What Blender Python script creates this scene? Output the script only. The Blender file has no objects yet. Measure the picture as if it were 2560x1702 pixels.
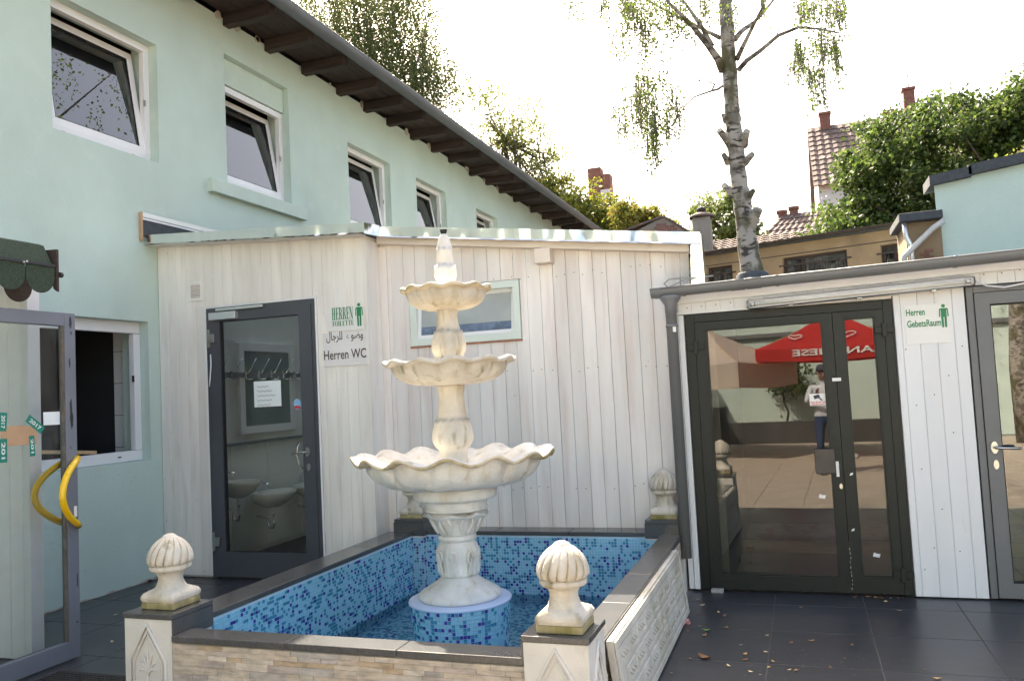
import bpy, math, random
import numpy as np
from mathutils import Vector, Matrix

# ------------------------------------------------------------------ camera, sky, sun, exposure
sc = bpy.context.scene
COL = sc.collection
random.seed(7)
RNG = np.random.default_rng(7)

FOC, YAW, PIT, ROL = 1.60139, 0.33579, 0.06067, -0.05057
CAM = np.array([0.0, 0.0, 1.6])
_f = np.array([-math.sin(YAW)*math.cos(PIT), math.cos(YAW)*math.cos(PIT), math.sin(PIT)])
_r = np.array([math.cos(YAW), math.sin(YAW), 0.0])
_u = np.cross(_r, _f)
_r2 = math.cos(ROL)*_r + math.sin(ROL)*_u
_u2 = -math.sin(ROL)*_r + math.cos(ROL)*_u
cam_data = bpy.data.cameras.new('camera')
cam_data.lens = FOC*18.0
cam_data.sensor_width = 36.0
cam_data.clip_end = 2000.0
cam = bpy.data.objects.new('camera', cam_data)
COL.objects.link(cam)
cam.matrix_world = Matrix(((_r2[0], _u2[0], -_f[0], CAM[0]), (_r2[1], _u2[1], -_f[1], CAM[1]),
                           (_r2[2], _u2[2], -_f[2], CAM[2]), (0, 0, 0, 1)))
sc.camera = cam

SUN = Vector((-0.474, 0.785, 1.0)).normalized()      # direction towards the sun
world = bpy.data.worlds.new('World')
sc.world = world
world.use_nodes = True
wn = world.node_tree
wn.nodes.clear()
sky = wn.nodes.new('ShaderNodeTexSky')
sky.sky_type = 'NISHITA'
sky.sun_disc = False
sky.sun_elevation = math.asin(SUN.z)
sky.sun_rotation = math.atan2(SUN.x, SUN.y)
sky.air_density = 1.0
sky.dust_density = 6.0
sky.ozone_density = 0.2
bg = wn.nodes.new('ShaderNodeBackground')
bg.inputs['Strength'].default_value = 0.15
wo = wn.nodes.new('ShaderNodeOutputWorld')
wn.links.new(sky.outputs[0], bg.inputs[0])
wn.links.new(bg.outputs[0], wo.inputs[0])

sl = bpy.data.lights.new('sun', 'SUN')
sl.energy = 4.6
sl.angle = math.radians(0.5)
sl.color = (1.0, 0.95, 0.87)
so = bpy.data.objects.new('sun', sl)
COL.objects.link(so)
so.rotation_euler = SUN.to_track_quat('Z', 'Y').to_euler()
so.location = (-10, 20, 30)

sc.view_settings.view_transform = 'Standard'
sc.view_settings.look = 'None'
sc.view_settings.gamma = 1.0
sc.view_settings.exposure = 2.1
sc.view_settings.use_white_balance = True
sc.view_settings.white_balance_temperature = 7300
sc.view_settings.white_balance_tint = 10
sc.cycles.use_denoising = True
sc.cycles.max_bounces = 10
sc.cycles.diffuse_bounces = 5
sc.cycles.glossy_bounces = 5
sc.cycles.transmission_bounces = 8
sc.cycles.transparent_max_bounces = 16
sc.cycles.caustics_reflective = False
sc.cycles.caustics_refractive = False
sc.cycles.sample_clamp_indirect = 8.0

# ------------------------------------------------------------------ survey helpers (photo point -> place on a known plane)
def _ray(x, y):
    return _r2*((x-1280)/1280) - _u2*((y-851)/1280) + _f*FOC
def onX(x, y, X):
    d = _ray(x, y); return CAM + d*(X/d[0])
def onY(x, y, Y):
    d = _ray(x, y); return CAM + d*(Y/d[1])
def onZ(x, y, z):
    d = _ray(x, y); return CAM + d*((z-1.6)/d[2])

# ------------------------------------------------------------------ materials
MATS = {}
def mat(name, col, rough=0.6, metal=0.0, var=0.1, vs=3.0, st=(1, 1, 1), bump=0.0, bs=40.0, bst=None,
        dirt=None, rand=0.0, spec=0.5, dirt2=None, coat=0.0, transl=0.0):
    if name in MATS: return MATS[name]
    m = bpy.data.materials.new(name); m.use_nodes = True
    N = m.node_tree.nodes; L = m.node_tree.links
    b = N['Principled BSDF']
    b.inputs['Roughness'].default_value = rough
    b.inputs['Metallic'].default_value = metal
    b.inputs['Specular IOR Level'].default_value = spec
    if coat: b.inputs['Coat Weight'].default_value = coat
    geo = N.new('ShaderNodeNewGeometry')
    def noise(scale, stretch, detail=5.0):
        mp = N.new('ShaderNodeMapping'); mp.inputs['Scale'].default_value = stretch
        L.new(geo.outputs['Position'], mp.inputs['Vector'])
        n = N.new('ShaderNodeTexNoise'); n.inputs['Scale'].default_value = scale
        n.inputs['Detail'].default_value = detail
        L.new(mp.outputs[0], n.inputs['Vector'])
        return n
    n1 = noise(vs, st)
    mr = N.new('ShaderNodeMapRange')
    mr.inputs['From Min'].default_value = 0.3; mr.inputs['From Max'].default_value = 0.7
    mr.inputs['To Min'].default_value = 1-var; mr.inputs['To Max'].default_value = 1+var
    L.new(n1.outputs['Fac'], mr.inputs['Value'])
    val = mr.outputs[0]
    if rand:
        oi = N.new('ShaderNodeObjectInfo')
        r2 = N.new('ShaderNodeMapRange'); r2.inputs['To Min'].default_value = 1-rand; r2.inputs['To Max'].default_value = 1+rand
        L.new(oi.outputs['Random'], r2.inputs['Value'])
        mu = N.new('ShaderNodeMath'); mu.operation = 'MULTIPLY'
        L.new(val, mu.inputs[0]); L.new(r2.outputs[0], mu.inputs[1]); val = mu.outputs[0]
    vm = N.new('ShaderNodeVectorMath'); vm.operation = 'SCALE'
    vm.inputs[0].default_value = col[:3]
    L.new(val, vm.inputs['Scale'])
    out = vm.outputs[0]
    for d in (dirt, dirt2):
        if d:
            dc, dsc, lo, hi, dst, amt = d
            nd = noise(dsc, dst, 7.0)
            r = N.new('ShaderNodeMapRange'); r.inputs['From Min'].default_value = lo; r.inputs['From Max'].default_value = hi
            r.inputs['To Max'].default_value = amt
            L.new(nd.outputs['Fac'], r.inputs['Value'])
            mx = N.new('ShaderNodeMix'); mx.data_type = 'RGBA'
            L.new(r.outputs[0], mx.inputs[0]); L.new(out, mx.inputs[6]); mx.inputs[7].default_value = (*dc, 1)
            out = mx.outputs[2]
    L.new(out, b.inputs['Base Color'])
    if bump:
        nb = noise(bs, bst or (1, 1, 1), 6.0)
        bp = N.new('ShaderNodeBump'); bp.inputs['Strength'].default_value = bump; bp.inputs['Distance'].default_value = 0.01
        L.new(nb.outputs['Fac'], bp.inputs['Height'])
        L.new(bp.outputs[0], b.inputs['Normal'])
    if transl:
        tr = N.new('ShaderNodeBsdfTranslucent'); L.new(out, tr.inputs['Color'])
        ms = N.new('ShaderNodeMixShader'); ms.inputs[0].default_value = transl
        o = N['Material Output']
        L.new(b.outputs[0], ms.inputs[1]); L.new(tr.outputs[0], ms.inputs[2]); L.new(ms.outputs[0], o.inputs['Surface'])
    MATS[name] = m
    return m

def glass_mat(name, tint=(0.9, 0.95, 0.93), ior=1.75, rough=0.0, dust=0.0):
    """thin window pane: clear or tinted see-through with a Fresnel mirror on top"""
    if name in MATS: return MATS[name]
    m = bpy.data.materials.new(name); m.use_nodes = True
    N = m.node_tree.nodes; L = m.node_tree.links
    N.clear()
    o = N.new('ShaderNodeOutputMaterial')
    t = N.new('ShaderNodeBsdfTransparent'); t.inputs[0].default_value = (*tint, 1)
    g = N.new('ShaderNodeBsdfGlossy'); g.inputs['Roughness'].default_value = rough
    fr = N.new('ShaderNodeFresnel'); fr.inputs['IOR'].default_value = ior
    mx = N.new('ShaderNodeMixShader')
    L.new(fr.outputs[0], mx.inputs[0]); L.new(t.outputs[0], mx.inputs[1]); L.new(g.outputs[0], mx.inputs[2])
    last = mx.outputs[0]
    if dust:
        d = N.new('ShaderNodeBsdfDiffuse'); d.inputs[0].default_value = (0.7, 0.7, 0.68, 1)
        geo = N.new('ShaderNodeNewGeometry'); n = N.new('ShaderNodeTexNoise'); n.inputs['Scale'].default_value = 6; n.inputs['Detail'].default_value = 8
        L.new(geo.outputs['Position'], n.inputs['Vector'])
        r = N.new('ShaderNodeMapRange'); r.inputs['From Min'].default_value = .35; r.inputs['From Max'].default_value = .75; r.inputs['To Max'].default_value = dust
        L.new(n.outputs['Fac'], r.inputs['Value'])
        m2 = N.new('ShaderNodeMixShader'); L.new(r.outputs[0], m2.inputs[0]); L.new(last, m2.inputs[1]); L.new(d.outputs[0], m2.inputs[2])
        last = m2.outputs[0]
    L.new(last, o.inputs['Surface'])
    MATS[name] = m
    return m

# ------------------------------------------------------------------ mesh collector
WLOC = {}
class MB:
    def __init__(s): s.v = []; s.f = []; s.m = []; s.s = []
    def add(s, vs, fs, mi=0, smooth=False):
        o = len(s.v); s.v.extend([tuple(float(c) for c in p) for p in vs])
        for f in fs: s.f.append(tuple(i+o for i in f)); s.m.append(mi); s.s.append(smooth)
        return s
    def box(s, x0, x1, y0, y1, z0, z1, mi=0):
        vs = [(x0,y0,z0),(x1,y0,z0),(x1,y1,z0),(x0,y1,z0),(x0,y0,z1),(x1,y0,z1),(x1,y1,z1),(x0,y1,z1)]
        return s.add(vs, [(0,3,2,1),(4,5,6,7),(0,1,5,4),(1,2,6,5),(2,3,7,6),(3,0,4,7)], mi)
    def hexa(s, vs, mi=0):
        return s.add(vs, [(0,3,2,1),(4,5,6,7),(0,1,5,4),(1,2,6,5),(2,3,7,6),(3,0,4,7)], mi)
    def obox(s, c, a, b, n, mi=0):
        c, a, b, n = map(np.array, (c, a, b, n))
        return s.hexa([c-a-b-n, c+a-b-n, c+a+b-n, c-a+b-n, c-a-b+n, c+a-b+n, c+a+b+n, c-a+b+n], mi)
    def bar(s, p, q, w, h, up=(0, 0, 1), mi=0):
        p = np.array(p, float); q = np.array(q, float); d = q-p; L = np.linalg.norm(d); d /= L
        u = np.array(up, float); r = np.cross(d, u); r /= np.linalg.norm(r); u = np.cross(r, d)
        return s.obox((p+q)/2, d*L/2, r*w/2, u*h/2, mi)
    def prism(s, pts, ext, mi=0):
        """extrude a planar outline by a vector"""
        n = len(pts); e = np.array(ext, float); a = [np.array(p, float) for p in pts]
        vs = a + [p+e for p in a]
        fs = [tuple(range(n))[::-1], tuple(range(n, 2*n))] + [(i, (i+1) % n, n+(i+1) % n, n+i) for i in range(n)]
        return s.add(vs, fs, mi)
    def tube(s, path, r, n=8, mi=0, caps=True, smooth=True):
        P = [np.array(p, float) for p in path]; k = len(P)
        R = r if hasattr(r, '__len__') else [r]*k
        up = np.array([0.0, 0, 1]); vs = []; fs = []
        prev = None
        for i in range(k):
            d = P[min(i+1, k-1)]-P[max(i-1, 0)]; d = d/(np.linalg.norm(d)+1e-9)
            if prev is None:
                a = np.cross(d, up)
                if np.linalg.norm(a) < 1e-3: a = np.cross(d, np.array([1.0, 0, 0]))
            else:
                a = prev - d*np.dot(prev, d)
            a = a/(np.linalg.norm(a)+1e-9); prev = a
            b = np.cross(d, a)
            for j in range(n):
                t = 2*math.pi*j/n
                vs.append(P[i]+R[i]*(a*math.cos(t)+b*math.sin(t)))
        for i in range(k-1):
            for j in range(n):
                fs.append((i*n+j, i*n+(j+1) % n, (i+1)*n+(j+1) % n, (i+1)*n+j))
        s.add(vs, fs, mi, smooth)
        if caps:
            o = len(s.v)-k*n
            s.f.append(tuple(o+j for j in range(n))[::-1]); s.m.append(mi); s.s.append(False)
            s.f.append(tuple(o+(k-1)*n+j for j in range(n))); s.m.append(mi); s.s.append(False)
        return s
    def lathe(s, cx, cy, prof, n=48, fn=None, mi=0, smooth=True, mfn=None):
        """prof: (r, z) list bottom to top; fn(theta, t, r, z, i) -> (r, z)"""
        vs = []; k = len(prof)
        for i, (r, z) in enumerate(prof):
            for j in range(n):
                t = 2*math.pi*j/n; rr, zz, tt = r, z, t
                if fn:
                    q = fn(t, i/(k-1), r, z, i); rr, zz = q[0], q[1]
                    if len(q) > 2: tt = q[2]
                vs.append((cx+rr*math.cos(tt), cy+rr*math.sin(tt), zz))
        fs = [(i*n+j, i*n+(j+1) % n, (i+1)*n+(j+1) % n, (i+1)*n+j) for i in range(k-1) for j in range(n)]
        s.add(vs, fs, mi, smooth)
        if mfn: s.m[-len(fs):] = [mfn(i, j) for i in range(k-1) for j in range(n)]
        o = len(s.v)-k*n
        if prof[0][0] > 1e-4: s.f.append(tuple(o+j for j in range(n))[::-1]); s.m.append(mi); s.s.append(False)
        if prof[-1][0] > 1e-4: s.f.append(tuple(o+(k-1)*n+j for j in range(n))); s.m.append(mi); s.s.append(False)
        return s
    def build(s, name, mats, parent=None, bevel=0.0, label=None, cat=None, group=None, kind=None):
        if not isinstance(mats, (list, tuple)): mats = [mats]
        V = np.array(s.v, dtype=np.float64)
        base = np.array([(V[:, 0].min()+V[:, 0].max())/2, (V[:, 1].min()+V[:, 1].max())/2, V[:, 2].min()])
        me = bpy.data.meshes.new(name)
        me.from_pydata([tuple(p) for p in (V-base)], [], s.f)
        for m in mats: me.materials.append(m)
        me.polygons.foreach_set('material_index', s.m)
        me.polygons.foreach_set('use_smooth', s.s)
        me.update()
        return link(name, me, base, parent, bevel, label, cat, group, kind)

def link(name, me, base, parent=None, bevel=0.0, label=None, cat=None, group=None, kind=None):
    o = bpy.data.objects.new(name, me); COL.objects.link(o)
    WLOC[o.name] = np.array(base, float)
    if parent is not None:
        o.parent = parent; o.location = tuple(np.array(base)-WLOC[parent.name])
    else:
        o.location = tuple(base)
    if bevel:
        md = o.modifiers.new('bevel', 'BEVEL'); md.width = bevel; md.segments = 2; md.limit_method = 'ANGLE'
        md.harden_normals = False
    tag(o, label, cat, group, kind)
    return o
def tag(o, label=None, cat=None, group=None, kind=None):
    if label: o['label'] = label
    if cat: o['category'] = cat
    if group: o['group'] = group
    if kind: o['kind'] = kind
    return o
def thing(name, label, cat, loc, group=None):
    o = bpy.data.objects.new(name, None); COL.objects.link(o); o.location = loc; o.empty_display_size = 0.1
    WLOC[o.name] = np.array(loc, float)
    return tag(o, label, cat, group)
def copy_tree(o, parent=None, loc=None, rotz=None, label=None):
    c = o.copy(); COL.objects.link(c)
    WLOC[c.name] = np.array(loc if loc is not None else WLOC[o.name], float)
    c.parent = parent
    if loc is not None: c.location = loc
    if rotz is not None: c.rotation_euler = (0, 0, rotz)
    if label: c['label'] = label
    for ch in [x for x in o.children]:
        copy_tree(ch, c)
    return c
def shared(name, me, loc, parent, rot=None):
    """another object on the same mesh"""
    o = bpy.data.objects.new(name, me); COL.objects.link(o)
    WLOC[o.name] = np.array(loc, float)
    if parent is not None: o.parent = parent; o.location = tuple(np.array(loc)-WLOC[parent.name])
    else: o.location = tuple(loc)
    if rot is not None: o.rotation_euler = rot
    return o

def wall_holes(mb, P, U, V, Nn, w, h, holes, th, mi=0, mr=None):
    """flat wall from corner P along unit U (length w) and V (height h), outward normal Nn, thickness th behind it, with openings"""
    P, U, V, Nn = map(lambda a: np.array(a, float), (P, U, V, Nn))
    us = sorted({0, w, *[a for q in holes for a in q[:2]]}); vs = sorted({0, h, *[a for q in holes for a in q[2:]]})
    us = [u for u in us if 0 <= u <= w]; vs = [v for v in vs if 0 <= v <= h]
    inside = lambda u, v: any(a < u < b and c < v < d for a, b, c, d in holes)
    pt = lambda u, v, k: P+U*u+V*v-Nn*k
    flip = np.dot(np.cross(U, V), Nn) < 0
    def quad(a, b, c, d, m):
        mb.add([a, b, c, d], [(3, 2, 1, 0) if flip else (0, 1, 2, 3)], m)
    for i in range(len(us)-1):
        for j in range(len(vs)-1):
            if inside((us[i]+us[i+1])/2, (vs[j]+vs[j+1])/2): continue
            a, b, c, d = us[i], us[i+1], vs[j], vs[j+1]
            quad(pt(a, c, 0), pt(b, c, 0), pt(b, d, 0), pt(a, d, 0), mi)
            quad(pt(b, c, th), pt(a, c, th), pt(a, d, th), pt(b, d, th), mi)
    mr = mi if mr is None else mr
    for a, b, c, d in holes:
        quad(pt(a, c, 0), pt(a, d, 0), pt(a, d, th), pt(a, c, th), mr)
        quad(pt(b, d, 0), pt(b, c, 0), pt(b, c, th), pt(b, d, th), mr)
        quad(pt(b, c, 0), pt(a, c, 0), pt(a, c, th), pt(b, c, th), mr)
        quad(pt(a, d, 0), pt(b, d, 0), pt(b, d, th), pt(a, d, th), mr)
    quad(pt(0, 0, 0), pt(0, 0, th), pt(0, h, th), pt(0, h, 0), mi); quad(pt(w, 0, th), pt(w, 0, 0), pt(w, h, 0), pt(w, h, th), mi)
    quad(pt(0, h, 0), pt(0, h, th), pt(w, h, th), pt(w, h, 0), mi)
    return mb

# ------------------------------------------------------------------ lettering (built-in face, turned into flat meshes)
def text_geo(s, bold=0.0):
    cu = bpy.data.curves.new('lettering', 'FONT'); cu.body = s; cu.offset = bold; cu.extrude = 0.0; cu.resolution_u = 3
    ob = bpy.data.objects.new('lettering', cu); COL.objects.link(ob)
    bpy.context.view_layer.update()
    me = bpy.data.meshes.new_from_object(ob.evaluated_get(bpy.context.evaluated_depsgraph_get()))
    v = np.array([x.co[:] for x in me.vertices]) if len(me.vertices) else np.zeros((0, 3))
    f = [tuple(p.vertices) for p in me.polygons]
    bpy.data.objects.remove(ob); bpy.data.curves.remove(cu); bpy.data.meshes.remove(me)
    return v, f
TXT = {k: text_geo(s, b) for k, (s, b) in {
    'wc': ('Herren WC', 0.012), 'herren': ('Herren', 0.022), 'gebet': ('GebetsRaum', 0.02), '2017': ('2017', 0.02),
    '201': ('201', 0.02), 'lang': ('LANGNESE', 0.02), 'cctv1': ('Dieser Bereich wird', 0.02), 'cctv2': ('videoüberwacht !', 0.02),
    'arab': ('\ufedd\ufe8e\ufe9f\ufeae\ufee0\ufedf  \ufe80 \ufeee\ufec0\ufeed', 0.01)}.items()}
def put_text(key, org, right, up, width, height, mi_mb, mi=0, lift=0.0015):
    """lay a word into the rectangle org + right*width + up*height"""
    v, f = TXT[key]
    if not len(v): return
    lo, hi = v[:, :2].min(0), v[:, :2].max(0)
    R, U = np.array(right, float), np.array(up, float); Nn = np.cross(R, U)
    pts = [np.array(org)+R*((p[0]-lo[0])/(hi[0]-lo[0])*width)+U*((p[1]-lo[1])/(hi[1]-lo[1])*height)+Nn*lift for p in v]
    mi_mb.add(pts, f, mi)

def didone(ch):
    """bold high-contrast serif capitals on a unit-high cell: (width, list of outlines)"""
    T, h = 0.2, 0.045
    R = lambda x0, x1, y0, y1: [(x0, y0), (x1, y0), (x1, y1), (x0, y1)]
    stem = lambda x: [R(x, x+T, 0, 1), R(x-.07, x, 0, h), R(x+T, x+T+.07, 0, h), R(x-.07, x, 1-h, 1), R(x+T, x+T+.07, 1-h, 1)]
    def ring(cx, cy, a, b, ta, tb, t0=0, t1=2*math.pi, n=20):
        o = []
        for k in range(n):
            p, q = t0+(t1-t0)*k/n, t0+(t1-t0)*(k+1)/n
            o.append([(cx+a*math.cos(p), cy+b*math.sin(p)), (cx+a*math.cos(q), cy+b*math.sin(q)),
                      (cx+(a-ta)*math.cos(q), cy+(b-tb)*math.sin(q)), (cx+(a-ta)*math.cos(p), cy+(b-tb)*math.sin(p))])
        return o
    if ch == 'H': return .80, stem(.08)+stem(.46)+[R(.28, .46, .48, .48+h)]
    if ch == 'E': return .62, stem(.08)+[R(.28, .56, 0, h), R(.28, .56, 1-h, 1), R(.28, .44, .48, .48+h), [(.48, h), (.56, h), (.56, .27)], [(.56, 1-h), (.48, 1-h), (.56, .73)], [(.40, .38), (.45, .38), (.45, .62), (.40, .62)]]
    if ch == 'R': return .74, stem(.08)+ring(.32, .745, .28, .255, .15, .05, -math.pi/2, math.pi/2)+[R(.28, .34, 1-h, 1), R(.28, .34, .49, .49+h), [(.34, .5), (.50, .0), (.70, .0), (.52, .5)]]
    if ch == 'N': return .80, [R(.10, .15, 0, 1), R(.60, .65, 0, 1), [(.02, 1), (.25, 1), (.65, 0), (.48, 0)], R(.03, .24, 0, h), R(.52, .74, 1-h, 1)]
    if ch == 'T': return .66, [R(.23, .43, 0, 1), R(.02, .64, 1-h, 1), R(.15, .51, 0, h), [(.02, 1-h), (.10, 1-h), (.02, .72)], [(.56, 1-h), (.64, 1-h), (.64, .72)]]
    if ch == 'O': return .74, ring(.36, .5, .34, .51, .19, .05)
    if ch == 'I': return .38, stem(.09)
    if ch == 'L': return .58, stem(.08)+[R(.28, .54, 0, h), [(.46, h), (.54, h), (.54, .30)]]
def put_didone(word, org, right, up, width, height, mb, mi=0, lift=0.0015):
    W = sum(didone(c)[0] for c in word); x = 0
    R, U = np.array(right, float), np.array(up, float); Nn = np.cross(R, U)
    for c in word:
        w, polys = didone(c)
        for p in polys:
            mb.add([np.array(org)+R*((x+a)/W*width)+U*(b*height)+Nn*lift for a, b in p], [tuple(range(len(p)))], mi)
        x += w
def pictogram(org, right, up, h, mb, mi=0, lift=0.0015):
    """standing man sign, h tall"""
    R, U = np.array(right, float), np.array(up, float); Nn = np.cross(R, U); o = np.array(org)+Nn*lift
    P = lambda pts: mb.add([o+R*(a*h)+U*(b*h) for a, b in pts], [tuple(range(len(pts)))], mi)
    P([(.0+.075*math.cos(t), .92+.075*math.sin(t)) for t in np.linspace(0, 2*math.pi, 16, endpoint=False)])
    P([(-.17, .78), (-.13, .82), (.13, .82), (.17, .78), (.11, .74), (-.11, .74)])
    P([(-.11, .74), (.11, .74), (.11, .44), (-.11, .44)])
    for sx in (-1, 1):
        P([(sx*a, b) for a, b in ([(.13, .78), (.17, .78), (.19, .46), (.14, .46)] if sx > 0 else [(.14, .46), (.19, .46), (.17, .78), (.13, .78)])])
        P([(sx*a, b) for a, b in ([(.015, .0), (.095, .0), (.11, .44), (.015, .44)] if sx > 0 else [(.015, .44), (.11, .44), (.095, 0), (.015, 0)])])

# ------------------------------------------------------------------ material library
M = {}
M['mint'] = mat('mint_render', (.52, .64, .58), .85, var=.05, vs=1.3, bump=.25, bs=55,
                dirt=((.40, .47, .41), 2.2, .54, .78, (1.2, 1.2, .6), .22), dirt2=((.58, .68, .62), 5, .58, .72, (1, 1, 1), .45))
M['mint_trim'] = mat('mint_trim', (.54, .655, .585), .8, var=.04, vs=4, bump=.08, bs=60)
M['pvc'] = mat('white_pvc', (.78, .78, .79), .35, var=.02, vs=3)
M['plank'] = mat('painted_board', (.77, .745, .70), .62, var=.09, vs=2.2, st=(3, 3, .35), bump=.10, bs=30, bst=(2, 2, .12), rand=.07,
                 dirt=((.58, .52, .46), 5, .54, .78, (2.2, 2.2, .3), .6), dirt2=((.32, .27, .24), 26, .70, .80, (1, 1, 1), .7))
M['plank_rose'] = mat('worn_painted_board', (.77, .735, .705), .62, var=.10, vs=2.0, st=(3, 3, .35), bump=.12, bs=30, bst=(2, 2, .12), rand=.075,
                      dirt=((.60, .47, .42), 4, .52, .78, (2.6, 2.6, .22), .65), dirt2=((.33, .27, .25), 24, .70, .80, (1, 1, 1), .7))
M['plank_white'] = mat('clean_white_board', (.77, .775, .78), .55, var=.03, vs=2.2, st=(3, 3, .35), bump=.05, bs=30, bst=(2, 2, .12), rand=.02,
                       dirt=((.55, .50, .45), 9, .66, .82, (1.5, 1.5, .4), .5))
M['backing'] = mat('reddish_board_back', (.60, .45, .38), .8, var=.2, vs=5)
M['timber'] = mat('pale_timber', (.70, .62, .53), .7, var=.12, vs=3, st=(.4, 3, 3), bump=.1, bs=30, dirt=((.5, .36, .26), 7, .62, .8, (1, 1, 1), .6))
M['anthracite'] = mat('anthracite_frame', (.065, .072, .084), .42, var=.06, vs=4, bump=.03, bs=120)
M['green_black'] = mat('green_black_frame', (.010, .0145, .013), .42, var=.12, vs=6, bump=.14, bs=260, spec=.35, dirt=((.5, .5, .48), 40, .76, .79, (1, 1, 1), .8))
M['grey_frame'] = mat('mid_grey_frame', (.145, .15, .155), .45, var=.05, vs=4)
M['blue_grey'] = mat('blue_grey_frame', (.15, .165, .20), .45, var=.08, vs=4, dirt=((.03, .03, .03), 14, .72, .78, (1, 1, .5), .9))
M['scuff'] = mat('black_scuff', (.02, .022, .025), .6, var=.3, vs=30)
M['steel'] = mat('brushed_steel', (.46, .45, .43), .32, metal=1, var=.05)
M['chrome'] = mat('chrome', (.75, .75, .75), .08, metal=1, var=.02)
M['zinc'] = mat('weathered_zinc', (.15, .165, .185), .5, metal=.35, var=.12, vs=3, st=(1, .4, 1))
M['pvc_grey'] = mat('grey_plastic', (.19, .198, .208), .4, var=.05, vs=3)
def flashing_mat():
    m = mat('sheet_aluminium', (.80, .79, .77), .17, metal=1, var=.02)
    N = m.node_tree.nodes; L = m.node_tree.links; b = N['Principled BSDF']
    geo = N.new('ShaderNodeNewGeometry'); n = N.new('ShaderNodeTexNoise'); n.inputs['Scale'].default_value = 7.5; n.inputs['Detail'].default_value = .3
    mp = N.new('ShaderNodeMapping'); mp.inputs['Scale'].default_value = (1, 1, .55)
    L.new(geo.outputs['Position'], mp.inputs[0]); L.new(mp.outputs[0], n.inputs['Vector'])
    bp = N.new('ShaderNodeBump'); bp.inputs['Strength'].default_value = .8; bp.inputs['Distance'].default_value = .04
    L.new(n.outputs['Fac'], bp.inputs['Height']); L.new(bp.outputs[0], b.inputs['Normal'])
    return m
M['alu'] = flashing_mat()
M['alu_matt'] = mat('dull_aluminium', (.66, .67, .66), .4, metal=.8, var=.05)
M['felt'] = mat('roofing_felt', (.06, .068, .078), .9, var=.2, vs=20, bump=.3, bs=180)
M['dark_wood'] = mat('dark_stained_wood', (.036, .023, .018), .75, var=.4, vs=4, st=(3, .4, 3), bump=.3, bs=25, bst=(3, .3, 3),
                     dirt=((.10, .065, .045), 5, .60, .75, (3, .3, 3), .6))
M['rafter'] = mat('dark_rafter_wood', (.032, .021, .017), .75, var=.4, vs=4, st=(.4, 3, 3), bump=.35, bs=25, bst=(.3, 3, 3),
                  dirt=((.09, .06, .045), 5, .60, .75, (.3, 3, 3), .6), rand=.25)
M['mortar'] = mat('broken_plaster', (.46, .42, .36), .9, var=.25, vs=12, bump=.5, bs=40)
M['floor_tile'] = mat('anthracite_floor_tile', (.036, .039, .045), .34, var=.16, vs=3, st=(1, 3, 1), bump=.04, bs=140, rand=.08,
                      dirt=((.085, .082, .078), 3.5, .60, .80, (1, 2, 1), .5), dirt2=((.16, .14, .11), 60, .70, .78, (1, 1, 1), .6))
M['grout'] = mat('grey_grout', (.16, .155, .15), .9, var=.2, vs=10)
M['earth'] = mat('earth', (.12, .09, .06), .95, var=.3, vs=1)
M['granite'] = mat('black_granite', (.070, .071, .072), .20, var=.30, vs=130, dirt=((.15, .14, .13), 3, .52, .80, (1, 1, 1), .5))
M['concrete'] = mat('concrete', (.42, .40, .37), .9, var=.12, vs=4, bump=.2, bs=50)
STONE = ((.70, .64, .54), (.76, .745, .71))
M['stone_cream'] = mat('cream_cast_stone', (.57, .53, .46), .78, var=.14, vs=7, bump=.5, bs=70,
                       dirt=((.40, .33, .22), 6, .50, .74, (1.8, 1.8, .35), .8), dirt2=((.20, .175, .09), 9, .57, .70, (1.6, 1.6, .4), .8))
M['stone_white'] = mat('white_cast_stone', (.70, .68, .645), .76, var=.12, vs=7, bump=.45, bs=70,
                       dirt=((.52, .42, .29), 7, .52, .76, (2, 2, .35), .7), dirt2=((.33, .29, .19), 10, .59, .74, (1.5, 1.5, .4), .7))
M['stone_lip'] = mat('algae_stained_lip', (.62, .54, .40), .75, var=.15, vs=7, bump=.25, bs=70,
                     dirt=((.26, .19, .06), 5, .42, .60, (1, 1, .5), .85))
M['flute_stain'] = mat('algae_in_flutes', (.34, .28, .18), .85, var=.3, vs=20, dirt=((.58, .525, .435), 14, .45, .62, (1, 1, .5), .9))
M['moss'] = mat('mossy_stone', (.36, .31, .17), .85, var=.25, vs=14, bump=.4, bs=60, dirt=((.17, .15, .04), 12, .45, .65, (1, 1, .4), .85))
M['post_stone'] = mat('post_cast_stone', (.66, .63, .58), .78, var=.08, vs=5, bump=.22, bs=60,
                      dirt=((.45, .41, .36), 6, .58, .80, (1.5, 1.5, .6), .6))
M['panel_stone'] = mat('weathered_relief_stone', (.56, .53, .465), .8, var=.14, vs=6, bump=.3, bs=50,
                       dirt=((.34, .33, .22), 4, .50, .75, (1, 1, .6), .65))
LEDGE = [mat('ledge_stone_'+n, c, .8, var=.26, vs=14, st=(1, 1, 2.5), bump=.7, bs=38, bst=(.6, .6, 2.2), rand=.08) for n, c in
         (('sand', (.50, .42, .335)), ('rust', (.45, .34, .23)), ('grey', (.42, .375, .335)), ('pale', (.56, .485, .40)), ('mauve', (.44, .37, .32)))]
TILE = [mat('mosaic_light', (.25, .55, .71), .18, var=.08, vs=40), mat('mosaic_teal', (.048, .26, .42), .18, var=.15, vs=40),
        mat('mosaic_violet', (.05, .045, .30), .18, var=.15, vs=40), mat('mosaic_grout', (.46, .63, .77), .8, var=.06, vs=20)]
M['blue_render'] = mat('pale_blue_render', (.50, .60, .80), .8, var=.05, vs=6, bump=.1, bs=60)
M['glass'] = glass_mat('window_glass', (.80, .86, .84), 2.3)
M['glass_door'] = glass_mat('dark_door_glass', (.45, .47, .43), 1.95, dust=.02)
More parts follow.
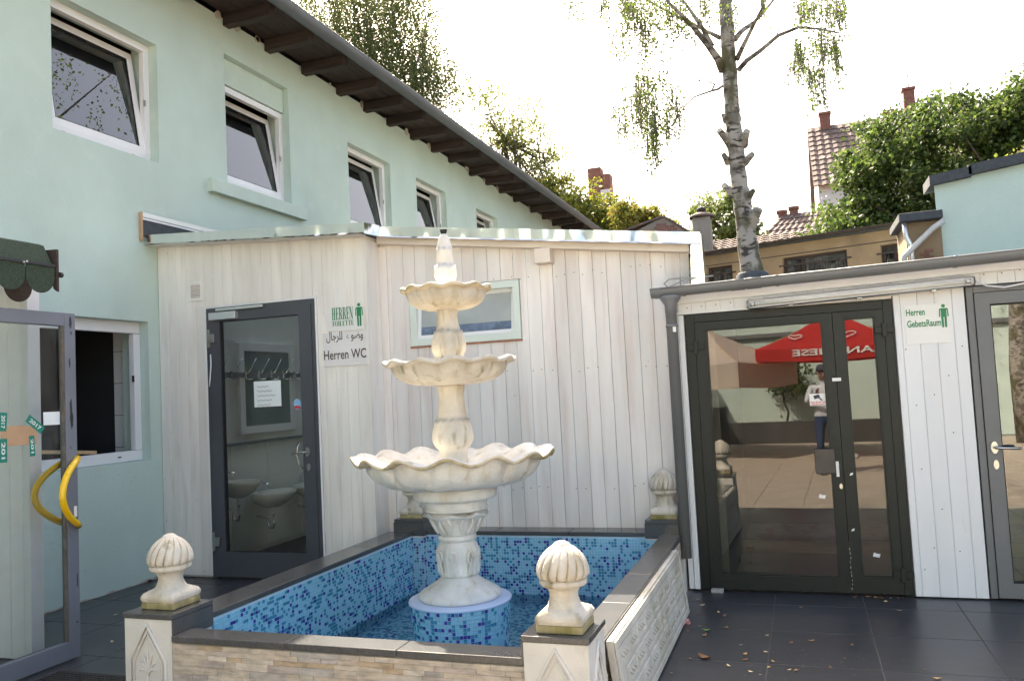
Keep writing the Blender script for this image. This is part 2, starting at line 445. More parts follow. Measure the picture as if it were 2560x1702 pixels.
M['glass_clear'] = glass_mat('clear_glass', (.90, .95, .96), 1.5, dust=.06)
M['glass_wc'] = glass_mat('washroom_glass', (.88, .92, .90), 1.6)
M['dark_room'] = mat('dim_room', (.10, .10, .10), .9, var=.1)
M['black'] = mat('black_rubber', (.012, .012, .014), .7, var=.2, vs=30, bump=.3, bs=120)
M['yellow'] = mat('yellow_enamel', (.86, .52, .012), .22, var=.05, vs=5, coat=.3, dirt=((.25, .17, .04), 16, .66, .78, (1, 1, 1), .7))
M['sign_white'] = mat('sign_white', (.76, .76, .74), .3, var=.02)
M['sign_green'] = mat('sign_green', (.01, .22, .09), .5, var=.05)
M['sign_black'] = mat('sign_print_dark', (.06, .045, .045), .5, var=.05)
M['paper'] = mat('paper', (.72, .78, .80), .8, var=.03)
M['ink'] = mat('ink', (.05, .05, .07), .8)
M['red'] = mat('print_red', (.55, .03, .03), .6)
M['cardboard'] = mat('packing_tape_brown', (.46, .29, .17), .55, var=.08, vs=9)
M['tape'] = mat('green_tape', (.0, .20, .15), .4, var=.06, vs=8)
M['white'] = mat('white_print', (.75, .80, .78), .6)
M['shingle'] = mat('green_bitumen_shingle', (.034, .054, .036), .95, var=.5, vs=130, bump=.6, bs=220)
M['shingle_back'] = mat('brown_shingle_back', (.045, .033, .028), .9, var=.2, vs=30)
M['ceramic'] = mat('white_ceramic', (.70, .71, .69), .12, var=.02)
M['wall_tile'] = mat('pale_wall_tile', (.78, .80, .77), .22, var=.04, vs=2)
M['room_tile'] = mat('washroom_floor', (.05, .05, .05), .4, var=.1)
M['brick'] = mat('red_brick', (.22, .10, .075), .9, var=.25, vs=9, bump=.4, bs=30)
M['ochre'] = mat('ochre_render', (.25, .175, .105), .9, var=.16, vs=1.6, bump=.3, bs=30, dirt=((.11, .08, .06), 1.4, .55, .78, (1, 1, .6), .75),
                 dirt2=((.32, .25, .17), 3.2, .60, .8, (1, 1, 1), .6))
M['grey_render'] = mat('stained_grey_render', (.26, .22, .19), .9, var=.2, vs=2, bump=.3, bs=20, dirt=((.09, .07, .06), 1.6, .5, .75, (1, 1, .5), .75))
M['roof_tile'] = mat('clay_roof_tile', (.125, .085, .070), .85, var=.3, vs=2.5, dirt=((.10, .07, .06), 1.2, .5, .7, (1, 1, 1), .6))
M['house_white'] = mat('house_render', (.62, .62, .63), .9, var=.06, vs=.8)
M['iron'] = mat('rusty_iron', (.035, .024, .02), .8, var=.3, vs=20)
M['carpet'] = mat('woven_carpet', (.30, .20, .14), .95, var=.25, vs=14, st=(1, 3, 1), bump=.2, bs=200, dirt=((.28, .07, .05), 6, .5, .6, (1, .3, 1), .8))
M['step_wood'] = mat('step_board', (.52, .36, .20), .6, var=.15, vs=4, st=(.3, 3, 3))

# ------------------------------------------------------------------ setting: ground and paving
XA, YB, YC, YD = -5.85, 6.37, 6.62, 6.47
PX0, PX1, PY0, PY1 = -3.19, -1.08, 3.54, 6.40        # inside faces of the pool
CZ = 0.45                                            # top of the pool coping

mb = MB(); S = 900
mb.add([(-S, -S, -.6), (S, -S, -.6), (S, S, -.6), (-S, S, -.6)], [(0, 1, 2, 3)])
mb.build('ground', M['earth'], kind='structure')

mb = MB()
for a in ((-7.5, PX0-.1, -9, 8.0), (PX1+.1, 7, -9, 8.0), (PX0-.1, PX1+.1, -9, PY0-.1), (PX0-.1, PX1+.1, PY1+.1, 8.0)):
    mb.box(a[0], a[1], a[2], a[3], -.12, -.006)
paving = mb.build('courtyard_paving', M['grout'], kind='structure')
TX, TY = .592, .632
far = MB(); yard = MB(); tile_me = None
for i in range(-10, 11):
    for j in range(-1, 24):
        x0, x1 = -.285+TX*i, -.285+TX*(i+1); y1 = 6.15-TY*(j-1); y0 = y1-TY
        x0, x1 = max(x0, XA), min(x1, 6.6); y1 = min(y1, YB-.004 if x1 < -3.3 else YD+.02)
        if x1-x0 < .03 or y1-y0 < .03: continue
        if x0 > -3.45 and x1 < -.80 and y0 > 3.35: continue           # under the pool
        g = .0028
        xa, xb, ya, yb = x0+g, x1-g, y0+g, y1-g
        rects = [(xa, xb, ya, yb)]
        if xb > -3.37 and xa < -.95 and yb > 3.42:                    # cut round the pool walls
            rects = []
            if xa < -3.37: rects.append((xa, -3.37, ya, yb))
            if xb > -.95: rects.append((-.95, xb, ya, yb))
            if ya < 3.42: rects.append((max(xa, -3.37), min(xb, -.95), ya, 3.42))
        near = y0 > 2.4 and x1 > -6 and x0 < 2.4
        for r in rects:
            if near and len(rects) == 1:
                if tile_me is None or abs((xb-xa)-(TX-2*g)) > 1e-6 or abs((yb-ya)-(TY-2*g)) > 1e-6:
                    o = MB().box(*r, -.012, 0).build('floor_tile', M['floor_tile'], paving, bevel=.0015)
                    if abs((xb-xa)-(TX-2*g)) < 1e-6 and abs((yb-ya)-(TY-2*g)) < 1e-6: tile_me = o.data
                else:
                    o = shared('floor_tile', tile_me, ((r[0]+r[1])/2, (r[2]+r[3])/2, -.012), paving)
                    md = o.modifiers.new('bevel', 'BEVEL'); md.width = .0015; md.segments = 2
            elif near:
                MB().box(*r, -.012, 0).build('floor_tile', M['floor_tile'], paving)
            else:
                (far if r[2] > 2.2 else yard).box(*r, -.012, 0)
far.build('floor_tiles', M['floor_tile'], paving, kind='stuff')
yard.build('sand_coloured_tiles', mat('sand_paving', (.40, .34, .27), .8, var=.15, vs=3, bump=.1, bs=40), paving, kind='stuff')

# ------------------------------------------------------------------ main mint building along the left
bA = thing('mint_building', 'long mint green building with tilted white windows and dark rafter eaves', 'building', (XA-3, 10, 0))
ya, yb = -6.0, 24.4
WIN = [(5.20, 6.43, 4.02, 5.22, 5.22), (7.46, 8.68, 4.04, 5.53, 5.22), (10.10, 11.37, 4.02, 5.24, 5.24), (12.30, 13.52, 4.02, 5.24, 5.24), (15.0, 16.2, 4.02, 5.24, 5.24)]
LOW = (5.00, 6.23, 1.12, 2.43)
holes = [(w[0]-ya, w[1]-ya, w[2], w[3]) for w in WIN]+[(LOW[0]-ya, LOW[1]-ya, LOW[2], LOW[3])]
mb = MB(); wall_holes(mb, (XA, ya, 0), (0, 1, 0), (0, 0, 1), (1, 0, 0), yb-ya, 5.93, holes, .32)
mb.box(XA-9.0, XA-8.7, ya, yb, 0, 5.93); mb.box(XA-8.7, XA-.32, ya, ya+.3, 0, 5.93); mb.box(XA-8.7, XA-.32, yb-.3, yb, 0, 5.93)
mb.build('wall', M['mint'], bA)
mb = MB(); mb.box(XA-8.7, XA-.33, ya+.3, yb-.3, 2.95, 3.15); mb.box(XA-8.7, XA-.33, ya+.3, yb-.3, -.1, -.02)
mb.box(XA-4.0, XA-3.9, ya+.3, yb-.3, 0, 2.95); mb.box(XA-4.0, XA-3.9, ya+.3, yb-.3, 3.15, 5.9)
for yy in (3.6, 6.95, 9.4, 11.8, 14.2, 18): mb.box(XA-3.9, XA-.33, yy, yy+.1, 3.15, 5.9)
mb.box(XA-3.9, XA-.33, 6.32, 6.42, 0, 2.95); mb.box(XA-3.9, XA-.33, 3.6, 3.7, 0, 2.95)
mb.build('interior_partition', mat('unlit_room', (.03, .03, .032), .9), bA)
mb = MB().box(XA-.08, XA+.07, 7.13, 8.92, 3.885, 4.035); mb.build('window_sill', M['mint_trim'], bA, bevel=.006)
mb = MB().box(XA-.11, XA-.075, 7.465, 8.675, 5.225, 5.525); mb.build('infill_panel', M['mint_trim'], bA)

def tilt_window(w, tilt):
    y0, y1, z0, _, z1 = w; xf = XA-.10; fw = .075
    mb = MB()
    for r in ((y0, y1, z1-fw, z1), (y0, y1, z0, z0+fw+.02), (y0, y0+fw, z0+fw+.02, z1-fw), (y1-fw, y1, z0+fw+.02, z1-fw)):
        mb.box(xf-.06, xf, r[0]+.002, r[1]-.002, r[2]+(.002 if r[2] == z0 else 0), r[3]-(.002 if r[3] == z1 else 0))
    win = mb.build('window', M['pvc'], bA, bevel=.004)
    sy0, sy1, sz0, sz1 = y0+fw-.012, y1-fw+.012, z0+fw+.01, z1-fw+.012
    H = sz1-sz0; sw = .068; c, s_ = math.cos(tilt), math.sin(tilt)
    X = np.array([1.0, 0, 0]); V = np.array([-s_, 0, c]); Nn = np.array([c, 0, s_]); Yv = np.array([0, 1.0, 0])
    o = np.array([xf-.012, 0, sz0])
    B = lambda m, a, b, p, q, d0, d1: m.hexa([o+Yv*y+V*v+Nn*d for d in (d0, d1) for y, v in ((a, p), (b, p), (b, q), (a, q))])
    mb = MB()
    B(mb, sy0, sy1, 0, sw, -.05, .012); B(mb, sy0, sy1, H-sw, H, -.05, .012); B(mb, sy0, sy0+sw, sw, H-sw, -.05, .012); B(mb, sy1-sw, sy1, sw, H-sw, -.05, .012)
    mb.build('sash', M['pvc'], win, bevel=.004)
    mb = MB(); mb.add([o+Yv*y+V*v for y, v in ((sy0+sw-.01, sw-.01), (sy1-sw+.01, sw-.01), (sy1-sw+.01, H-sw+.01), (sy0+sw-.01, H-sw+.01))], [(0, 1, 2, 3)])
    mb.build('pane', M['glass'], win)
    mb = MB(); B(mb, sy0+sw, sy1-sw, sw, sw+.008, -.004, .006); B(mb, sy0+sw, sy1-sw, H-sw-.008, H-sw, -.004, .006); B(mb, sy0+sw, sy0+sw+.008, sw, H-sw, -.004, .006); B(mb, sy1-sw-.008, sy1-sw, sw, H-sw, -.004, .006)
    mb.build('gasket', M['black'], win)
    mb = MB().box(xf-.005, xf+.006, y1-fw-.004, y1-fw+.016, (z0+z1)/2-.03, (z0+z1)/2+.03); mb.build('latch_plate', M['steel'], win)
    for yy in (y0+.18, y1-.25):
        MB().box(xf-.001, xf+.002, yy, yy+.035, z0+.035, z0+.043).build('drain_slot', M['black'], win)
    return win
for w, t in zip(WIN, (.155, .16, .15, .17, .15)): tilt_window(w, t)

# lower window, one casement pushed open inwards
y0, y1, z0, z1 = LOW; xf = XA-.10; fw = .085
mb = MB()
for r in ((y0, y1, z1-.11, z1), (y0, y1, z0, z0+.10), (y0, y0+fw, z0+.10, z1-.11), (y1-fw, y1, z0+.10, z1-.11)):
    mb.box(xf-.06, xf, r[0]+.002, r[1]-.002, r[2]+.002, r[3]-.002)
lw = mb.build('window', M['pvc'], bA, bevel=.004)
MB().box(xf-.006, xf+.006, y1-fw-.02, y1-fw-.002, 1.86, 1.92).build('latch_plate', M['black'], lw)
MB().box(xf-.001, xf+.003, y1-.3, y1-.26, z0+.045, z0+.055).build('drain_slot', M['black'], lw)
mb = MB()
for a, b in (((0, .55), (0, .07)), ((0, .55), (1.02, 1.10)), ((0, .07), (.07, 1.02)), ((.48, .55), (.07, 1.02))):
    # casement swung 80 degrees into the room on its left edge
    mb.box(xf-.08-a[1], xf-.08-a[0], y0+fw+.06, y0+fw+.11, z0+.1+b[0], z0+.1+b[1])
mb.build('sash', M['pvc'], lw, bevel=.004)
# eaves
xe = -5.17
mb = MB(); nb = 6
for i in range(nb):
    x0 = XA+.004+(xe-XA)*i/nb; x1 = XA+(xe-XA)*(i+1)/nb-.004
    zz = 5.985-.02*(i/nb)+random.uniform(-.003, .003)
    MB().box(x0, x1, ya, yb+.4, zz, zz+.022).build('soffit_board', M['dark_wood'], bA)
RY = [4.3, 5.15, 5.95, 6.72, 7.5, 8.26, 9.04, 9.88, 10.63, 11.36, 12.18, 12.99, 13.74, 14.74, 15.62, 16.42, 17.36, 18.6, 19.55, 20.42, 21.3, 22.2, 23.1, 24.0]
rme = None
for y in RY:
    if rme is None:
        o = MB().box(XA+.003, xe-.05, y-.055, y+.055, 5.835, 5.972).build('rafter', M['rafter'], bA, bevel=.006); rme = o.data
    else:
        o = shared('rafter', rme, ((XA+.003+xe-.05)/2, y, 5.835+random.uniform(-.008, .008)), bA, (random.uniform(-.03, .03), random.uniform(-.012, .012), random.uniform(-.02, .02)))
        md = o.modifiers.new('bevel', 'BEVEL'); md.width = .006; md.segments = 2
for y in RY[3:]:                                               # crumbling plaster where the rafters leave the wall
    for k in range(3):
        yy = y+random.choice((-1, 1))*random.uniform(.07, .2); r = random.uniform(.02, .06)
        pts = [(XA+.004, yy+r*random.uniform(.7, 1.3)*math.cos(t), 5.93+r*1.1*random.uniform(.6, 1.2)*math.sin(t)) for t in np.linspace(0, 2*math.pi, 8, endpoint=False)]
        MB().prism(pts, (.008, 0, 0)).build('plaster_break', M['mortar'], bA)
for k in range(46):                                             # plaster broken away along the foot of the wall
    yy = random.uniform(3.6, 6.34); r = random.uniform(.03, .10); hh = random.uniform(.008, .028)
    pts = [(XA+.002+.0015*(k % 3), yy+r*math.cos(t), .002+max(0, hh*random.uniform(.6, 1.2)*math.sin(t))) for t in np.linspace(0, math.pi, 8)]
    MB().prism(pts, (.003, 0, 0)).build('plaster_break', M['mortar'], bA)
for k in range(40):                                             # knocks and scrapes
    yy, zz, r = random.uniform(4.4, 6.3), random.uniform(.15, 1.05), random.uniform(.003, .009)
    pts = [(XA+.0008, yy+r*math.cos(t)*random.uniform(.6, 1.4), zz+r*.7*math.sin(t)) for t in np.linspace(0, 2*math.pi, 7, endpoint=False)]
    MB().prism(pts, (.0008, 0, 0)).build('scrape', M['mortar'], bA)
mb = MB().box(xe+.004, xe+.03, ya, yb+.4, 5.93, 6.06); mb.build('fascia_board', M['dark_wood'], bA)
mb = MB()
mb.hexa([(xe-.06, ya, 6.062), (xe-.06, yb+.45, 6.062), (XA-4.5, yb+.45, 7.15), (XA-4.5, ya, 7.15), (xe-.06, ya, 6.12), (xe-.06, yb+.45, 6.12), (XA-4.5, yb+.45, 7.21), (XA-4.5, ya, 7.21)])
mb.hexa([(XA-4.5, ya, 7.15), (XA-4.5, yb+.45, 7.15), (XA-9.3, yb+.45, 6.0), (XA-9.3, ya, 6.0), (XA-4.5, ya, 7.21), (XA-4.5, yb+.45, 7.21), (XA-9.3, yb+.45, 6.06), (XA-9.3, ya, 6.06)])
mb.build('roof', M['felt'], bA)
def gutter(mb, p, q, r, mi=0, n=10, th=.004):
    """half-round channel from p to q, open at the top"""
    p = np.array(p, float); q = np.array(q, float); d = (q-p)/np.linalg.norm(q-p)
    s_ = np.cross(d, (0, 0, 1)); s_ /= np.linalg.norm(s_)
    for rr, fl in ((r, False), (r-th, True)):
        vs = []; fs = []
        for e in (p, q):
            for i in range(n+1):
                t = math.pi*i/n
                vs.append(e+s_*rr*math.cos(t)-np.array([0, 0, 1])*rr*math.sin(t))
        for i in range(n):
            f = (i, i+1, n+2+i, n+1+i); fs.append(f if fl else f[::-1])
        mb.add(vs, fs, mi, True)
    for sgn in (1, -1):
        mb.tube([p+s_*r*sgn, q+s_*r*sgn], .007, 6, mi)
    return mb
gx, gz, gr = -5.085, 5.985, .088
mb = MB(); gutter(mb, (gx, ya, gz), (gx, yb+.5, gz), gr); ga = mb.build('gutter', M['zinc'], bA)
sleeve = None
for i in range(26):
    y = 4.4+i*.81
    if sleeve is None:
        mb = MB(); gutter(mb, (gx, y-.02, gz), (gx, y+.02, gz), gr+.004); sleeve = mb.build('gutter_joint', M['zinc'], ga); sz = WLOC[sleeve.name][2]
    else: shared('gutter_joint', sleeve.data, (gx, y, sz), ga)

# things inside the lower window
mb = MB().box(-6.345, -6.175, 6.295, 6.318, .0, 2.9); tl = mb.build('tiled_pillar', M['wall_tile'], bA)
for zz in (.62, .93, 1.24, 1.55, 1.86, 2.17): MB().box(-6.345, -6.175, 6.2935, 6.2955, zz, zz+.006).build('tile_joint', M['grout'], tl)
t = thing('storage_cabinet', 'black storage cabinet in the dark room behind the lower window', 'cabinet', (-7.35, 5.4, 0))
MB().box(-7.7, -7.05, 4.6, 6.2, .03, 1.42).build('carcass', M['black'], t)
for k in range(3):
    MB().box(-7.046, -7.03, 4.65+.52*k, 5.13+.52*k, .08, 1.36).build('cabinet_door', M['scuff'], t)
t = thing('toilet_seat', 'spare white toilet seat standing on the black cabinet behind the lower window', 'toilet seat', (-7.3, 5.55, 1.43))
mb = MB()
vs = [(-7.25+.07*b*0, 5.55+.19*a, 1.66+.23*b) for a, b in [(math.cos(q), math.sin(q)) for q in np.linspace(0, 2*math.pi, 28, endpoint=False)]]
mb.prism(vs, (.03, 0, 0)); mb.build('lid', M['ceramic'], t, bevel=.01)
mb = MB(); mb.tube([(-7.27, 5.55+.21*math.cos(q), 1.66+.225*math.sin(q)) for q in np.linspace(0, 2*math.pi, 33)], .02, 8); mb.build('ring', M['ceramic'], t)
MB().box(-7.45, -7.2, 5.78, 6.05, 1.43, 1.75).build('carton', M['wall_tile'], label='pale carton standing beside the spare toilet seat behind the lower window', cat='carton')
mb = MB().bar((-5.98, 5.02, 1.30), (-5.99, 5.72, 1.235), .02, .03); mb.build('wooden_batten', M['step_wood'], label='thin wooden batten lying across the sill of the open lower window', cat='batten')

# ------------------------------------------------------------------ washroom annex (white boards, aluminium roof edge)
XC0, XC1 = -3.55, -.78
an = thing('washroom_annex', 'white boarded washroom annex with shiny aluminium roof edge beside mint building', 'building', (-3.3, 7.6, 0))
zB = lambda x: 3.178-.0645*(x+5.85)         # underside of the roof edge over the door wall
zC = lambda x: 3.035-.1310*(x+3.44)         # and over the wall with the small window
WD = (-5.284, -4.091, 2.517)                # washroom door opening
CW = (-3.262, -2.222, 2.035, 2.545)         # small window opening
def board(x0, x1, y0, y1, z0, z1a, z1b, m, parent, nm='plank'):
    mb = MB(); g, c = {'painted_board': (.0009, .0038), 'clean_white_board': (.0007, .0030)}.get(m.name, (.0013*random.uniform(.4, 1.9), .0022))
    # a board with chamfered long edges
    prof = [(x0+g, y1), (x0+g, y0+c), (x0+g+c, y0), (x1-g-c, y0), (x1-g, y0+c), (x1-g, y1)]
    zt = lambda x: z1a+(z1b-z1a)*(x-x0)/(x1-x0)
    n = len(prof); vs = [(a, b, z0) for a, b in prof]+[(a, b, zt(a)) for a, b in prof]
    mb.add(vs, [tuple(range(n))[::-1], tuple(range(n, 2*n))]+[(i, (i+1) % n, n+(i+1) % n, n+i) for i in range(n)])
    return mb.build(nm, m, parent)
# door wall boards
x = XA+.004; k = 0
while x < XC0-.02:
    w = .1085 if x+.1085 < XC0-.03 else XC0-x
    segs = [(0.0, None)]
    mid0, mid1 = x, x+w
    if mid1 > WD[0]-.025 and mid0 < WD[1]+.02:
        if mid0 >= WD[0]-.03 and mid1 <= WD[1]+.03: segs = [(WD[2]+.02, None)]
        elif mid0 < WD[0]-.03:
            board(x, WD[0]-.022, YB, YB+.02, .02, WD[2]+.02, WD[2]+.02, M['plank'], an); segs = [(WD[2]+.02, None)]
        else:
            board(WD[1]+.022, x+w, YB, YB+.02, .02, WD[2]+.02, WD[2]+.02, M['plank'], an); segs = [(WD[2]+.02, None)]
    for a, b in segs:
        board(x, x+w, YB, YB+.02, a if a else .02, zB(x), zB(x+w), M['plank'], an)
    x += w
mb = MB(); M['backing_b'] = mat('pale_board_back', (.56, .53, .47), .8, var=.1); wall_holes(mb, (XA+.002, YB+.0205, 0), (1, 0, 0), (0, 0, 1), (0, -1, 0), XC0-XA-.03, 3.02, [(WD[0]-XA, WD[1]-XA, 0, WD[2])], .10)
mb.build('wall_core', M['backing_b'], an)
# return and window wall
board_m = M['plank_rose']
mb = MB().box(XC0-.02, XC0, YB+.021, YC-.002, .02, 3.03); mb.build('return_board', M['plank'], an)
mb = MB().box(XC0-.028, XC0+.004, YB-.012, YB-.001, .02, 3.025); mb.build('corner_trim', M['plank'], an)
mb = MB().box(XC0+.001, XC0+.075, YC-.016, YC-.001, .02, 2.96); mb.build('corner_trim', M['plank_rose'], an)
x = XC0+.002
while x < XC1-.02:
    w = .1165*random.uniform(.96, 1.05); w = min(w, XC1-x)
    zt = lambda q: zC(q)-.02
    yy = YC+random.uniform(0, .003)
    if x+w > CW[0]+.02 and x < CW[1]-.02:
        a, b = max(x, CW[0]-.0), min(x+w, CW[1])
        board(x, x+w, yy, yy+.022, .02, CW[2]-.012, CW[2]-.012, board_m, an)
        board(x, x+w, yy, yy+.022, CW[3]+.006, zt(x), zt(x+w), board_m, an)
        if x < CW[0]-.015: board(x, CW[0]-.006, yy, yy+.022, CW[2]-.012, CW[3]+.006, CW[3]+.006, board_m, an)
        if x+w > CW[1]+.015: board(CW[1]+.006, x+w, yy, yy+.022, CW[2]-.012, CW[3]+.006, CW[3]+.006, board_m, an)
    elif x > XC1-.25:                                     # last boards, cut slanting at the end
        sl_ = .07
        mb = MB(); z1 = zt(x)
        mb.hexa([(x+.002-sl_*.8, yy, .02), (x+w-.002-sl_*1.2, yy, .02), (x+w-.002-sl_*1.2, yy+.022, .02), (x+.002-sl_*.8, yy+.022, .02),
                 (x+.004, yy, z1), (x+w-.002, yy, zt(x+w)), (x+w-.002, yy+.022, zt(x+w)), (x+.004, yy+.022, z1)])
        mb.build('plank', board_m, an)
    else:
        board(x, x+w, yy, yy+.022, .02, zt(x), zt(x+w), board_m, an)
    x += w
mb = MB(); wall_holes(mb, (XC0-.02, YC+.027, 0), (1, 0, 0), (0, 0, 1), (0, -1, 0), XC1-.12-XC0, 2.62, [(CW[0]-XC0+.02, CW[1]-XC0+.02, CW[2], CW[3])], .10)
mb.build('wall_core', M['backing'], an)
def slant(mb, x0, x1, y0, y1, zf, d0, d1, mi=0):
    mb.hexa([(x0, y0, zf(x0)+d0), (x1, y0, zf(x1)+d0), (x1, y1, zf(x1)+d0), (x0, y1, zf(x0)+d0), (x0, y0, zf(x0)+d1), (x1, y0, zf(x1)+d1), (x1, y1, zf(x1)+d1), (x0, y1, zf(x0)+d1)], mi); return mb
slant(MB(), XC0+.03, -.76, YC-.10, YC-.002, zC, -.068, -.002).build('eaves_beam', M['timber'], an, bevel=.004)
mb = MB(); p0 = (-2.035, -1.895); mb.box(p0[0], p0[1], YC-.13, YC-.004, 2.645, zC(-1.96)-.071); mb.build('beam_end', M['timber'], an, bevel=.006)
mb = MB(); slant(mb, XA+.006, XC0+.02, 6.24, 6.75, zB, .003, .075); slant(mb, XA+.006, XC0+.02, 9.1, 9.6, zB, .003, .075); slant(mb, XA+.006, -5.55, 6.75, 9.1, zB, .003, .075); slant(mb, -3.8, XC0+.02, 6.75, 9.1, zB, .003, .075); mb.build('roof', M['felt'], an)
mb = MB(); mb.box(-5.64, -3.68, 6.51, 6.75, 2.93, 2.95); mb.box(-5.64, -3.68, 9.1, 9.29, 2.93, 2.95); mb.build('ceiling', M['house_white'], an)
slant(MB(), -5.55, -3.8, 6.75, 9.1, zB, .04, .046).build('added_rooflight', glass_mat('added_rooflight_sheet', (.85, .88, .88), 1.4), an)  # unseen clear roof panel, added to let daylight brighten the washroom
mb = MB(); slant(mb, XC0+.03, -.68, 6.52, 6.70, zC, .003, .075); slant(mb, XC0+.03, -1.04, 6.70, 9.6, zC, .003, .075); mb.build('roof', M['felt'], an)
mb = MB(); mb.box(XA+.01, XC0-.03, 9.3, 9.4, 0, 2.95); mb.box(-1.2, -1.1, 6.76, 9.3, 0, 2.5); mb.box(XC0-.02, XC1-.1, 9.3, 9.4, 0, 2.6); mb.box(XC0-.12, XC0-.03, 6.52, 9.3, 0, 2.9)
mb.build('inner_wall', M['wall_tile'], an)
mb = MB(); mb.box(XA+.002, XC0-.03, 6.40, 9.3, -.05, .012); mb.box(XC0-.02, -.9, 6.75, 9.3, -.05, .012); mb.build('floor_slab', M['room_tile'], an)
def flash(x0, x1, y, zf, parent, zt0=.085, name='roof_flashing'):
    mb = MB(); n = max(2, int((x1-x0)/.12)); rs = np.random.default_rng(int(abs(x0)*100))
    for i in range(n):
        a, b = x0+(x1-x0)*i/n, x0+(x1-x0)*(i+1)/n
        f = lambda q, d: (q, y+d, 0)
        mb.add([(a, y, zf(a)), (b, y, zf(b)), (b, y-.003, zf(b)+zt0), (a, y-.003, zf(a)+zt0)], [(0, 1, 2, 3)], 0, True)
        mb.add([(a, y-.016, zf(a)-.014), (b, y-.016, zf(b)-.014), (b, y, zf(b)), (a, y, zf(a))], [(0, 1, 2, 3)], 0)
        mb.add([(a, y-.003, zf(a)+zt0), (b, y-.003, zf(b)+zt0), (b, y+.2, zf(b)+zt0+.004), (a, y+.2, zf(a)+zt0+.004)], [(0, 1, 2, 3)], 0)
        mb.add([(a, y+.004, zf(a)-.012), (a, y+.004, zf(a)+zt0), (b, y+.004, zf(b)+zt0), (b, y+.004, zf(b)-.012)], [(0, 1, 2, 3)], 0)
    return mb.build(name, M['alu'], parent)
flash(XA+.005, -3.972, 6.205, zB, an); flash(-3.970, -3.462, 6.203, zB, an)
flash(-3.435, -2.205, 6.485, zC, an); flash(-2.203, -.668, 6.483, zC, an)
mb = MB()
zr0, zr1 = zB(-3.462), zC(-3.435)
mb.hexa([(-3.470, 6.203, zr0-.012), (-3.462, 6.200, zr0-.012), (-3.430, 6.485, zr1-.012), (-3.438, 6.489, zr1-.012),
         (-3.470, 6.203, zr0+.085), (-3.462, 6.200, zr0+.085), (-3.430, 6.485, zr1+.085), (-3.438, 6.489, zr1+.085)])
mb.build('roof_flashing', M['alu'], an)
mb = MB().hexa([(-.765, 6.478, 2.20), (-.648, 6.478, 2.20), (-.648, 6.62, 2.20), (-.765, 6.62, 2.20), (-.745, 6.478, 2.655), (-.660, 6.478, 2.745), (-.660, 6.62, 2.745), (-.745, 6.62, 2.655)])
mb.build('end_flashing', M['alu'], an)
slant(MB(), XA+.008, XC0+.02, 6.215, YB-.014, zB, -.014, .001).build('soffit_lath', M['plank'], an)
# felt upstand and clamp rail where the annex roof meets the mint wall
mb = MB().hexa([(XA+.001, 6.17, 3.25), (XA+.02, 6.17, 3.25), (XA+.02, 9.5, 3.25), (XA+.001, 9.5, 3.25), (XA+.001, 6.17, 3.46), (XA+.02, 6.17, 3.46), (XA+.02, 9.5, 3.46), (XA+.001, 9.5, 3.46)])
mb.build('felt_upstand', M['felt'], an)
MB().box(XA+.021, XA+.03, 6.16, 9.5, 3.43, 3.475).build('clamp_rail', M['alu_matt'], an)
MB().box(XA+.021, XA+.027, 6.16, 9.5, 3.405, 3.425).build('clamp_rail', M['pvc'], an)
MB().box(XA+.001, XA+.03, 6.14, 6.165, 3.2, 3.475).build('foam_edge', M['cardboard'], an)
# little vent
mb = MB(); vx0, vx1, vz0, vz1 = -5.485, -5.308, 2.603, 2.790; yv = YB-.004
for r in ((vx0, vx1, vz0, vz0+.028), (vx0, vx1, vz1-.028, vz1), (vx0, vx0+.03, vz0+.028, vz1-.028), (vx1-.03, vx1, vz0+.028, vz1-.028)): mb.box(r[0], r[1], yv-.008, yv+.003, r[2], r[3])
vent = mb.build('vent', M['plank'], an)
MB().box(vx0+.03, vx1-.03, yv+.001, yv+.003, vz0+.028, vz1-.028).build('grille_back', M['backing'], vent)
for i in range(9):
    z = vz0+.034+i*.0142; MB().hexa([(vx0+.03, yv-.009, z-.002), (vx1-.03, yv-.009, z-.002), (vx1-.03, yv-.001, z+.006), (vx0+.03, yv-.001, z+.006),
                                      (vx0+.03, yv-.009, z+.001), (vx1-.03, yv-.009, z+.001), (vx1-.03, yv-.001, z+.009), (vx0+.03, yv-.001, z+.009)]).build('slat', M['plank'], vent)
# small window
mb = MB(); a, b, c, d = CW; yf = YC-.012; fw = .062
for r in ((a, b, d-fw, d), (a, b, c, c+fw), (a, a+fw, c+fw, d-fw), (b-fw, b, c+fw, d-fw)): mb.box(r[0], r[1], yf, yf+.07, r[2], r[3])
cw = mb.build('window', mat('mint_white_frame', (.66, .74, .68), .5, var=.03), an, bevel=.004)
mb = MB(); t_ = .12; H_ = d-c-2*fw
V = np.array([0, math.sin(t_), math.cos(t_)]); o = np.array([0, yf+.03, c+fw])
def q3(mb, x0, x1, v0, v1, e0, e1):
    Nn = np.array([0, -math.cos(t_), math.sin(t_)])
    mb.hexa([o+np.array([xx, 0, 0])+V*v+Nn*e for e in (e1, e0) for xx, v in ((x0, v0), (x1, v0), (x1, v1), (x0, v1))])
for r in ((a+fw-.005, b-fw+.005, 0, .03), (a+fw-.005, b-fw+.005, H_-.03, H_), (a+fw-.005, a+fw+.03, .03, H_-.03), (b-fw-.03, b-fw+.005, .03, H_-.03)): q3(mb, *r, -.02, .012)
mb.build('sash', M['pvc'], cw)
frost = mat('frosted_pane', (.40, .43, .43), .22, var=.10, vs=3, dirt=((.50, .52, .44), 3, .5, .7, (1, 1, 1), .5))
mb = MB(); q3(mb, a+fw+.03, b-fw-.03, .105, H_-.03, -.004, .004); mb.build('pane', frost, cw)
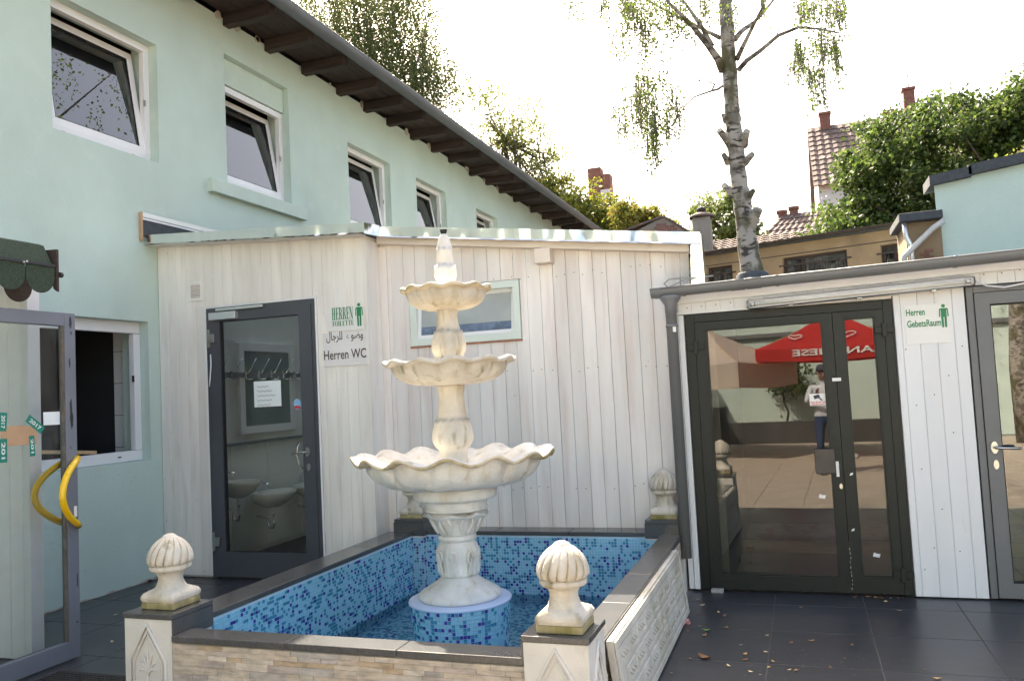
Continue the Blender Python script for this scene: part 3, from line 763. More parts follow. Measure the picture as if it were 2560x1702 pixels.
mb = MB(); q3(mb, a+fw+.03, b-fw-.03, .03, .104, -.004, .004); mb.build('blue_film', mat('blue_grey_film', (.13, .18, .27), .3, var=.3, vs=18, dirt=((.35, .38, .40), 14, .6, .75, (1, 1, 1), .5)), cw)
MB().box(a-.01, b+.01, yf+.005, yf+.03, c-.018, c-.002).build('sill_strip', mat('red_brown_strip', (.38, .17, .11), .7, var=.2, vs=20), cw)
# nail heads on the window wall
nail = None
for i in range(34):
    x = XC0+.06+i*.08+random.uniform(-.01, .01)
    for z in ((1.75, .78, 2.55) if i > 12 else (1.75, .78)):
        if x > XC1-.12 or random.random() < .35: continue
        z += random.uniform(-.02, .02)
        if nail is None:
            nail = MB().lathe(x, YC-.002, [(.0042, 0), (.0042, .002)], 8).build('nail_head', M['scuff'], an); nail.rotation_euler = (math.pi/2, 0, 0); nail.location = tuple(np.array([x, YC, z])-WLOC[an.name])
        else: shared('nail_head', nail.data, (x, YC-.0005, z), an, (math.pi/2, 0, 0))

# washroom door
a, b, zt = WD; df = MB()
df.box(a, a+.06, YB-.005, YB+.075, .0, zt); df.box(b-.045, b, YB-.005, YB+.075, .0, zt); df.box(a+.06, b-.045, YB-.005, YB+.075, zt-.05, zt)
frame = df.build('door_frame', M['anthracite'], an, bevel=.003)
mb = MB()
mb.box(a-.02, a-.002, YB-.004, YB+.02, .02, zt+.018); mb.box(a-.002, b+.02, YB-.004, YB+.02, zt+.002, zt+.018); mb.box(b+.002, b+.02, YB-.004, YB+.02, .02, zt+.002)
mb.build('door_trim', M['plank_white'], an)
gx0, gx1, gz0, gz1 = -5.12, -4.252, .245, 2.385
mb = MB(); l0, l1, lz0, lz1 = a+.05, b-.035, .02, zt-.045; yl = YB-.022
for r in ((l0, gx0, lz0, lz1), (gx1, l1, lz0, lz1), (gx0, gx1, lz0, gz0), (gx0, gx1, gz1, lz1)): mb.box(r[0], r[1], yl, yl+.06, r[2], r[3])
door = mb.build('door', M['anthracite'], an)
MB().add([(gx0-.005, yl+.03, gz0-.005), (gx1+.005, yl+.03, gz0-.005), (gx1+.005, yl+.03, gz1+.005), (gx0-.005, yl+.03, gz1+.005)], [(0, 1, 2, 3)]).build('pane', M['glass_wc'], door)
mb = MB(); g = .008
for r in ((gx0, gx1, gz0, gz0+g), (gx0, gx1, gz1-g, gz1), (gx0, gx0+g, gz0+g, gz1-g), (gx1-g, gx1, gz0+g, gz1-g)): mb.box(r[0], r[1], yl+.012, yl+.029, r[2], r[3])
mb.build('glazing_gasket', M['black'], door)
def lever(mb, x, y, z, sgn, L=.135):
    mb.lathe(0, 0, [(.022, 0), (.022, .01)], 16)      # rosette, turned to face -Y below
    k = len(mb.v)-32
    for i in range(k, len(mb.v)):
        px, py, pz = mb.v[i]; mb.v[i] = (x+px, y-pz, z+py*1.9)
    mb.tube([(x, y, z), (x, y-.045, z), (x+sgn*.015, y-.055, z), (x+sgn*L, y-.055, z-.006)], .0095, 8)
mb = MB(); lever(mb, -4.20, yl-.001, 1.145, -1); mb.build('handle', M['steel'], door)
mb = MB(); mb.tube([(-4.255, yl-.02, 1.235), (-4.275, yl-.045, 1.2), (-4.285, yl-.05, 1.13), (-4.27, yl-.045, 1.05), (-4.235, yl-.02, .99)], .006, 6); mb.build('pull_bow', M['steel'], door)
mb = MB().lathe(0, 0, [(.018, 0), (.018, .008)], 16)
mb.v = [(-4.195+p[0], yl-p[2], 1.01+p[1]*1.9) for p in mb.v]; mb.build('key_plate', M['steel'], door)
mb = MB(); mb.box(-5.20, -4.90, yl-.055, yl-.001, 2.395, 2.465); mb.build('door_closer', M['alu_matt'], door, bevel=.004)
mb = MB(); mb.box(-5.14, -4.62, yl-.028, yl-.003, 2.48, 2.505); mb.build('closer_rail', M['alu_matt'], door, bevel=.003)
for z in (2.23, .34):
    mb = MB(); mb.box(a+.03, a+.058, YB-.04, YB-.006, z-.085, z+.085); mb.box(a+.058, a+.11, YB-.045, YB-.023, z-.04, z+.04); mb.build('hinge', M['steel'], door, bevel=.003)
mb = MB().tube([(a+.065, YB-.035, 2.08), (a+.075, YB-.045, 1.98), (a+.06, YB-.045, 1.84), (a+.04, YB-.03, 1.78)], .006, 6); mb.build('cable_loop', M['pvc'], door)

# washroom interior
mb = MB().box(XA+.003, -5.65, 6.50, 9.3, 0.013, 2.95); lin = mb.build('wall_lining', M['wall_tile'], an)
tme = None
for r in range(3):
    for c_ in range(5):
        p = (-5.645, 6.80+c_*.62, .06+r*.37)
        if tme is None:
            tme = MB().box(-5.649, -5.641, p[1]-.305, p[1]+.305, p[2], p[2]+.362).build('wall_tile', M['wall_tile'], lin, bevel=.002).data
        else: shared('wall_tile', tme, p, lin)
MB().box(-5.649, -5.60, 6.5, 9.3, 1.175, 1.20).build('ledge', M['grey_frame'], lin)
mb = MB()
for r in ((7.25, 8.25, 1.28, 1.36), (7.25, 8.25, 2.17, 2.25), (7.25, 7.33, 1.36, 2.17), (8.17, 8.25, 1.36, 2.17)): mb.box(-5.649, -5.60, r[0], r[1], r[2], r[3])
iw = mb.build('inner_window', M['pvc'], an); MB().box(-5.648, -5.625, 7.33, 8.17, 1.36, 2.17).build('pane', mat('dim_pane', (.16, .19, .18), .1), iw)
def basin(name, y, z, w, label):
    t = thing(name, label, 'wash basin', (-5.64, y, z), 'wash basins behind the glass door')
    mb = MB(); n, k = 24, 7; vs = []
    for i in range(k+1):
        q = i/k; rad = math.cos((1-q)*1.25) if i else .25
        for j in range(n):
            th = 2*math.pi*j/n
            xx = max(math.cos(th)*.20*rad, -.19)+.21; vs.append((-5.64+xx*(1+.05*q), y+math.sin(th)*w/2*rad, z-.17*(1-q)**.8))
    for i in range(2):                                   # rim and hollow
        for j in range(n):
            th = 2*math.pi*j/n; rad = (.90, .55)[i]
            vs.append((-5.64+math.cos(th)*.20*rad+.22, y+math.sin(th)*w/2*rad, z-(.004, .10)[i]))
    fs = [(i*n+j, i*n+(j+1) % n, (i+1)*n+(j+1) % n, (i+1)*n+j) for i in range(k+2) for j in range(n)]
    mb.add(vs, fs, 0, True); mb.add(vs[-n:], [tuple(range(n))]); mb.add(vs[:n], [tuple(range(n))[::-1]])
    mb.build('bowl', M['ceramic'], t)
    mb = MB(); mb.tube([(-5.59, y, z), (-5.59, y, z+.07), (-5.57, y, z+.085), (-5.47, y, z+.07)], .014, 8); mb.tube([(-5.59, y, z+.085), (-5.55, y, z+.12)], .007, 6); mb.build('tap', M['chrome'], t)
    mb = MB(); mb.tube([(-5.43, y, z-.17), (-5.43, y, z-.24)], .022, 8, 1)
    mb.tube([(-5.43, y, z-.24), (-5.43, y, z-.36), (-5.44, y, z-.39), (-5.48, y, z-.39), (-5.50, y, z-.36), (-5.51, y, z-.29), (-5.64, y, z-.27)], .014, 8, 0); mb.build('trap', [M['chrome'], M['pvc']], t)
basin('wash_basin', 6.95, .83, .44, 'high wash basin nearest the hinges inside the glass washroom door')
basin('wash_basin', 7.52, .655, .60, 'middle wide wash basin seen through the glass washroom door')
basin('wash_basin', 8.28, .655, .60, 'farthest wash basin seen beside the handle of the washroom door')
t = thing('coat_rack', 'wall rail of double coat hooks seen through the glass washroom door', 'coat rack', (-5.62, 7.7, 1.88))
MB().box(-5.598, -5.58, 6.7, 8.75, 1.88, 1.935).build('rail', M['grey_frame'], t)
for i in range(9):
    y = 6.85+.225*i; mb = MB()
    mb.tube([(-5.575, y, 1.91), (-5.54, y+.02, 1.93), (-5.47, y+.06, 2.08)], .006, 6); mb.tube([(-5.575, y, 1.89), (-5.55, y, 1.86), (-5.50, y+.03, 1.86), (-5.49, y+.03, 1.89)], .006, 6); mb.box(-5.58, -5.565, y-.015, y+.015, 1.87, 1.95)
    mb.build('hook', M['chrome'], t)
t = thing('soap_bottle', 'soap bottle with yellow pump on the near wash basin', 'bottle', (-5.55, 6.80, .83))
MB().lathe(-5.55, 6.80, [(.03, .83), (.032, .90), (.028, .93), (.012, .94), (.012, .95)], 14).build('flask', M['glass_clear'], t)
MB().lathe(-5.55, 6.80, [(.018, .951), (.018, .975), (.008, .98), (.008, 1.0)], 12).build('pump', mat('yellow_plastic', (.75, .6, .05), .4), t)

# papers and stickers on the washroom door glass
yg = yl-.003
c5 = lambda x, y: (380+x/2.0632, 700+y/2.0632)
def sheet(name, x0, x1, z0, z1, y, m, parent=None, **k):
    return MB().box(x0, x1, y, y+.0012, z0, z1).build(name, m, parent, **k)
pa, pb = onY(*c5(516, 527), yl), onY(*c5(660, 655), yl)
nt = thing('paper_notice', 'handwritten paper notice taped to the glass washroom door', 'notice', ((pa[0]+pb[0])/2, yg, pb[2]))
sheet('sheet', pa[0], pb[0], pb[2]+.01, pa[2]+.005, yg+.027, M['paper'], nt)
for i in range(5):
    z = pa[2]-.045-.042*i; x = pa[0]+.035
    xs = np.arange(x, x+(.13, .165, .20, .16, .145)[i], .006)
    mb = MB().tube([(q, yg+.0262, z+.006*math.sin(k*2.1)+.004*math.sin(k*.73+i)) for k, q in enumerate(xs)], .0016, 4); mb.build('handwriting', M['ink'], nt)
p = onY(*c5(742, 640), yl)
st_ = thing('round_sticker', 'small round blue and red sticker on the washroom door glass', 'sticker', (p[0], yg, p[2]-.045))
mb = MB().prism([(p[0]+.042*math.cos(q), yg+.0255, p[2]+.048*math.sin(q)) for q in np.linspace(0, 2*math.pi, 24, endpoint=False)], (0, .0012, 0)); mb.build('disc', mat('sticker_blue', (.25, .45, .68), .4, var=.25, vs=30), st_)
mb = MB().prism([(p[0]-.036, yg+.0245, p[2]-.02), (p[0]-.005, yg+.0245, p[2]-.012), (p[0]+.036, yg+.0245, p[2]-.024), (p[0]+.02, yg+.0245, p[2]-.04), (p[0]-.02, yg+.0245, p[2]-.04)], (0, .0009, 0)); mb.build('red_print', M['red'], st_)

# signs beside the washroom door
ys = YB-.004; RX, UZ = (1, 0, 0), (0, 0, 1)
s1 = thing('wall_sign', 'white sign lettered HERREN TOILETTE in green with man pictogram', 'sign', (-3.77, ys, 2.33))
a0, a1 = onY(*c5(903, 152), ys), onY(*c5(1096, 252), ys)
MB().box(a0[0], a1[0], ys-.004, ys, a1[2], a0[2]+.004).build('plate', M['sign_white'], s1, bevel=.001)
q0, q1 = onY(*c5(930, 208), ys), onY(*c5(1040, 158), ys); mb = MB()
put_didone('HERREN', (q0[0], ys-.0045, q0[2]), RX, UZ, q1[0]-q0[0], .108, mb); mb.build('lettering', M['sign_green'], s1); mb = MB()
q0, q1 = onY(*c5(930, 240), ys), onY(*c5(1043, 219), ys)
put_didone('TOILETTE', (q0[0], ys-.0045, q0[2]), RX, UZ, q1[0]-q0[0], .044, mb); mb.build('lettering', M['sign_green'], s1)
q0 = onY(*c5(1072, 237), ys); mb = MB(); pictogram((q0[0], ys-.0045, q0[2]), RX, UZ, .205, mb); mb.build('man_pictogram', M['sign_green'], s1)
s2 = thing('wall_sign', 'white two line sign with Arabic script above Herren WC', 'sign', (-3.8, ys, 1.93))
a0, a1 = onY(*c5(882, 277), ys), onY(*c5(1112, 428), ys)
MB().box(a0[0], a1[0], ys-.005, ys, a1[2]-.01, a0[2]).build('plate', mat('acrylic_white', (.74, .73, .72), .18, var=.05, vs=3), s2, bevel=.001)
q0, q1 = onY(*c5(890, 414), ys), onY(*c5(1107, 372), ys); mb = MB()
put_text('wc', (q0[0], ys-.0055, q0[2]), RX, UZ, q1[0]-q0[0], .085, mb); mb.build('lettering', M['sign_black'], s2)
q0, q1 = onY(*c5(902, 330), ys), onY(*c5(1090, 285), ys); mb = MB()
put_text('arab', (q0[0], ys-.0055, q0[2]+.005), RX, UZ, q1[0]-q0[0], .10, mb); mb.build('arabic_lettering', M['sign_black'], s2)

# ------------------------------------------------------------------ prayer room shed on the right
sh = thing('prayer_room_shed', 'white boarded low shed with dark double door and grey gutter on the right', 'building', (2.6, 8.5, 0))
zD = lambda x: 2.205+.022*(x+.85)            # lower edge of the fascia
DD = (-.828, .652, 2.118)                    # double door opening
GD = (1.128, 2.25, 2.16)                     # grey door opening
MB().box(-.872, -.832, YD-.012, YD+.05, .015, 2.115).build('door_trim', M['plank_white'], sh, bevel=.003)
MB().box(-.915, -.876, YD-.004, YD+.05, .015, 2.20).build('door_trim', M['plank_white'], sh, bevel=.003)
MB().box(-.874, DD[1], YD-.010, YD+.02, 2.122, 2.140).build('door_trim', M['plank_white'], sh)
x = -.872
while x < .66:                                # short boards over the double door
    w = min(.107, .66-x); board(x, x+w, YD-.004, YD+.016, 2.141, zD(x)+.03, zD(x+w)+.03, M['plank_white'], sh); x += w
for x0, x1 in ((.660, .705), (.705, .816), (.816, .927), (.927, 1.038), (1.038, 1.118)):
    board(x0, x1, YD-.006, YD+.016, .012, zD(x0)+.03, zD(x1)+.03, M['plank_white'], sh)
x = 1.118
while x < GD[1]+.05:
    w = .107; board(x, x+w, YD-.004, YD+.016, GD[2]+.01, zD(x)+.04, zD(x+w)+.04, M['plank_white'], sh); x += w
while x < 6.4:
    w = .107; board(x, x+w, YD-.004, YD+.016, .012, zD(x)+.04, zD(x+w)+.04, M['plank_white'], sh); x += w
mb = MB(); wall_holes(mb, (-.91, YD+.0515, 0), (1, 0, 0), (0, 0, 1), (0, -1, 0), 7.35, 2.24, [(DD[0]+.91, DD[1]+.91, 0, DD[2]), (GD[0]+.91, GD[1]+.91, 0, GD[2])], .1)
mb.build('wall_core', mat('grey_board_back', (.36, .36, .36), .8), sh)
slant(MB(), -.90, 6.4, YD-.035, YD-.012, zD, 0, .085).build('fascia_board', M['plank_white'], sh, bevel=.003)
mb = MB(); mb.hexa([(-.62, YD-.03, 2.30), (6.4, YD-.03, 2.46), (6.4, 12.0, 2.86), (-.62, 12.0, 2.70), (-.62, YD-.03, 2.33), (6.4, YD-.03, 2.49), (6.4, 12.0, 2.90), (-.62, 12.0, 2.74)])
mb.build('roof', M['felt'], sh)
mb = MB(); mb.hexa([(-.74, 6.63, 0), (-.62, 6.63, 0), (-.62, 11.9, 0), (-.74, 11.9, 0), (-.74, 6.63, 2.312), (-.62, 6.63, 2.312), (-.62, 11.9, 2.705), (-.74, 11.9, 2.705)]); mb.box(6.3, 6.4, 6.64, 11.9, 0, 2.48); mb.box(-.615, 6.29, 11.8, 11.9, 0, 2.69)
mb.build('shed_wall', M['house_white'], sh)
MB().box(-.615, 6.3, 6.63, 7.93, -.05, .004).build('threshold_floor', M['floor_tile'], sh)
MB().box(-.615, 6.3, 7.94, 7.97, .004, .105).build('step_board', M['step_wood'], sh)
MB().box(-.615, 6.3, 7.972, 11.8, .004, .10).build('carpet_floor', M['carpet'], sh)
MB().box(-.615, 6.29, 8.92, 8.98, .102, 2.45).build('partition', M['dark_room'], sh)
# double door
a, b, zt = DD; yl = YD+.004
fr = MB()
fr.box(a+.002, a+.075, yl, yl+.07, .012, zt-.003); fr.box(b-.062, b-.002, yl, yl+.07, .012, zt-.003); fr.box(a+.075, b-.062, yl, yl+.07, zt-.065, zt-.003)
fr.build('door_frame', M['green_black'], sh, bevel=.003)
def leaf(x0, x1, g0, g1, gz0, gz1, par, hs):
    mb = MB(); z0, z1 = .022, zt-.068
    for r in ((x0, g0, z0, z1), (g1, x1, z0, z1), (g0, g1, z0, gz0), (g0, g1, gz1, z1)): mb.box(r[0], r[1], yl-.012, yl+.05, r[2], r[3])
    d = mb.build('door', M['green_black'], par)
    sk = .0235*(g1-g0)/2                       # the leaves hang very slightly out of true
    MB().add([(g0-.004, yl+.022+sk, gz0-.004), (g1+.004, yl+.022-sk, gz0-.004), (g1+.004, yl+.022-sk, gz1+.004), (g0-.004, yl+.022+sk, gz1+.004)], [(0, 1, 2, 3)]).build('pane', M['glass_door'], d)
    mb = MB(); g = .012
    for r in ((g0, g1, gz0, gz0+g), (g0, g1, gz1-g, gz1), (g0, g0+g, gz0+g, gz1-g), (g1-g, g1, gz0+g, gz1-g)): mb.box(r[0], r[1], yl-.004, yl+.02, r[2], r[3])
    mb.build('glazing_bead', M['green_black'], d)
    for hx, z in hs:
        mb = MB(); mb.box(hx-.065, hx+.065, yl-.026, yl-.0125, z-.022, z+.022); mb.box(hx-.016, hx+.016, yl-.040, yl-.026, z-.05, z+.05); mb.build('hinge', M['green_black'], d, bevel=.003)
    return d
d1 = leaf(a+.077, .243, -.675, .172, .125, 1.995, sh, [(a+.078, 1.86)])
d2 = leaf(.247, b-.064, .318, .530, .135, 2.003, sh, [(b-.063, 1.90), (b-.063, .16)])
MB().box(.215, .275, yl-.0165, yl-.0125, 1.548, 1.572).build('label_strip', M['sign_white'], d1)
q0, q1 = onY(2035, 1122, 6.46), onY(2094, 1183, 6.46)
MB().box(q0[0], q1[0]-.01, yl-.03, yl-.0125, q1[2], q0[2]).build('letter_plate', mat('dull_brown_plate', (.045, .038, .035), .4, var=.2, vs=12), d1, bevel=.004)
MB().box(q1[0]-.008, q1[0]+.012, yl-.022, yl-.0125, .855, .965).build('strike_plate', M['sign_white'], d1)
mb = MB().lathe(0, 0, [(.011, 0), (.011, .006)], 14); mb.v = [(.222+p[0], yl-.0125-p[2], .785+p[1]*1.8) for p in mb.v]; mb.build('key_plate', M['steel'], d1)
for x, z in ((.285, .86), (.268, .46)):
    MB().prism([(x, yl-.0128, z), (x+.02, yl-.0128, z+.006), (x+.024, yl-.0128, z+.022), (x+.006, yl-.0128, z+.018)], (0, -.0006, 0)).build('paint_chip', M['sign_white'], d2)
for i in range(10):
    x = .245+random.uniform(-.004, .006); z = .03+i*.032+random.uniform(0, .02)
    MB().box(x, x+.004, yl-.0135, yl-.0122, z, z+random.uniform(.006, .016)).build('paint_chip', M['sign_white'], d2)
for x, z in ((.062, .70), (.40, .28)):                     # scraps of foil tape on the panes
    MB().prism([(x, yl+.010, z), (x+.045, yl+.010, z-.008), (x+.052, yl+.010, z+.018), (x+.03, yl+.010, z+.02), (x+.01, yl+.010, z+.03)], (0, -.0006, 0)).build('foil_scrap', M['sign_white'], d1 if x < .2 else d2)
q0, q1 = onY(2023, 985, 6.46), onY(2066, 1013, 6.46)
cs = thing('camera_sticker', 'small white video surveillance sticker on the dark door glass', 'sticker', ((q0[0]+q1[0])/2, yl+.016, q1[2]))
MB().box(q0[0], q1[0], yl+.009, yl+.0105, q1[2], q0[2]).build('plate', M['sign_white'], cs)
w_, h_ = q1[0]-q0[0], q0[2]-q1[2]; mb = MB()
put_text('cctv1', (q0[0]+.005, yl+.0085, q1[2]+h_*.22), RX, UZ, w_-.01, h_*.16, mb, lift=.001); mb.build('lettering', M['red'], cs); mb = MB(); put_text('cctv2', (q0[0]+.01, yl+.0085, q1[2]+h_*.04), RX, UZ, w_-.02, h_*.15, mb, lift=.001); mb.build('lettering', M['red'], cs)
mb = MB(); cx, cz = q0[0]+w_*.5, q1[2]+h_*.70
mb.prism([(cx-.03, yl+.0084, cz+.012), (cx+.012, yl+.0084, cz+.022), (cx+.018, yl+.0084, cz-.002), (cx-.022, yl+.0084, cz-.014)], (0, -.0006, 0))
mb.prism([(cx+.004, yl+.0084, cz-.006), (cx+.016, yl+.0084, cz-.004), (cx+.036, yl+.0084, cz-.022), (cx+.026, yl+.0084, cz-.026)], (0, -.0006, 0)); mb.build('camera_icon', M['ink'], cs)
MB().box(a+.08, a+.17, YD-.06, YD-.01, .0, .028).build('door_stop', M['concrete'], label='chipped pale concrete stop under the hinge corner of the dark double door', cat='door stop', bevel=.004)
# grey door
a, b, zt = GD; mb = MB()
mb.box(a, a+.045, yl-.01, yl+.07, .012, zt); mb.box(b-.045, b, yl-.01, yl+.07, .012, zt); mb.box(a+.045, b-.045, yl-.01, yl+.07, zt-.045, zt); mb.build('door_frame', M['grey_frame'], sh, bevel=.003)
mb = MB(); g0, g1, gz0, gz1 = 1.268, 2.11, .118, 2.03
for r in ((a+.049, g0, .02, zt-.049), (g1, b-.049, .02, zt-.049), (g0, g1, .02, gz0), (g0, g1, gz1, zt-.049)): mb.box(r[0], r[1], yl-.022, yl+.05, r[2], r[3])
gd = mb.build('door', M['grey_frame'], sh)
MB().add([(g0-.004, yl+.02, gz0-.004), (g1+.004, yl+.02, gz0-.004), (g1+.004, yl+.02, gz1+.004), (g0-.004, yl+.02, gz1+.004)], [(0, 1, 2, 3)]).build('pane', glass_mat('wavy_grey_glass', (.55, .62, .60), 2.4), gd)
mb = MB()
for r in ((g0, g1, gz1-.008, gz1), (g0, g0+.008, gz0, gz1-.008), (g0+.008, g1, gz0, gz0+.008)): mb.box(r[0], r[1], yl-.01, yl+.018, r[2], r[3])
mb.build('glazing_gasket', M['black'], gd)
mb = MB(); lever(mb, 1.222, yl-.023, 1.042, 1, .15); mb.build('handle', M['steel'], gd)
mb = MB().lathe(0, 0, [(.017, 0), (.017, .008)], 14); mb.v = [(1.224+p[0], yl-.023-p[2], .925+p[1]*1.9) for p in mb.v]; mb.build('key_plate', M['steel'], gd)
nm_ = nail.data
for x, z in ((-.80, 2.17), (-.69, 2.175), (-.58, 2.18), (-.47, 2.185), (.72, 1.75), (.76, 1.35), (.76, .9), (.87, 1.9), (.87, .62), (.98, 1.55), (.98, 1.15), (1.08, 1.75), (.88, 1.42), (.80, .35), (.96, .33), (.73, .20), (1.25, 2.24), (1.36, 2.24), (1.47, 2.25)):
    shared('nail_head', nm_, (x, YD-.0065, z), sh, (math.pi/2, 0, 0))
# gutter and downpipe
gy, gr = 6.315, .066
mb = MB(); gutter(mb, (-1.045, gy, 2.315), (6.4, gy, 2.46), gr); gD = mb.build('gutter', M['pvc_grey'], sh)
mb = MB(); mb.add([(-1.046, gy+gr*math.cos(t), 2.315-gr*math.sin(t)) for t in np.linspace(0, math.pi, 13)], [tuple(range(13))]); mb.build('end_cap', M['pvc_grey'], gD)
for x, l in ((-.985, .03), (-.795, .012), (-.40, .05), (-.28, .05), (-.115, .012), (1.05, .012), (2.1, .05)):
    zz = 2.315+.0195*(x+1.045); mb = MB(); gutter(mb, (x-l, gy, zz), (x+l, gy, zz+.0195*2*l), gr+.005); mb.build('gutter_joint', M['pvc_grey'], gD)
mb = MB().lathe(-.905, gy+.005, [(.043, 0.28), (.043, 2.13), (.046, 2.131), (.046, 2.19), (.075, 2.235), (.085, 2.262)], 20); dp = mb.build('downpipe', M['pvc_grey'], sh)
MB().lathe(-.905, gy+.005, [(.047, 2.02), (.047, 2.04)], 20).build('pipe_clip', M['pvc_grey'], dp)
MB().box(-.893, -.868, gy-.040, gy-.0375, 1.98, 2.02).build('pipe_label', M['sign_white'], dp)
# tube lamp over the double door
tl0, tl1, lz = -.335, 1.165, lambda x: 2.152+.028*(x+.335)
lp = thing('tube_lamp', 'long clear plastic fluorescent tube lamp mounted over the dark double door', 'lamp', (.4, 6.40, 2.13))
ly = 6.395
MB().bar((tl0, ly+.025, lz(tl0)), (tl1, ly+.025, lz(tl1)), .05, .062).build('housing', M['pvc'], lp, bevel=.005)
clear = glass_mat('clear_plastic', (.97, .97, .96), 1.35)
mb = MB().tube([(tl0-.012, ly-.005, lz(tl0)), (tl0+.02, ly-.005, lz(tl0)), (tl1-.02, ly-.005, lz(tl1)), (tl1+.012, ly-.005, lz(tl1))], [.030, .038, .038, .030], 14); mb.build('cover', clear, lp)
mb = MB().tube([(tl0+.05, ly-.005, lz(tl0+.05)), (tl1-.05, ly-.005, lz(tl1-.05))], .0145, 12); mb.build('tube', mat('lamp_tube', (.80, .80, .77), .25), lp)
for x in (tl0+.03, tl1-.03): MB().tube([(x-.02, ly-.005, lz(x)), (x+.02, ly-.005, lz(x))], .018, 12).build('tube_cap', M['alu_matt'], lp)
for x in (-.05, .42, .9): MB().box(x, x+.03, ly-.045, ly+.03, lz(x)-.044, lz(x)-.038).build('cover_clip', M['steel'], lp)
MB().tube([(tl1+.015, ly, lz(tl1)), (1.25, ly+.02, 2.155), (1.36, ly+.03, 2.135), (1.47, ly+.03, 2.15), (1.6, ly+.03, 2.20), (2.2, ly+.03, 2.24)], .006, 6).build('lamp_cable', M['pvc'], label='thin white cable sagging from the tube lamp over the grey door', cat='cable')
MB().tube([(-.93, 6.40, 2.34), (-.96, 6.42, 2.37), (-.92, 6.44, 2.405), (-.82, 6.47, 2.41), (-.74, 6.475, 2.40), (-.60, 6.60, 2.42)], .006, 6).build('roof_cable', mat('dull_cable', (.35, .34, .30), .6), label='grey cable looping over the end of the shed gutter', cat='cable')
MB().tube([(-.93, 6.40, 2.335), (-.87, 6.42, 2.36), (-.80, 6.46, 2.395), (-.72, 6.475, 2.40)], .005, 6).build('roof_cable', MATS['dull_cable'], label='thinner cable crossing below the grey loop at the shed gutter end', cat='cable')
s3 = thing('wall_sign', 'white sign lettered Herren GebetsRaum in green between the two shed doors', 'sign', (.87, YD-.01, 1.79))
c8 = lambda x, y: (2180+x/3.137, 700+y/3.137); yS = YD-.0075
a0, a1 = onY(*c8(247, 205), yS), onY(*c8(628, 482), yS); MB().box(a0[0], a1[0]-.002, yS-.003, yS, a1[2]-.004, a0[2]+.002).build('plate', M['sign_white'], s3, bevel=.001)
mb = MB(); q0, q1 = onY(*c8(268, 285), yS), onY(*c8(412, 237), yS); put_text('herren', (q0[0], yS-.0035, q0[2]), RX, UZ, q1[0]-q0[0], .048, mb); mb.build('lettering', M['sign_green'], s3); mb = MB()
q0, q1 = onY(*c8(277, 375), yS), onY(*c8(540, 320), yS); put_text('gebet', (q0[0], yS-.0035, q0[2]), RX, UZ, q1[0]-q0[0], .050, mb); mb.build('lettering', M['sign_green'], s3)
q0 = onY(*c8(570, 370), yS); mb = MB(); pictogram((q0[0], yS-.0035, q0[2]), RX, UZ, .165, mb); mb.build('man_pictogram', M['sign_green'], s3)

# ------------------------------------------------------------------ fountain pool
pool = thing('fountain_pool', 'rectangular raised pool lined with blue mosaic and edged with black granite', 'pool', (-2.15, 4.97, -.2))
OX0, OX1, OY0, OY1 = -3.385, -.950, 3.415, 6.60
mb = MB()
mb.box(OX0, PX0-.006, OY0, OY1, -.25, .415); mb.box(PX1+.006, OX1, OY0, OY1, -.25, .415); mb.box(PX0-.006, PX1+.006, OY0, PY0-.006, -.25, .415); mb.box(PX0-.006, PX1+.006, PY1+.006, OY1, -.25, .415)
mb.box(PX0-.006, PX1+.006, PY0-.006, PY1+.006, -.25, -.136)
mb.build('basin_wall', TILE[3], pool)
POST = {'fl': (-3.40, -3.09, 3.40, 3.71), 'fr': (-1.205, -.908, 3.375, 3.675), 'bl': (-3.36, -3.09, 6.34, 6.60), 'br': (-1.205, -.930, 6.35, 6.61)}
# coping slabs
def cope(x0, x1, y0, y1):
    MB().box(x0+.0012, x1-.0012, y0+.0012, y1-.0012, .417, CZ).build('coping_slab', M['granite'], pool, bevel=.004)
xs = [POST['fl'][1], -2.42, -1.82, POST['fr'][0]]
for p, q in zip(xs, xs[1:]): cope(p, q, 3.395, 3.545)
ys_ = np.linspace(POST['fl'][3], POST['bl'][2], 5)
for p, q in zip(ys_, ys_[1:]): cope(-3.41, -3.185, p, q)
ys_ = np.linspace(POST['fr'][3], POST['br'][2], 5)
for p, q in zip(ys_, ys_[1:]): cope(-1.085, -.926, p, q)
xs = np.linspace(POST['bl'][1], POST['br'][0], 4)
for p, q in zip(xs, xs[1:]): cope(p, q, 6.392, 6.605)
# mosaic
PITCH, TS = .0232, .0206
def mosaic_colors(nu, nv, rs):
    a = rs.random((nu, nv)); c = np.zeros((nu, nv), int)
    blob = rs.random((nu//4+2, nv//4+2))
    for i in range(nu):
        for j in range(nv):
            q = blob[i//4, j//4]*.25
            c[i, j] = 0 if a[i, j] < .72-q else (1 if a[i, j] < .89 else 2)
    return c
def mosaic_flat(name, P, U, V, lu, lv, parent, seed):
    P, U, V = (np.array(q, float) for q in (P, U, V)); Nn = np.cross(U, V); rs = np.random.default_rng(seed)
    nu, nv = int(lu/PITCH), int(lv/PITCH); C = mosaic_colors(nu, nv, rs); mb = MB(); t = .0035
    for i in range(nu):
        for j in range(nv):
            o = P+U*(i*PITCH+.0013)+V*(j*PITCH+.0013); h = t+rs.uniform(-.0006, .0006); e = .0012
            a = [o, o+U*TS, o+U*TS+V*TS, o+V*TS]; b = [o+U*e+V*e+Nn*h, o+U*(TS-e)+V*e+Nn*h, o+U*(TS-e)+V*(TS-e)+Nn*h, o+U*e+V*(TS-e)+Nn*h]
            mb.add(a+b, [(4, 5, 6, 7), (0, 1, 5, 4), (1, 2, 6, 5), (2, 3, 7, 6), (3, 0, 4, 7)], int(C[i, j]))
    return mb.build(name, TILE[:3], parent, kind='stuff')
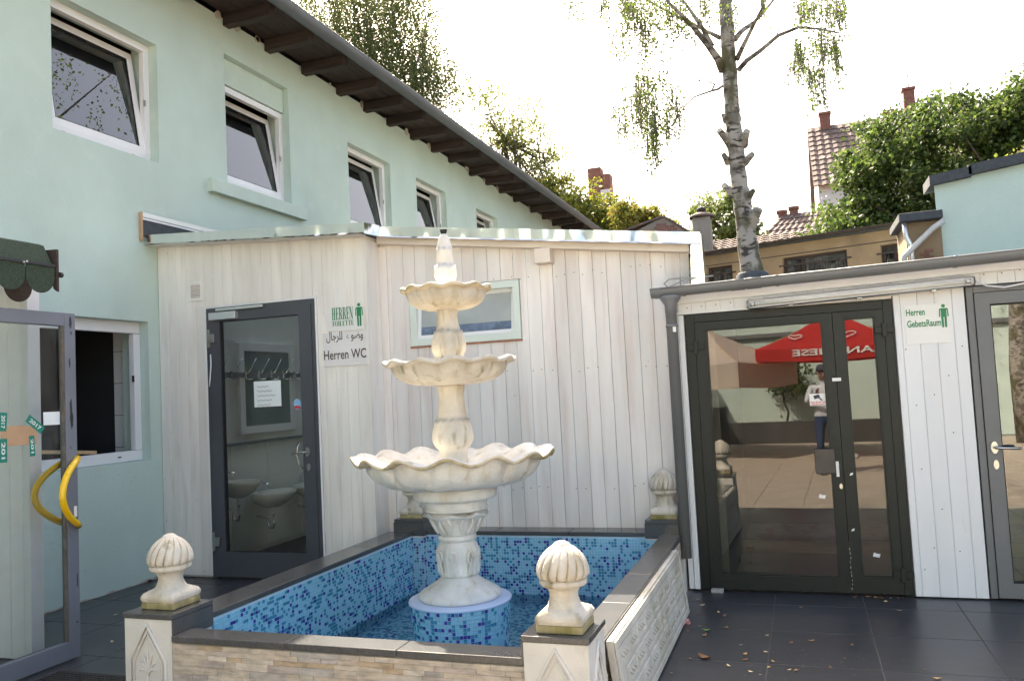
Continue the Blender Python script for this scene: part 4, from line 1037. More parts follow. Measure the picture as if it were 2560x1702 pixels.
e_ = .0062
mosaic_flat('mosaic_tiles', (PX0-e_+.0003, PY0, -.134), (0, 1, 0), (0, 0, 1), PY1-PY0, .548, pool, 1)
mosaic_flat('mosaic_tiles', (PX0, PY1+e_-.0003, -.134), (1, 0, 0), (0, 0, 1), PX1-PX0, .548, pool, 2)
mosaic_flat('mosaic_tiles', (PX1+e_-.0003, PY1, -.134), (0, -1, 0), (0, 0, 1), PY1-PY0, .548, pool, 3)
mosaic_flat('mosaic_tiles', (PX1, PY0-e_+.0003, -.134), (-1, 0, 0), (0, 0, 1), PX1-PX0, .548, pool, 4)
mosaic_flat('mosaic_tiles', (PX0, PY0, -.1358), (1, 0, 0), (0, 1, 0), PX1-PX0, PY1-PY0, pool, 5)
# corner posts
def relief(mb, O, R, U, Nn, w, h):
    """pointed panel with nested mouldings and a palmette, standing proud of the face"""
    O, R, U, Nn = (np.array(q, float) for q in (O, R, U, Nn))
    P = lambda a, b, d=.004: O+R*(a*w)+U*(b*h)+Nn*d
    for inset, rad in ((0.0, .0095), (.075, .006)):
        i = inset
        pts = [(-.36+i, -.02), (-.36+i, .56-i*.3), (0, .90-i*1.0), (.36-i, .56-i*.3), (.36-i, -.02)]
        mb.tube([P(*q) for q in pts], rad, 8)
    for k in range(-3, 4):
        an_ = k*.33; pts = []
        for q in np.linspace(0, 1, 7):
            rr = .27*(1-.10*abs(k)); aa = an_*(.25+1.05*q)
            pts.append(P(math.sin(aa)*rr*q, .40+math.cos(aa)*rr*q*.95, .004))
        mb.tube(pts, [.003, .0055, .007, .0075, .007, .0055, .003], 6)
    for zc in (.30, .12):
        for sx in (-1, 1):
            pts = [P(sx*(.115+.085*(1-q*.75)*math.cos(q*9.5+2.4)), zc+.072*(1-q*.75)*math.sin(q*9.5+2.4)) for q in np.linspace(0, 1, 22)]
            mb.tube(pts, .0048, 6)
    mb.tube([P(0, .02), P(0, .2), P(0, .42)], .0055, 6)
for k, (x0, x1, y0, y1) in POST.items():
    lab = {'fl': 'front post nearest the mint wall', 'fr': 'front post nearest the relief panel'}.get(k)
    mb = MB().box(x0+.004, x1-.004, y0+.004, y1-.004, -.005 if k[0] == 'f' else -.14, .5245); po = mb.build('post', M['post_stone'], pool, bevel=.004)
    MB().box(x0-.003, x1+.003, y0-.003, y1+.003, .526, .553).build('post_cap', M['granite'], po, bevel=.004)
    if k[0] == 'f':
        mb = MB(); relief(mb, ((x0+x1)/2, y0+.004, .03), (1, 0, 0), (0, 0, 1), (0, -1, 0), x1-x0, .52); mb.build('relief', M['post_stone'], po)
    if k == 'fr':
        mb = MB(); relief(mb, (x1-.004, (y0+y1)/2, .03), (0, 1, 0), (0, 0, 1), (1, 0, 0), y1-y0, .52); mb.build('relief', M['post_stone'], po)
    # granite lining on the faces that look into the pool
    if k in ('fl', 'bl'): MB().box(x1-.003, x1+.006, y0+.006 if k == 'fl' else y0-.004, y1-.004, CZ+.001 if k == 'fl' else .415, .5255).build('granite_lining', M['granite'], po)
    if k in ('fr', 'br'): MB().box(x0-.006, x0+.003, y0+.006, y1-.004, CZ+.001 if k == 'fr' else .415, .5255).build('granite_lining', M['granite'], po)
    if k[0] == 'b': MB().box(x0-.0065, x1+.0065, y0-.006, y0+.003, .4145, .5258).build('granite_lining', M['granite'], po)
    if k == 'bl':
        mosaic_flat('mosaic_tiles', (x0+.17, y0+.0035, -.134), (1, 0, 0), (0, 0, 1), x1-x0-.17, .548, po, 8); mosaic_flat('mosaic_tiles', (x1-.0035, y0, -.134), (0, 1, 0), (0, 0, 1), .065, .548, po, 9)
    if k == 'fl':
        MB().box(x1-.003, x1+.0055, 3.548, y1-.002, .4155, .4505).build('granite_lining', M['granite'], po); mosaic_flat('mosaic_tiles', (x1-.0035, 3.548, -.134), (0, 1, 0), (0, 0, 1), y1-3.548, .548, po, 11)
        mosaic_flat('mosaic_tiles', (x1, y1-.0035, -.134), (-1, 0, 0), (0, 0, 1), .11, .548, po, 12)
    if k == 'br':
        mosaic_flat('mosaic_tiles', (x0, y0+.0035, -.134), (1, 0, 0), (0, 0, 1), .125, .548, po, 10)
# ledge stone facing on the front and the right-hand side
def ledge(P, U, Nn, L, rs, tag_):
    P, U, Nn = (np.array(q, float) for q in (P, U, Nn)); z = .006; UZn = np.array([0, 0, 1.0])
    while z < .405:
        h = rs.choice([.024, .030, .036, .044]); h = min(h, .412-z); u = 0
        while u < L-.01:
            l = min(rs.uniform(.06, .21), L-u); d = rs.uniform(.009, .0125)
            c = P+U*(u+l/2)+UZn*(z+h/2)
            k = int(rs.choice(5, p=[.40, .09, .15, .22, .14]))
            sk = rs.uniform(-.002, .002)
            mb = MB().hexa([c-U*(l/2-.0004)-UZn*(h/2-.0004), c+U*(l/2-.0004)-UZn*(h/2-.0004), c+U*(l/2-.0004)-UZn*(h/2-.0004)+Nn*(d+sk), c-U*(l/2-.0004)-UZn*(h/2-.0004)+Nn*(d-sk),
                            c-U*(l/2-.0004)+UZn*(h/2-.0004), c+U*(l/2-.0004)+UZn*(h/2-.0004), c+U*(l/2-.0004)+UZn*(h/2-.0004)+Nn*(d-.002+sk), c-U*(l/2-.0004)+UZn*(h/2-.0004)+Nn*(d-.002-sk)])
            mb.build('ledge_stone', LEDGE[k], pool, bevel=.0018); u += l
        z += h
rs = np.random.default_rng(3)
MB().box(POST['fl'][1]+.002, POST['fr'][0]-.002, OY0-.004, OY0-.0005, .0, .414).build('facing_bed', M['mortar'], pool)
ledge((POST['fl'][1]+.002, OY0-.004, 0), (1, 0, 0), (0, -1, 0), POST['fr'][0]-POST['fl'][1]-.004, rs, 'front')
ledge((OX1+.0005, POST['fr'][3]+.002, 0), (0, 1, 0), (1, 0, 0), POST['br'][2]-POST['fr'][3]-.004, rs, 'side')
# water
wm = bpy.data.materials.new('pool_water'); wm.use_nodes = True
N = wm.node_tree.nodes; L = wm.node_tree.links; N.clear()
o_ = N.new('ShaderNodeOutputMaterial'); rf = N.new('ShaderNodeBsdfRefraction'); rf.inputs['IOR'].default_value = 1.33; rf.inputs['Color'].default_value = (.90, .96, .98, 1)
gl = N.new('ShaderNodeBsdfGlossy'); gl.inputs['Roughness'].default_value = .0; fr_ = N.new('ShaderNodeFresnel'); fr_.inputs['IOR'].default_value = 1.33
mx = N.new('ShaderNodeMixShader'); geo = N.new('ShaderNodeNewGeometry'); ns = N.new('ShaderNodeTexNoise'); ns.inputs['Scale'].default_value = 22; ns.inputs['Detail'].default_value = 1.5
bp = N.new('ShaderNodeBump'); bp.inputs['Strength'].default_value = .55; bp.inputs['Distance'].default_value = .02
L.new(geo.outputs['Position'], ns.inputs['Vector']); L.new(ns.outputs['Fac'], bp.inputs['Height'])
for n_ in (rf, gl, fr_): L.new(bp.outputs[0], n_.inputs['Normal'])
tp = N.new('ShaderNodeBsdfTransparent'); tp.inputs[0].default_value = (.86, .94, .97, 1)
lpn = N.new('ShaderNodeMixShader'); lpn.inputs[0].default_value = .5
lpn.inputs[0].default_value = 1.0
L.new(rf.outputs[0], lpn.inputs[1]); L.new(tp.outputs[0], lpn.inputs[2])
L.new(fr_.outputs[0], mx.inputs[0]); L.new(lpn.outputs[0], mx.inputs[1]); L.new(gl.outputs[0], mx.inputs[2]); L.new(mx.outputs[0], o_.inputs['Surface'])
MB().add([(PX0-.002, PY0-.002, -.055), (PX1+.002, PY0-.002, -.055), (PX1+.002, PY1+.002, -.055), (PX0-.002, PY1+.002, -.055)], [(0, 1, 2, 3)]).build('water', wm, kind='structure')

# ------------------------------------------------------------------ finials on the posts
def make_finial(cx, cy, z0, label):
    t = thing('stone_finial', label, 'finial', (cx, cy, z0), 'stone finials on the pool posts')
    MB().box(cx-.104, cx+.104, cy-.104, cy+.104, z0, z0+.034).build('plinth', M['moss'], t, bevel=.006)
    mb = MB(); n = 4; ring = []                      # square shoulder running into the round neck
    lev = [(.100, .035, 0), (.106, .048, 0), (.106, .062, 0), (.098, .078, .05), (.084, .090, .35), (.074, .100, .8), (.070, .115, 1), (.063, .135, 1), (.0625, .155, 1), (.070, .172, 1), (.084, .184, 1)]
    nn = 48; vs = []
    for r, z, round_ in lev:
        for j in range(nn):
            q = 2*math.pi*j/nn; c, s_ = math.cos(q), math.sin(q); sq = 1/max(abs(c), abs(s_)); k = sq*(1-round_)+round_
            vs.append((cx+r*k*c, cy+r*k*s_, z0+z))
    k = len(lev); mb.add(vs, [(i*nn+j, i*nn+(j+1) % nn, (i+1)*nn+(j+1) % nn, (i+1)*nn+j) for i in range(k-1) for j in range(nn)], 0, True); mb.build('neck', M['stone_cream'], t)
    mb = MB()
    def bead(q, tt, r, z, i): return (r*(1+.028*abs(math.sin(q*12))), z)
    mb.lathe(cx, cy, [(.080, z0+.183), (.096, z0+.188), (.104, z0+.198), (.102, z0+.210), (.094, z0+.218)], 96, bead); mb.build('bead_ring', M['stone_cream'], t)
    prof = [(.086, .214), (.104, .220), (.114, .232), (.1155, .248), (.113, .266), (.106, .288), (.095, .309), (.080, .328), (.062, .344), (.046, .354), (.040, .358), (.035, .364), (.026, .371), (.013, .3755), (.0005, .377)]
    def flute(q, tt, r, z, i):
        if i > 9: return (r, z)
        a = .075*(1-i/13); g = abs(math.sin(q*8))**.4
        return (r*(1-a*1.6+2*a*g), z, q+.32*(i/9)**1.6)
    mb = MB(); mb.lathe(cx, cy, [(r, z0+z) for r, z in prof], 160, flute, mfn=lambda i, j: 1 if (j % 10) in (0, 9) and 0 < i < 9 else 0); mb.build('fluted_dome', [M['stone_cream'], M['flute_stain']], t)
    return t
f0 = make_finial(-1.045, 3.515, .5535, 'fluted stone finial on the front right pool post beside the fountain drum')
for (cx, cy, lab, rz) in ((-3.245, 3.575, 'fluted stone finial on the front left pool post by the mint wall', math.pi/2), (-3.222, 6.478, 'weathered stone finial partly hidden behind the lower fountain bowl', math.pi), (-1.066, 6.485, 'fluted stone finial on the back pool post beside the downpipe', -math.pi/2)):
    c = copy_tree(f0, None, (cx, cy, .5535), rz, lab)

# ------------------------------------------------------------------ relief panel leaning on the pool wall
rp = thing('relief_panel', 'weathered carved stone panel leaning along the outer side of the pool', 'stone panel', (-.87, 4.75, 0))
Y0, Y1 = 3.74, 5.83; pb_, pt_ = np.array([-.842, 0, .003]), np.array([-.893, 0, .437])
V = (pt_-pb_); Hp = np.linalg.norm(V); V /= Hp; Yv = np.array([0, 1.0, 0]); Nn = np.cross(Yv, V); Nn = Nn if Nn[0] > 0 else -Nn
PP = lambda y, v, d=0: pb_+Yv*y+V*v+Nn*d
mb = MB().hexa([PP(Y0, 0, -.034), PP(Y1, 0, -.034), PP(Y1, 0, 0), PP(Y0, 0, 0), PP(Y0, Hp, -.034), PP(Y1, Hp, -.034), PP(Y1, Hp, 0), PP(Y0, Hp, 0)]); mb.build('slab', M['panel_stone'], rp, bevel=.004)
mb = MB()
for r in ((Y0+.01, Y1-.01, .01, .045), (Y0+.01, Y1-.01, Hp-.045, Hp-.01), (Y0+.01, Y0+.05, .045, Hp-.045), (Y1-.05, Y1-.01, .045, Hp-.045)):
    mb.hexa([PP(r[0], r[2], .001), PP(r[1], r[2], .001), PP(r[1], r[2], .012), PP(r[0], r[2], .012), PP(r[0], r[3], .001), PP(r[1], r[3], .001), PP(r[1], r[3], .012), PP(r[0], r[3], .012)])
mb.build('border', M['panel_stone'], rp, bevel=.003)
for i in range(3):
    for j in range(9):
        w = .215; y = Y0+.06+j*w+(w/2 if i % 2 else 0); v = .055+i*.112
        if y+w-.012 > Y1-.06: w = Y1-.06-y+.012
        if w < .06: continue
        mb = MB(); a, b, c, d = y, y+w-.012, v, v+.10
        mb.hexa([PP(a, c, .001), PP(b, c, .001), PP(b-.006, c+.006, .006), PP(a+.006, c+.006, .006), PP(a, d, .001), PP(b, d, .001), PP(b-.006, d-.006, .006), PP(a+.006, d-.006, .006)])
        for k in range(3):
            yc = a+(b-a)*(.25+.25*k); mb.tube([PP(yc+.028*math.sin(q*5), c+.02+.06*q, .006) for q in np.linspace(0, 1, 7)], [.002, .004, .006, .007, .006, .004, .002], 6)
        mb.build('carved_block', M['panel_stone'], rp)

# ------------------------------------------------------------------ tiered fountain
FX, FY = -2.17, 4.95
ft = thing('tiered_fountain', 'three tier cast stone fountain with scalloped bowls on a blue mosaic drum', 'fountain', (FX, FY, -.13))
mb = MB().lathe(FX, FY, [(.286, -.134), (.322, .268)], 90, smooth=True); drum = mb.build('drum', TILE[3], ft)
mb = MB().lathe(FX, FY, [(.320, .266), (.331, .272), (.333, .281), (.328, .288), (.2, .291)], 64); mb.build('drum_top', M['blue_render'], ft)
nrow = 17; cand = []
rs = np.random.default_rng(21); C = mosaic_colors(90, nrow, rs)
cosT = math.atan2(.036, .402)
for j in range(nrow):
    z = -.125+j*PITCH
    r = .286+.036*(z+PITCH/2+.134)/.402
    ncol = int(2*math.pi*.32/PITCH)
    for i in range(ncol):
        th = 2*math.pi*i/ncol
        p = np.array([FX+(r+.0002)*math.cos(th), FY+(r+.0002)*math.sin(th), z])
        face = math.cos(th)*(-FX)+math.sin(th)*(-FY)          # towards the camera
        cand.append((face-(.9 if z < .02 else 0)*5 + z*.5, p, th, int(C[i % 90, j]), r))
cand.sort(key=lambda q: -q[0])
def tile_box(c):
    mb = MB(); w = TS*.5; e = .0012; d = .0035
    a = [(0, -w, .0013), (0, w, .0013), (0, w, .0013+TS), (0, -w, .0013+TS)]; b = [(d, -w+e, .0013+e), (d, w-e, .0013+e), (d, w-e, TS+.0013-e), (d, -w+e, TS+.0013-e)]
    mb.add(a+b, [(4, 5, 6, 7), (0, 1, 5, 4), (1, 2, 6, 5), (2, 3, 7, 6), (3, 0, 4, 7)]); return mb
tmesh = []
for c in range(3):
    t_ = tile_box(c); me = bpy.data.meshes.new('mosaic_tile'); me.from_pydata(t_.v, [], t_.f); me.materials.append(TILE[c]); me.update(); tmesh.append(me)
rest = MB(); tb = tile_box(0)
for k, (_, p, th, c, r) in enumerate(cand):
    if k < 300:
        o = shared('mosaic_tile', tmesh[c], p, drum, (0, cosT, th))
    else:
        ct, st = math.cos(th), math.sin(th); s2_, c2_ = math.sin(cosT), math.cos(cosT)
        vs = []
        for x, y, z in tb.v:
            x, z = x*c2_+z*s2_, -x*s2_+z*c2_
            vs.append((p[0]+x*ct-y*st, p[1]+x*st+y*ct, p[2]+z))
        rest.add(vs, tb.f, c)
rest.build('mosaic_tiles', TILE[:3], drum, kind='stuff')
SC, SW = M['stone_cream'], M['stone_white']
def ribs(n, a, i0, i1, ph=0.0, sharp=1.0):
    def fn(q, t, r, z, i):
        if i < i0 or i > i1: return (r, z)
        return (r*(1-a+2*a*abs(math.sin((q+ph)*n/2))**sharp), z)
    return fn
# foot: flared skirt
mb = MB(); mb.lathe(FX, FY, [(.255, .2915), (.265, .300), (.268, .315), (.258, .330), (.215, .358), (.165, .388), (.128, .415), (.114, .432)], 96,
                    lambda q, t, r, z, i: (r*(1+.012*math.sin(q*48)*(1 if i < 6 else .4)), z)); mb.build('skirt', SW, ft)
# column with leaves
def leafcol(q, t, r, z, i):
    w = math.cos(q*4); u = max(0, w)**.5
    return (r*(1+.11*u*math.sin(t*math.pi)-.03+.028*math.sin(q*24)*math.sin(t*math.pi)), z)
mb = MB(); mb.lathe(FX, FY, [(.110, .425), (.124, .436), (.132, .446), (.123, .458), (.120, .475), (.124, .505), (.129, .540), (.132, .575), (.131, .605), (.125, .630), (.112, .648), (.105, .655)], 96, leafcol); col = mb.build('column', SW, ft)
for k in range(8):                                     # acanthus scrolls on the shaft
    q = k*math.pi/4+.2; s_ = 1 if k % 2 else -1
    pts = []
    for u in np.linspace(0, 1, 20):
        a = q+s_*.17*(1-u*.8)*math.cos(u*7.5); zz = .565+.06*(1-u*.8)*math.sin(u*7.5)-.02
        pts.append((FX+.137*math.cos(a), FY+.137*math.sin(a), zz))
    MB().tube(pts, [.0105*(1-.5*u) for u in np.linspace(0, 1, 20)], 6).build('acanthus_scroll', SW, col)
    for v in (-.09, 0, .09):
        MB().tube([(FX+(.128+.012*u)*math.cos(q+v*(1-u)), FY+(.128+.012*u)*math.sin(q+v*(1-u)), .44+.09*u) for u in np.linspace(0, 1, 6)], [.004, .008, .009, .008, .006, .003], 6).build('acanthus_leaf', SW, col)
mb = MB(); mb.lathe(FX, FY, [(.108, .652), (.121, .660), (.125, .673), (.121, .686), (.108, .693)], 120, lambda q, t, r, z, i: (r*(1+.012*math.sin(q*36)), z)); mb.build('neck_ring', SW, ft)
# capital with drooping leaf rim
def cap(q, t, r, z, i):
    k = max(0, t-.25)/.75; w = abs(math.cos(q*3.5))
    return (r*(1+.10*k*w+.015*math.sin(q*28)*math.sin(t*math.pi)), z-.030*k*k*w)
mb = MB(); mb.lathe(FX, FY, [(.108, .690), (.118, .705), (.126, .725), (.135, .750), (.148, .775), (.165, .798), (.184, .815), (.199, .826), (.203, .836), (.196, .843), (.18, .846)], 112, cap); cp = mb.build('capital', SW, ft)
for k in range(7):
    q = k*2*math.pi/7+.15
    for s_ in (-1, 1):
        pts = [(FX+(.122+.06*u)*math.cos(q+s_*(.06+.18*math.sin(u*2.6))), FY+(.122+.06*u)*math.sin(q+s_*(.06+.18*math.sin(u*2.6))), .700+.11*u) for u in np.linspace(0, 1, 9)]
        MB().tube(pts, [.004, .008, .010, .011, .011, .010, .009, .007, .004], 6).build('acanthus_scroll', SW, cp)
mb = MB(); mb.lathe(FX, FY, [(.185, .845), (.206, .850), (.212, .858), (.206, .867), (.199, .870), (.200, .880), (.206, .905), (.212, .914), (.240, .920), (.262, .926), (.270, .936), (.271, .965), (.270, .990), (.262, 1.000), (.24, 1.004)], 80,
                    lambda q, t, r, z, i: (r*(1+(.004*math.sin(q*60) if 4 < i < 8 else 0)), z)); mb.build('capital_slab', SW, ft)
def bowl(name, zr, R, zb, rb, n, amp, m, depth_in, rin, lipm, ph=0.0, flare=.06):
    """scalloped bowl: outside from (rb, zb) to the rolled lip at (R, zr), hollow inside"""
    prof = []; K = 9
    for i in range(K+1):
        u = i/K; prof.append((rb+(R-flare-rb)*math.sin(u*math.pi/2)**.85, zb+(zr-.022-zb)*(1-math.cos(u*math.pi/2)**1.0)**1.15))
    outer = len(prof)
    prof += [(R-flare*.45, zr-.020), (R-.006, zr-.019), (R, zr-.010)]
    lip = len(prof)
    prof += [(R-.004, zr+.002), (R-flare*.5, zr+.006), (R-flare*1.05, zr-.002)]
    for u in (.2, .4, .6, .8, 1.0):
        prof.append((R-flare*1.05-(R-flare*1.05-rin)*u, zr-.002-depth_in*math.sin(u*math.pi/2)))
    def fn(q, t, r, z, i):
        g = (r/R)**2.2; c = math.cos((q+ph)*n); sc_ = abs(math.sin((q+ph)*n/2))**.5
        dr = .085*(r/R)**.7*(sc_-.8) if i < outer else .06*g*(sc_-.75)
        return (r*(1+dr), z+amp*g*(-c) if i >= outer-2 else z+amp*g*(-c)*.5)
    N_ = n*14
    mb = MB()
    vs = []; k = len(prof)
    for i, (r, z) in enumerate(prof):
        for j in range(N_):
            q = 2*math.pi*j/N_; rr, zz = fn(q, i/(k-1), r, z, i); vs.append((FX+rr*math.cos(q), FY+rr*math.sin(q), zz))
    for i in range(k-1):
        mb.add([], [], 0)
        o = 0
        for j in range(N_):
            mb.f.append((i*N_+j, i*N_+(j+1) % N_, (i+1)*N_+(j+1) % N_, (i+1)*N_+j)); mb.m.append(1 if outer <= i+1 <= lip else 0); mb.s.append(True)
    mb.v = [tuple(p) for p in vs]
    mb.f.append(tuple(range(N_))[::-1]); mb.m.append(0); mb.s.append(False)
    mb.f.append(tuple((k-1)*N_+j for j in range(N_))); mb.m.append(0); mb.s.append(False)
    return mb.build(name, [m, lipm, M['flute_stain']], ft)
bowl('lower_bowl', 1.205, .655, 1.002, .25, 14, .024, SW, .135, .12, M['stone_lip'], .1, .085)
# middle stem
stem1 = [(.112, 1.068), (.112, 1.090), (.096, 1.105), (.090, 1.215), (.092, 1.235), (.112, 1.255), (.126, 1.275), (.134, 1.305), (.133, 1.335), (.126, 1.372), (.117, 1.405), (.112, 1.424), (.104, 1.428), (.098, 1.460), (.090, 1.510), (.084, 1.560), (.083, 1.600), (.089, 1.622), (.088, 1.630), (.092, 1.640), (.090, 1.665)]
mb = MB(); mb.lathe(FX, FY, stem1, 120, lambda q, t, r, z, i: (r*(1+(.035*(abs(math.sin(q*7))**.5-.6) if 5 <= i <= 11 else (.012*math.cos(q*8) if 12 < i < 17 else 0))), z+(.012*abs(math.sin(q*7)) if i == 11 else 0))); mb.build('lower_stem', SC, ft)
bowl('middle_bowl', 1.815, .435, 1.655, .085, 12, .012, SC, .11, .10, M['stone_cream'], .3, .055)
stem2 = [(.105, 1.735), (.112, 1.822), (.096, 1.838), (.094, 1.850), (.104, 1.868), (.112, 1.895), (.1125, 1.92), (.106, 1.955), (.097, 1.985), (.093, 2.003), (.084, 2.007), (.077, 2.035), (.069, 2.065), (.066, 2.095), (.066, 2.12), (.071, 2.135), (.068, 2.145), (.071, 2.152), (.070, 2.165)]
mb = MB(); mb.lathe(FX, FY, stem2, 112, lambda q, t, r, z, i: (r*(1+(.04*(abs(math.sin(q*7))**.5-.6) if 3 <= i <= 9 else (.015*math.cos(q*6) if 9 < i < 14 else 0))), z+(.010*abs(math.sin(q*7)) if i == 9 else 0))); mb.build('upper_stem', SC, ft)
bowl('upper_bowl', 2.292, .300, 2.150, .065, 12, .008, SC, .09, .06, M['stone_lip'], .2, .035)
top = [(.06, 2.215), (.066, 2.30), (.064, 2.325), (.061, 2.335), (.062, 2.347), (.069, 2.362), (.074, 2.385), (.073, 2.41), (.068, 2.436), (.059, 2.438), (.058, 2.47), (.054, 2.51), (.051, 2.538), (.055, 2.545), (.050, 2.552), (.048, 2.58), (.040, 2.61), (.030, 2.635), (.022, 2.652), (.018, 2.655)]
mb = MB(); mb.lathe(FX, FY, top, 96, lambda q, t, r, z, i: (r*(1+(.05*(abs(math.sin(q*4))**.5-.6) if 4 <= i <= 8 or 12 <= i <= 17 else (.02*math.cos(q*8) if 8 < i < 12 else 0))), z+(.014*abs(math.sin(q*4)) if i in (8, 13) else 0))); mb.build('top_ornament', mat('bleached_cast_stone', (.70, .665, .60), .72, var=.10, vs=7, bump=.25, bs=70, dirt=((.50, .45, .36), 8, .55, .75, (1.6, 1.6, .5), .6)), ft)
MB().lathe(FX, FY, [(.016, 2.650), (.018, 2.660), (.026, 2.684), (.024, 2.686), (.012, 2.68)], 20).build('nozzle', M['black'], ft)

# ------------------------------------------------------------------ left foreground: porch, awning and glass door
pr = thing('entrance_porch', 'white boarded porch wall standing against the mint building at the left edge', 'porch', (-5.3, 4.1, 0))
x = -5.84
while x < -4.83:
    w = min(.118, -4.822-x); board(x, x+w, 4.075, 4.095, .01, 2.62, 2.62, M['plank_white'], pr); x += w
MB().box(-5.84, -4.826, 4.097, 4.15, .01, 2.62).build('wall_core', M['plank_white'], pr)
MB().box(-4.850, -4.818, 4.060, 4.155, .01, 2.60).build('corner_trim', M['plank_white'], pr, bevel=.003)
aw = thing('shingle_awning', 'small awning edged with dark green scalloped shingles at the left edge', 'awning', (-5.1, 3.2, 2.3))
MB().hexa([(-4.50, 3.0, 2.545), (-4.50, 3.985, 2.545), (-5.84, 3.985, 2.96), (-5.84, 3.0, 2.96), (-4.50, 3.0, 2.565), (-4.50, 3.985, 2.565), (-5.84, 3.985, 2.98), (-5.84, 3.0, 2.98)]).build('deck', M['shingle_back'], aw)
MB().hexa([(-4.475, 3.0, 2.552), (-4.475, 3.955, 2.552), (-4.515, 3.955, 2.552), (-4.515, 3.0, 2.552), (-4.52, 3.0, 2.675), (-4.52, 3.935, 2.675), (-4.56, 3.935, 2.69), (-4.56, 3.0, 2.69)]).build('shingle_course', M['shingle'], aw)
MB().box(-4.478, -4.462, 3.0, 3.97, 2.536, 2.552).build('batten', M['scuff'], aw)
def scallop(y0, y1, x, zt_, zb_, m):
    w = y1-y0; pts = [(x, y0+.004, zt_), (x, y0+.004, zb_+w*.5)]
    for q in np.linspace(math.pi, 2*math.pi, 15): pts.append((x, (y0+y1)/2+(w/2-.004)*math.cos(q), zb_+w*.5+w*.5*math.sin(q)))
    pts += [(x, y1-.004, zb_+w*.5), (x, y1-.004, zt_)]
    MB().prism(pts, (.006, 0, 0)).build('shingle', m, aw)
for k in range(4): scallop(3.763-.212*k, 3.975-.212*k, -4.478, 2.535, 2.362, M['shingle'])
scallop(3.79, 4.00, -4.70, 2.56, 2.325, M['shingle_back'])
MB().hexa([(-4.50, 3.987, 2.40), (-4.47, 3.987, 2.38), (-4.47, 4.003, 2.38), (-4.50, 4.003, 2.40), (-4.58, 3.987, 2.66), (-4.47, 3.987, 2.655), (-4.47, 4.003, 2.655), (-4.58, 4.003, 2.66)]).build('end_board', M['shingle_back'], aw)
MB().tube([(-4.465, 4.0, 2.49), (-4.465, 4.02, 2.49)], .018, 10).build('end_bolt', M['scuff'], aw)
for y in (3.74, 3.76): MB().tube([(-4.462, y, 2.54+(y-3.74)*.3), (-4.455, y, 2.54+(y-3.74)*.3)], .007, 8).build('screw', M['steel'], aw)

dr = thing('glass_door', 'open blue grey framed glass door with yellow bow handles and green tape', 'door', (-4.6, 3.7, 0))
gX, gy0, gy1 = -4.60, 3.12, 4.215
mb = MB(); mb.box(gX-.028, gX+.028, gy1-.085, gy1, .012, 2.262); mb.build('stile', M['blue_grey'], dr, bevel=.003)
MB().box(gX-.028, gX+.028, gy0, gy0+.085, .012, 2.262).build('stile', M['blue_grey'], dr, bevel=.003)
MB().box(gX-.028, gX+.028, gy0+.086, gy1-.086, 2.175, 2.262).build('rail', M['blue_grey'], dr, bevel=.003)
MB().box(gX-.028, gX+.028, gy0+.086, gy1-.086, .012, .125).build('rail', M['blue_grey'], dr, bevel=.003)
MB().add([(gX, gy0+.08, .12), (gX, gy1-.08, .12), (gX, gy1-.08, 2.18), (gX, gy0+.08, 2.18)], [(0, 1, 2, 3)]).build('pane', M['glass_clear'], dr)
mb = MB()
mb.box(gX+.006, gX+.024, gy1-.105, gy1-.0855, .126, 2.174); mb.build('glazing_bead', mat('worn_bead', (.10, .095, .085), .7, var=.3, vs=20, dirt=((.22, .12, .06), 12, .5, .7, (1, 1, .3), .7)), dr)
for sx in (1, -1):
    pts = []
    for q in np.linspace(-1, 1, 17):
        pts.append((gX+sx*(.035+.085*math.cos(q*math.pi/2)**.8), gy1-.04-.165*math.cos(q*math.pi/2)+.05*abs(q)**6, 1.075+.222*q))
    pts[0] = (gX+sx*.029, gy1+.0, .853); pts[-1] = (gX+sx*.029, gy1+.0, 1.297)
    MB().tube(pts, .0215, 12).build('handle', M['yellow'], dr)
xs_ = gX+.0286
for (y, z, w, h) in ((4.175, 2.20, .022, .10), (4.18, 2.13, .012, .03), (4.165, 1.93, .012, .07), (4.17, 1.60, .022, .22), (4.18, 1.55, .014, .10), (4.196, .50, .01, .11), (4.19, .235, .02, .012)):
    pts = [(xs_, y+w/2*math.cos(q)*random.uniform(.6, 1.1), z+h/2*math.sin(q)*random.uniform(.75, 1.05)) for q in np.linspace(0, 2*math.pi, 16, endpoint=False)]
    MB().prism(pts, (.0006, 0, 0)).build('scuff_mark', M['scuff'], dr)
MB().box(xs_-.001, xs_+.003, 4.178, 4.202, .915, .985).build('lock_plate', M['sign_white'], dr, bevel=.002)
xg = gX+.0025
def patch(name, pts, m, d=.0006): return MB().prism([(xg, y, z) for y, z in pts], (d, 0, 0)).build(name, m, dr)
g4 = lambda x, y: onX(x/3.919, 960+y/3.919, gX)[1:]
patch('packing_strip', [g4(0, 530), g4(60, 610), g4(355, 585), g4(358, 420), g4(200, 402), g4(0, 420)], M['cardboard'])
patch('packing_strip', [(3.45, 1.40), (3.66, 1.39), (3.66, 1.52), (3.45, 1.52)], M['cardboard'])
def tape_piece(p, q, w, word, flip=False):
    """green tape from p to q with white print"""
    p, q = np.array(g4(*p)), np.array(g4(*q)); d = q-p; Ln = np.linalg.norm(d); d /= Ln; n = np.array([-d[1], d[0]])
    pts = [p-n*w/2, q-n*w/2, q+n*w/2, p+n*w/2]
    o = MB().prism([(xg+.0008, a, b) for a, b in pts], (.0006, 0, 0)).build('tape', M['tape'], dr)
    mb = MB(); s0 = p+d*Ln*.15-n*w*.25
    put_text(word, (xg+.0016, s0[0], s0[1]), (0, d[0], d[1]), (0, n[0], n[1]), Ln*.7, w*.5, mb, lift=.0004); mb.build('tape_print', M['white'], o)
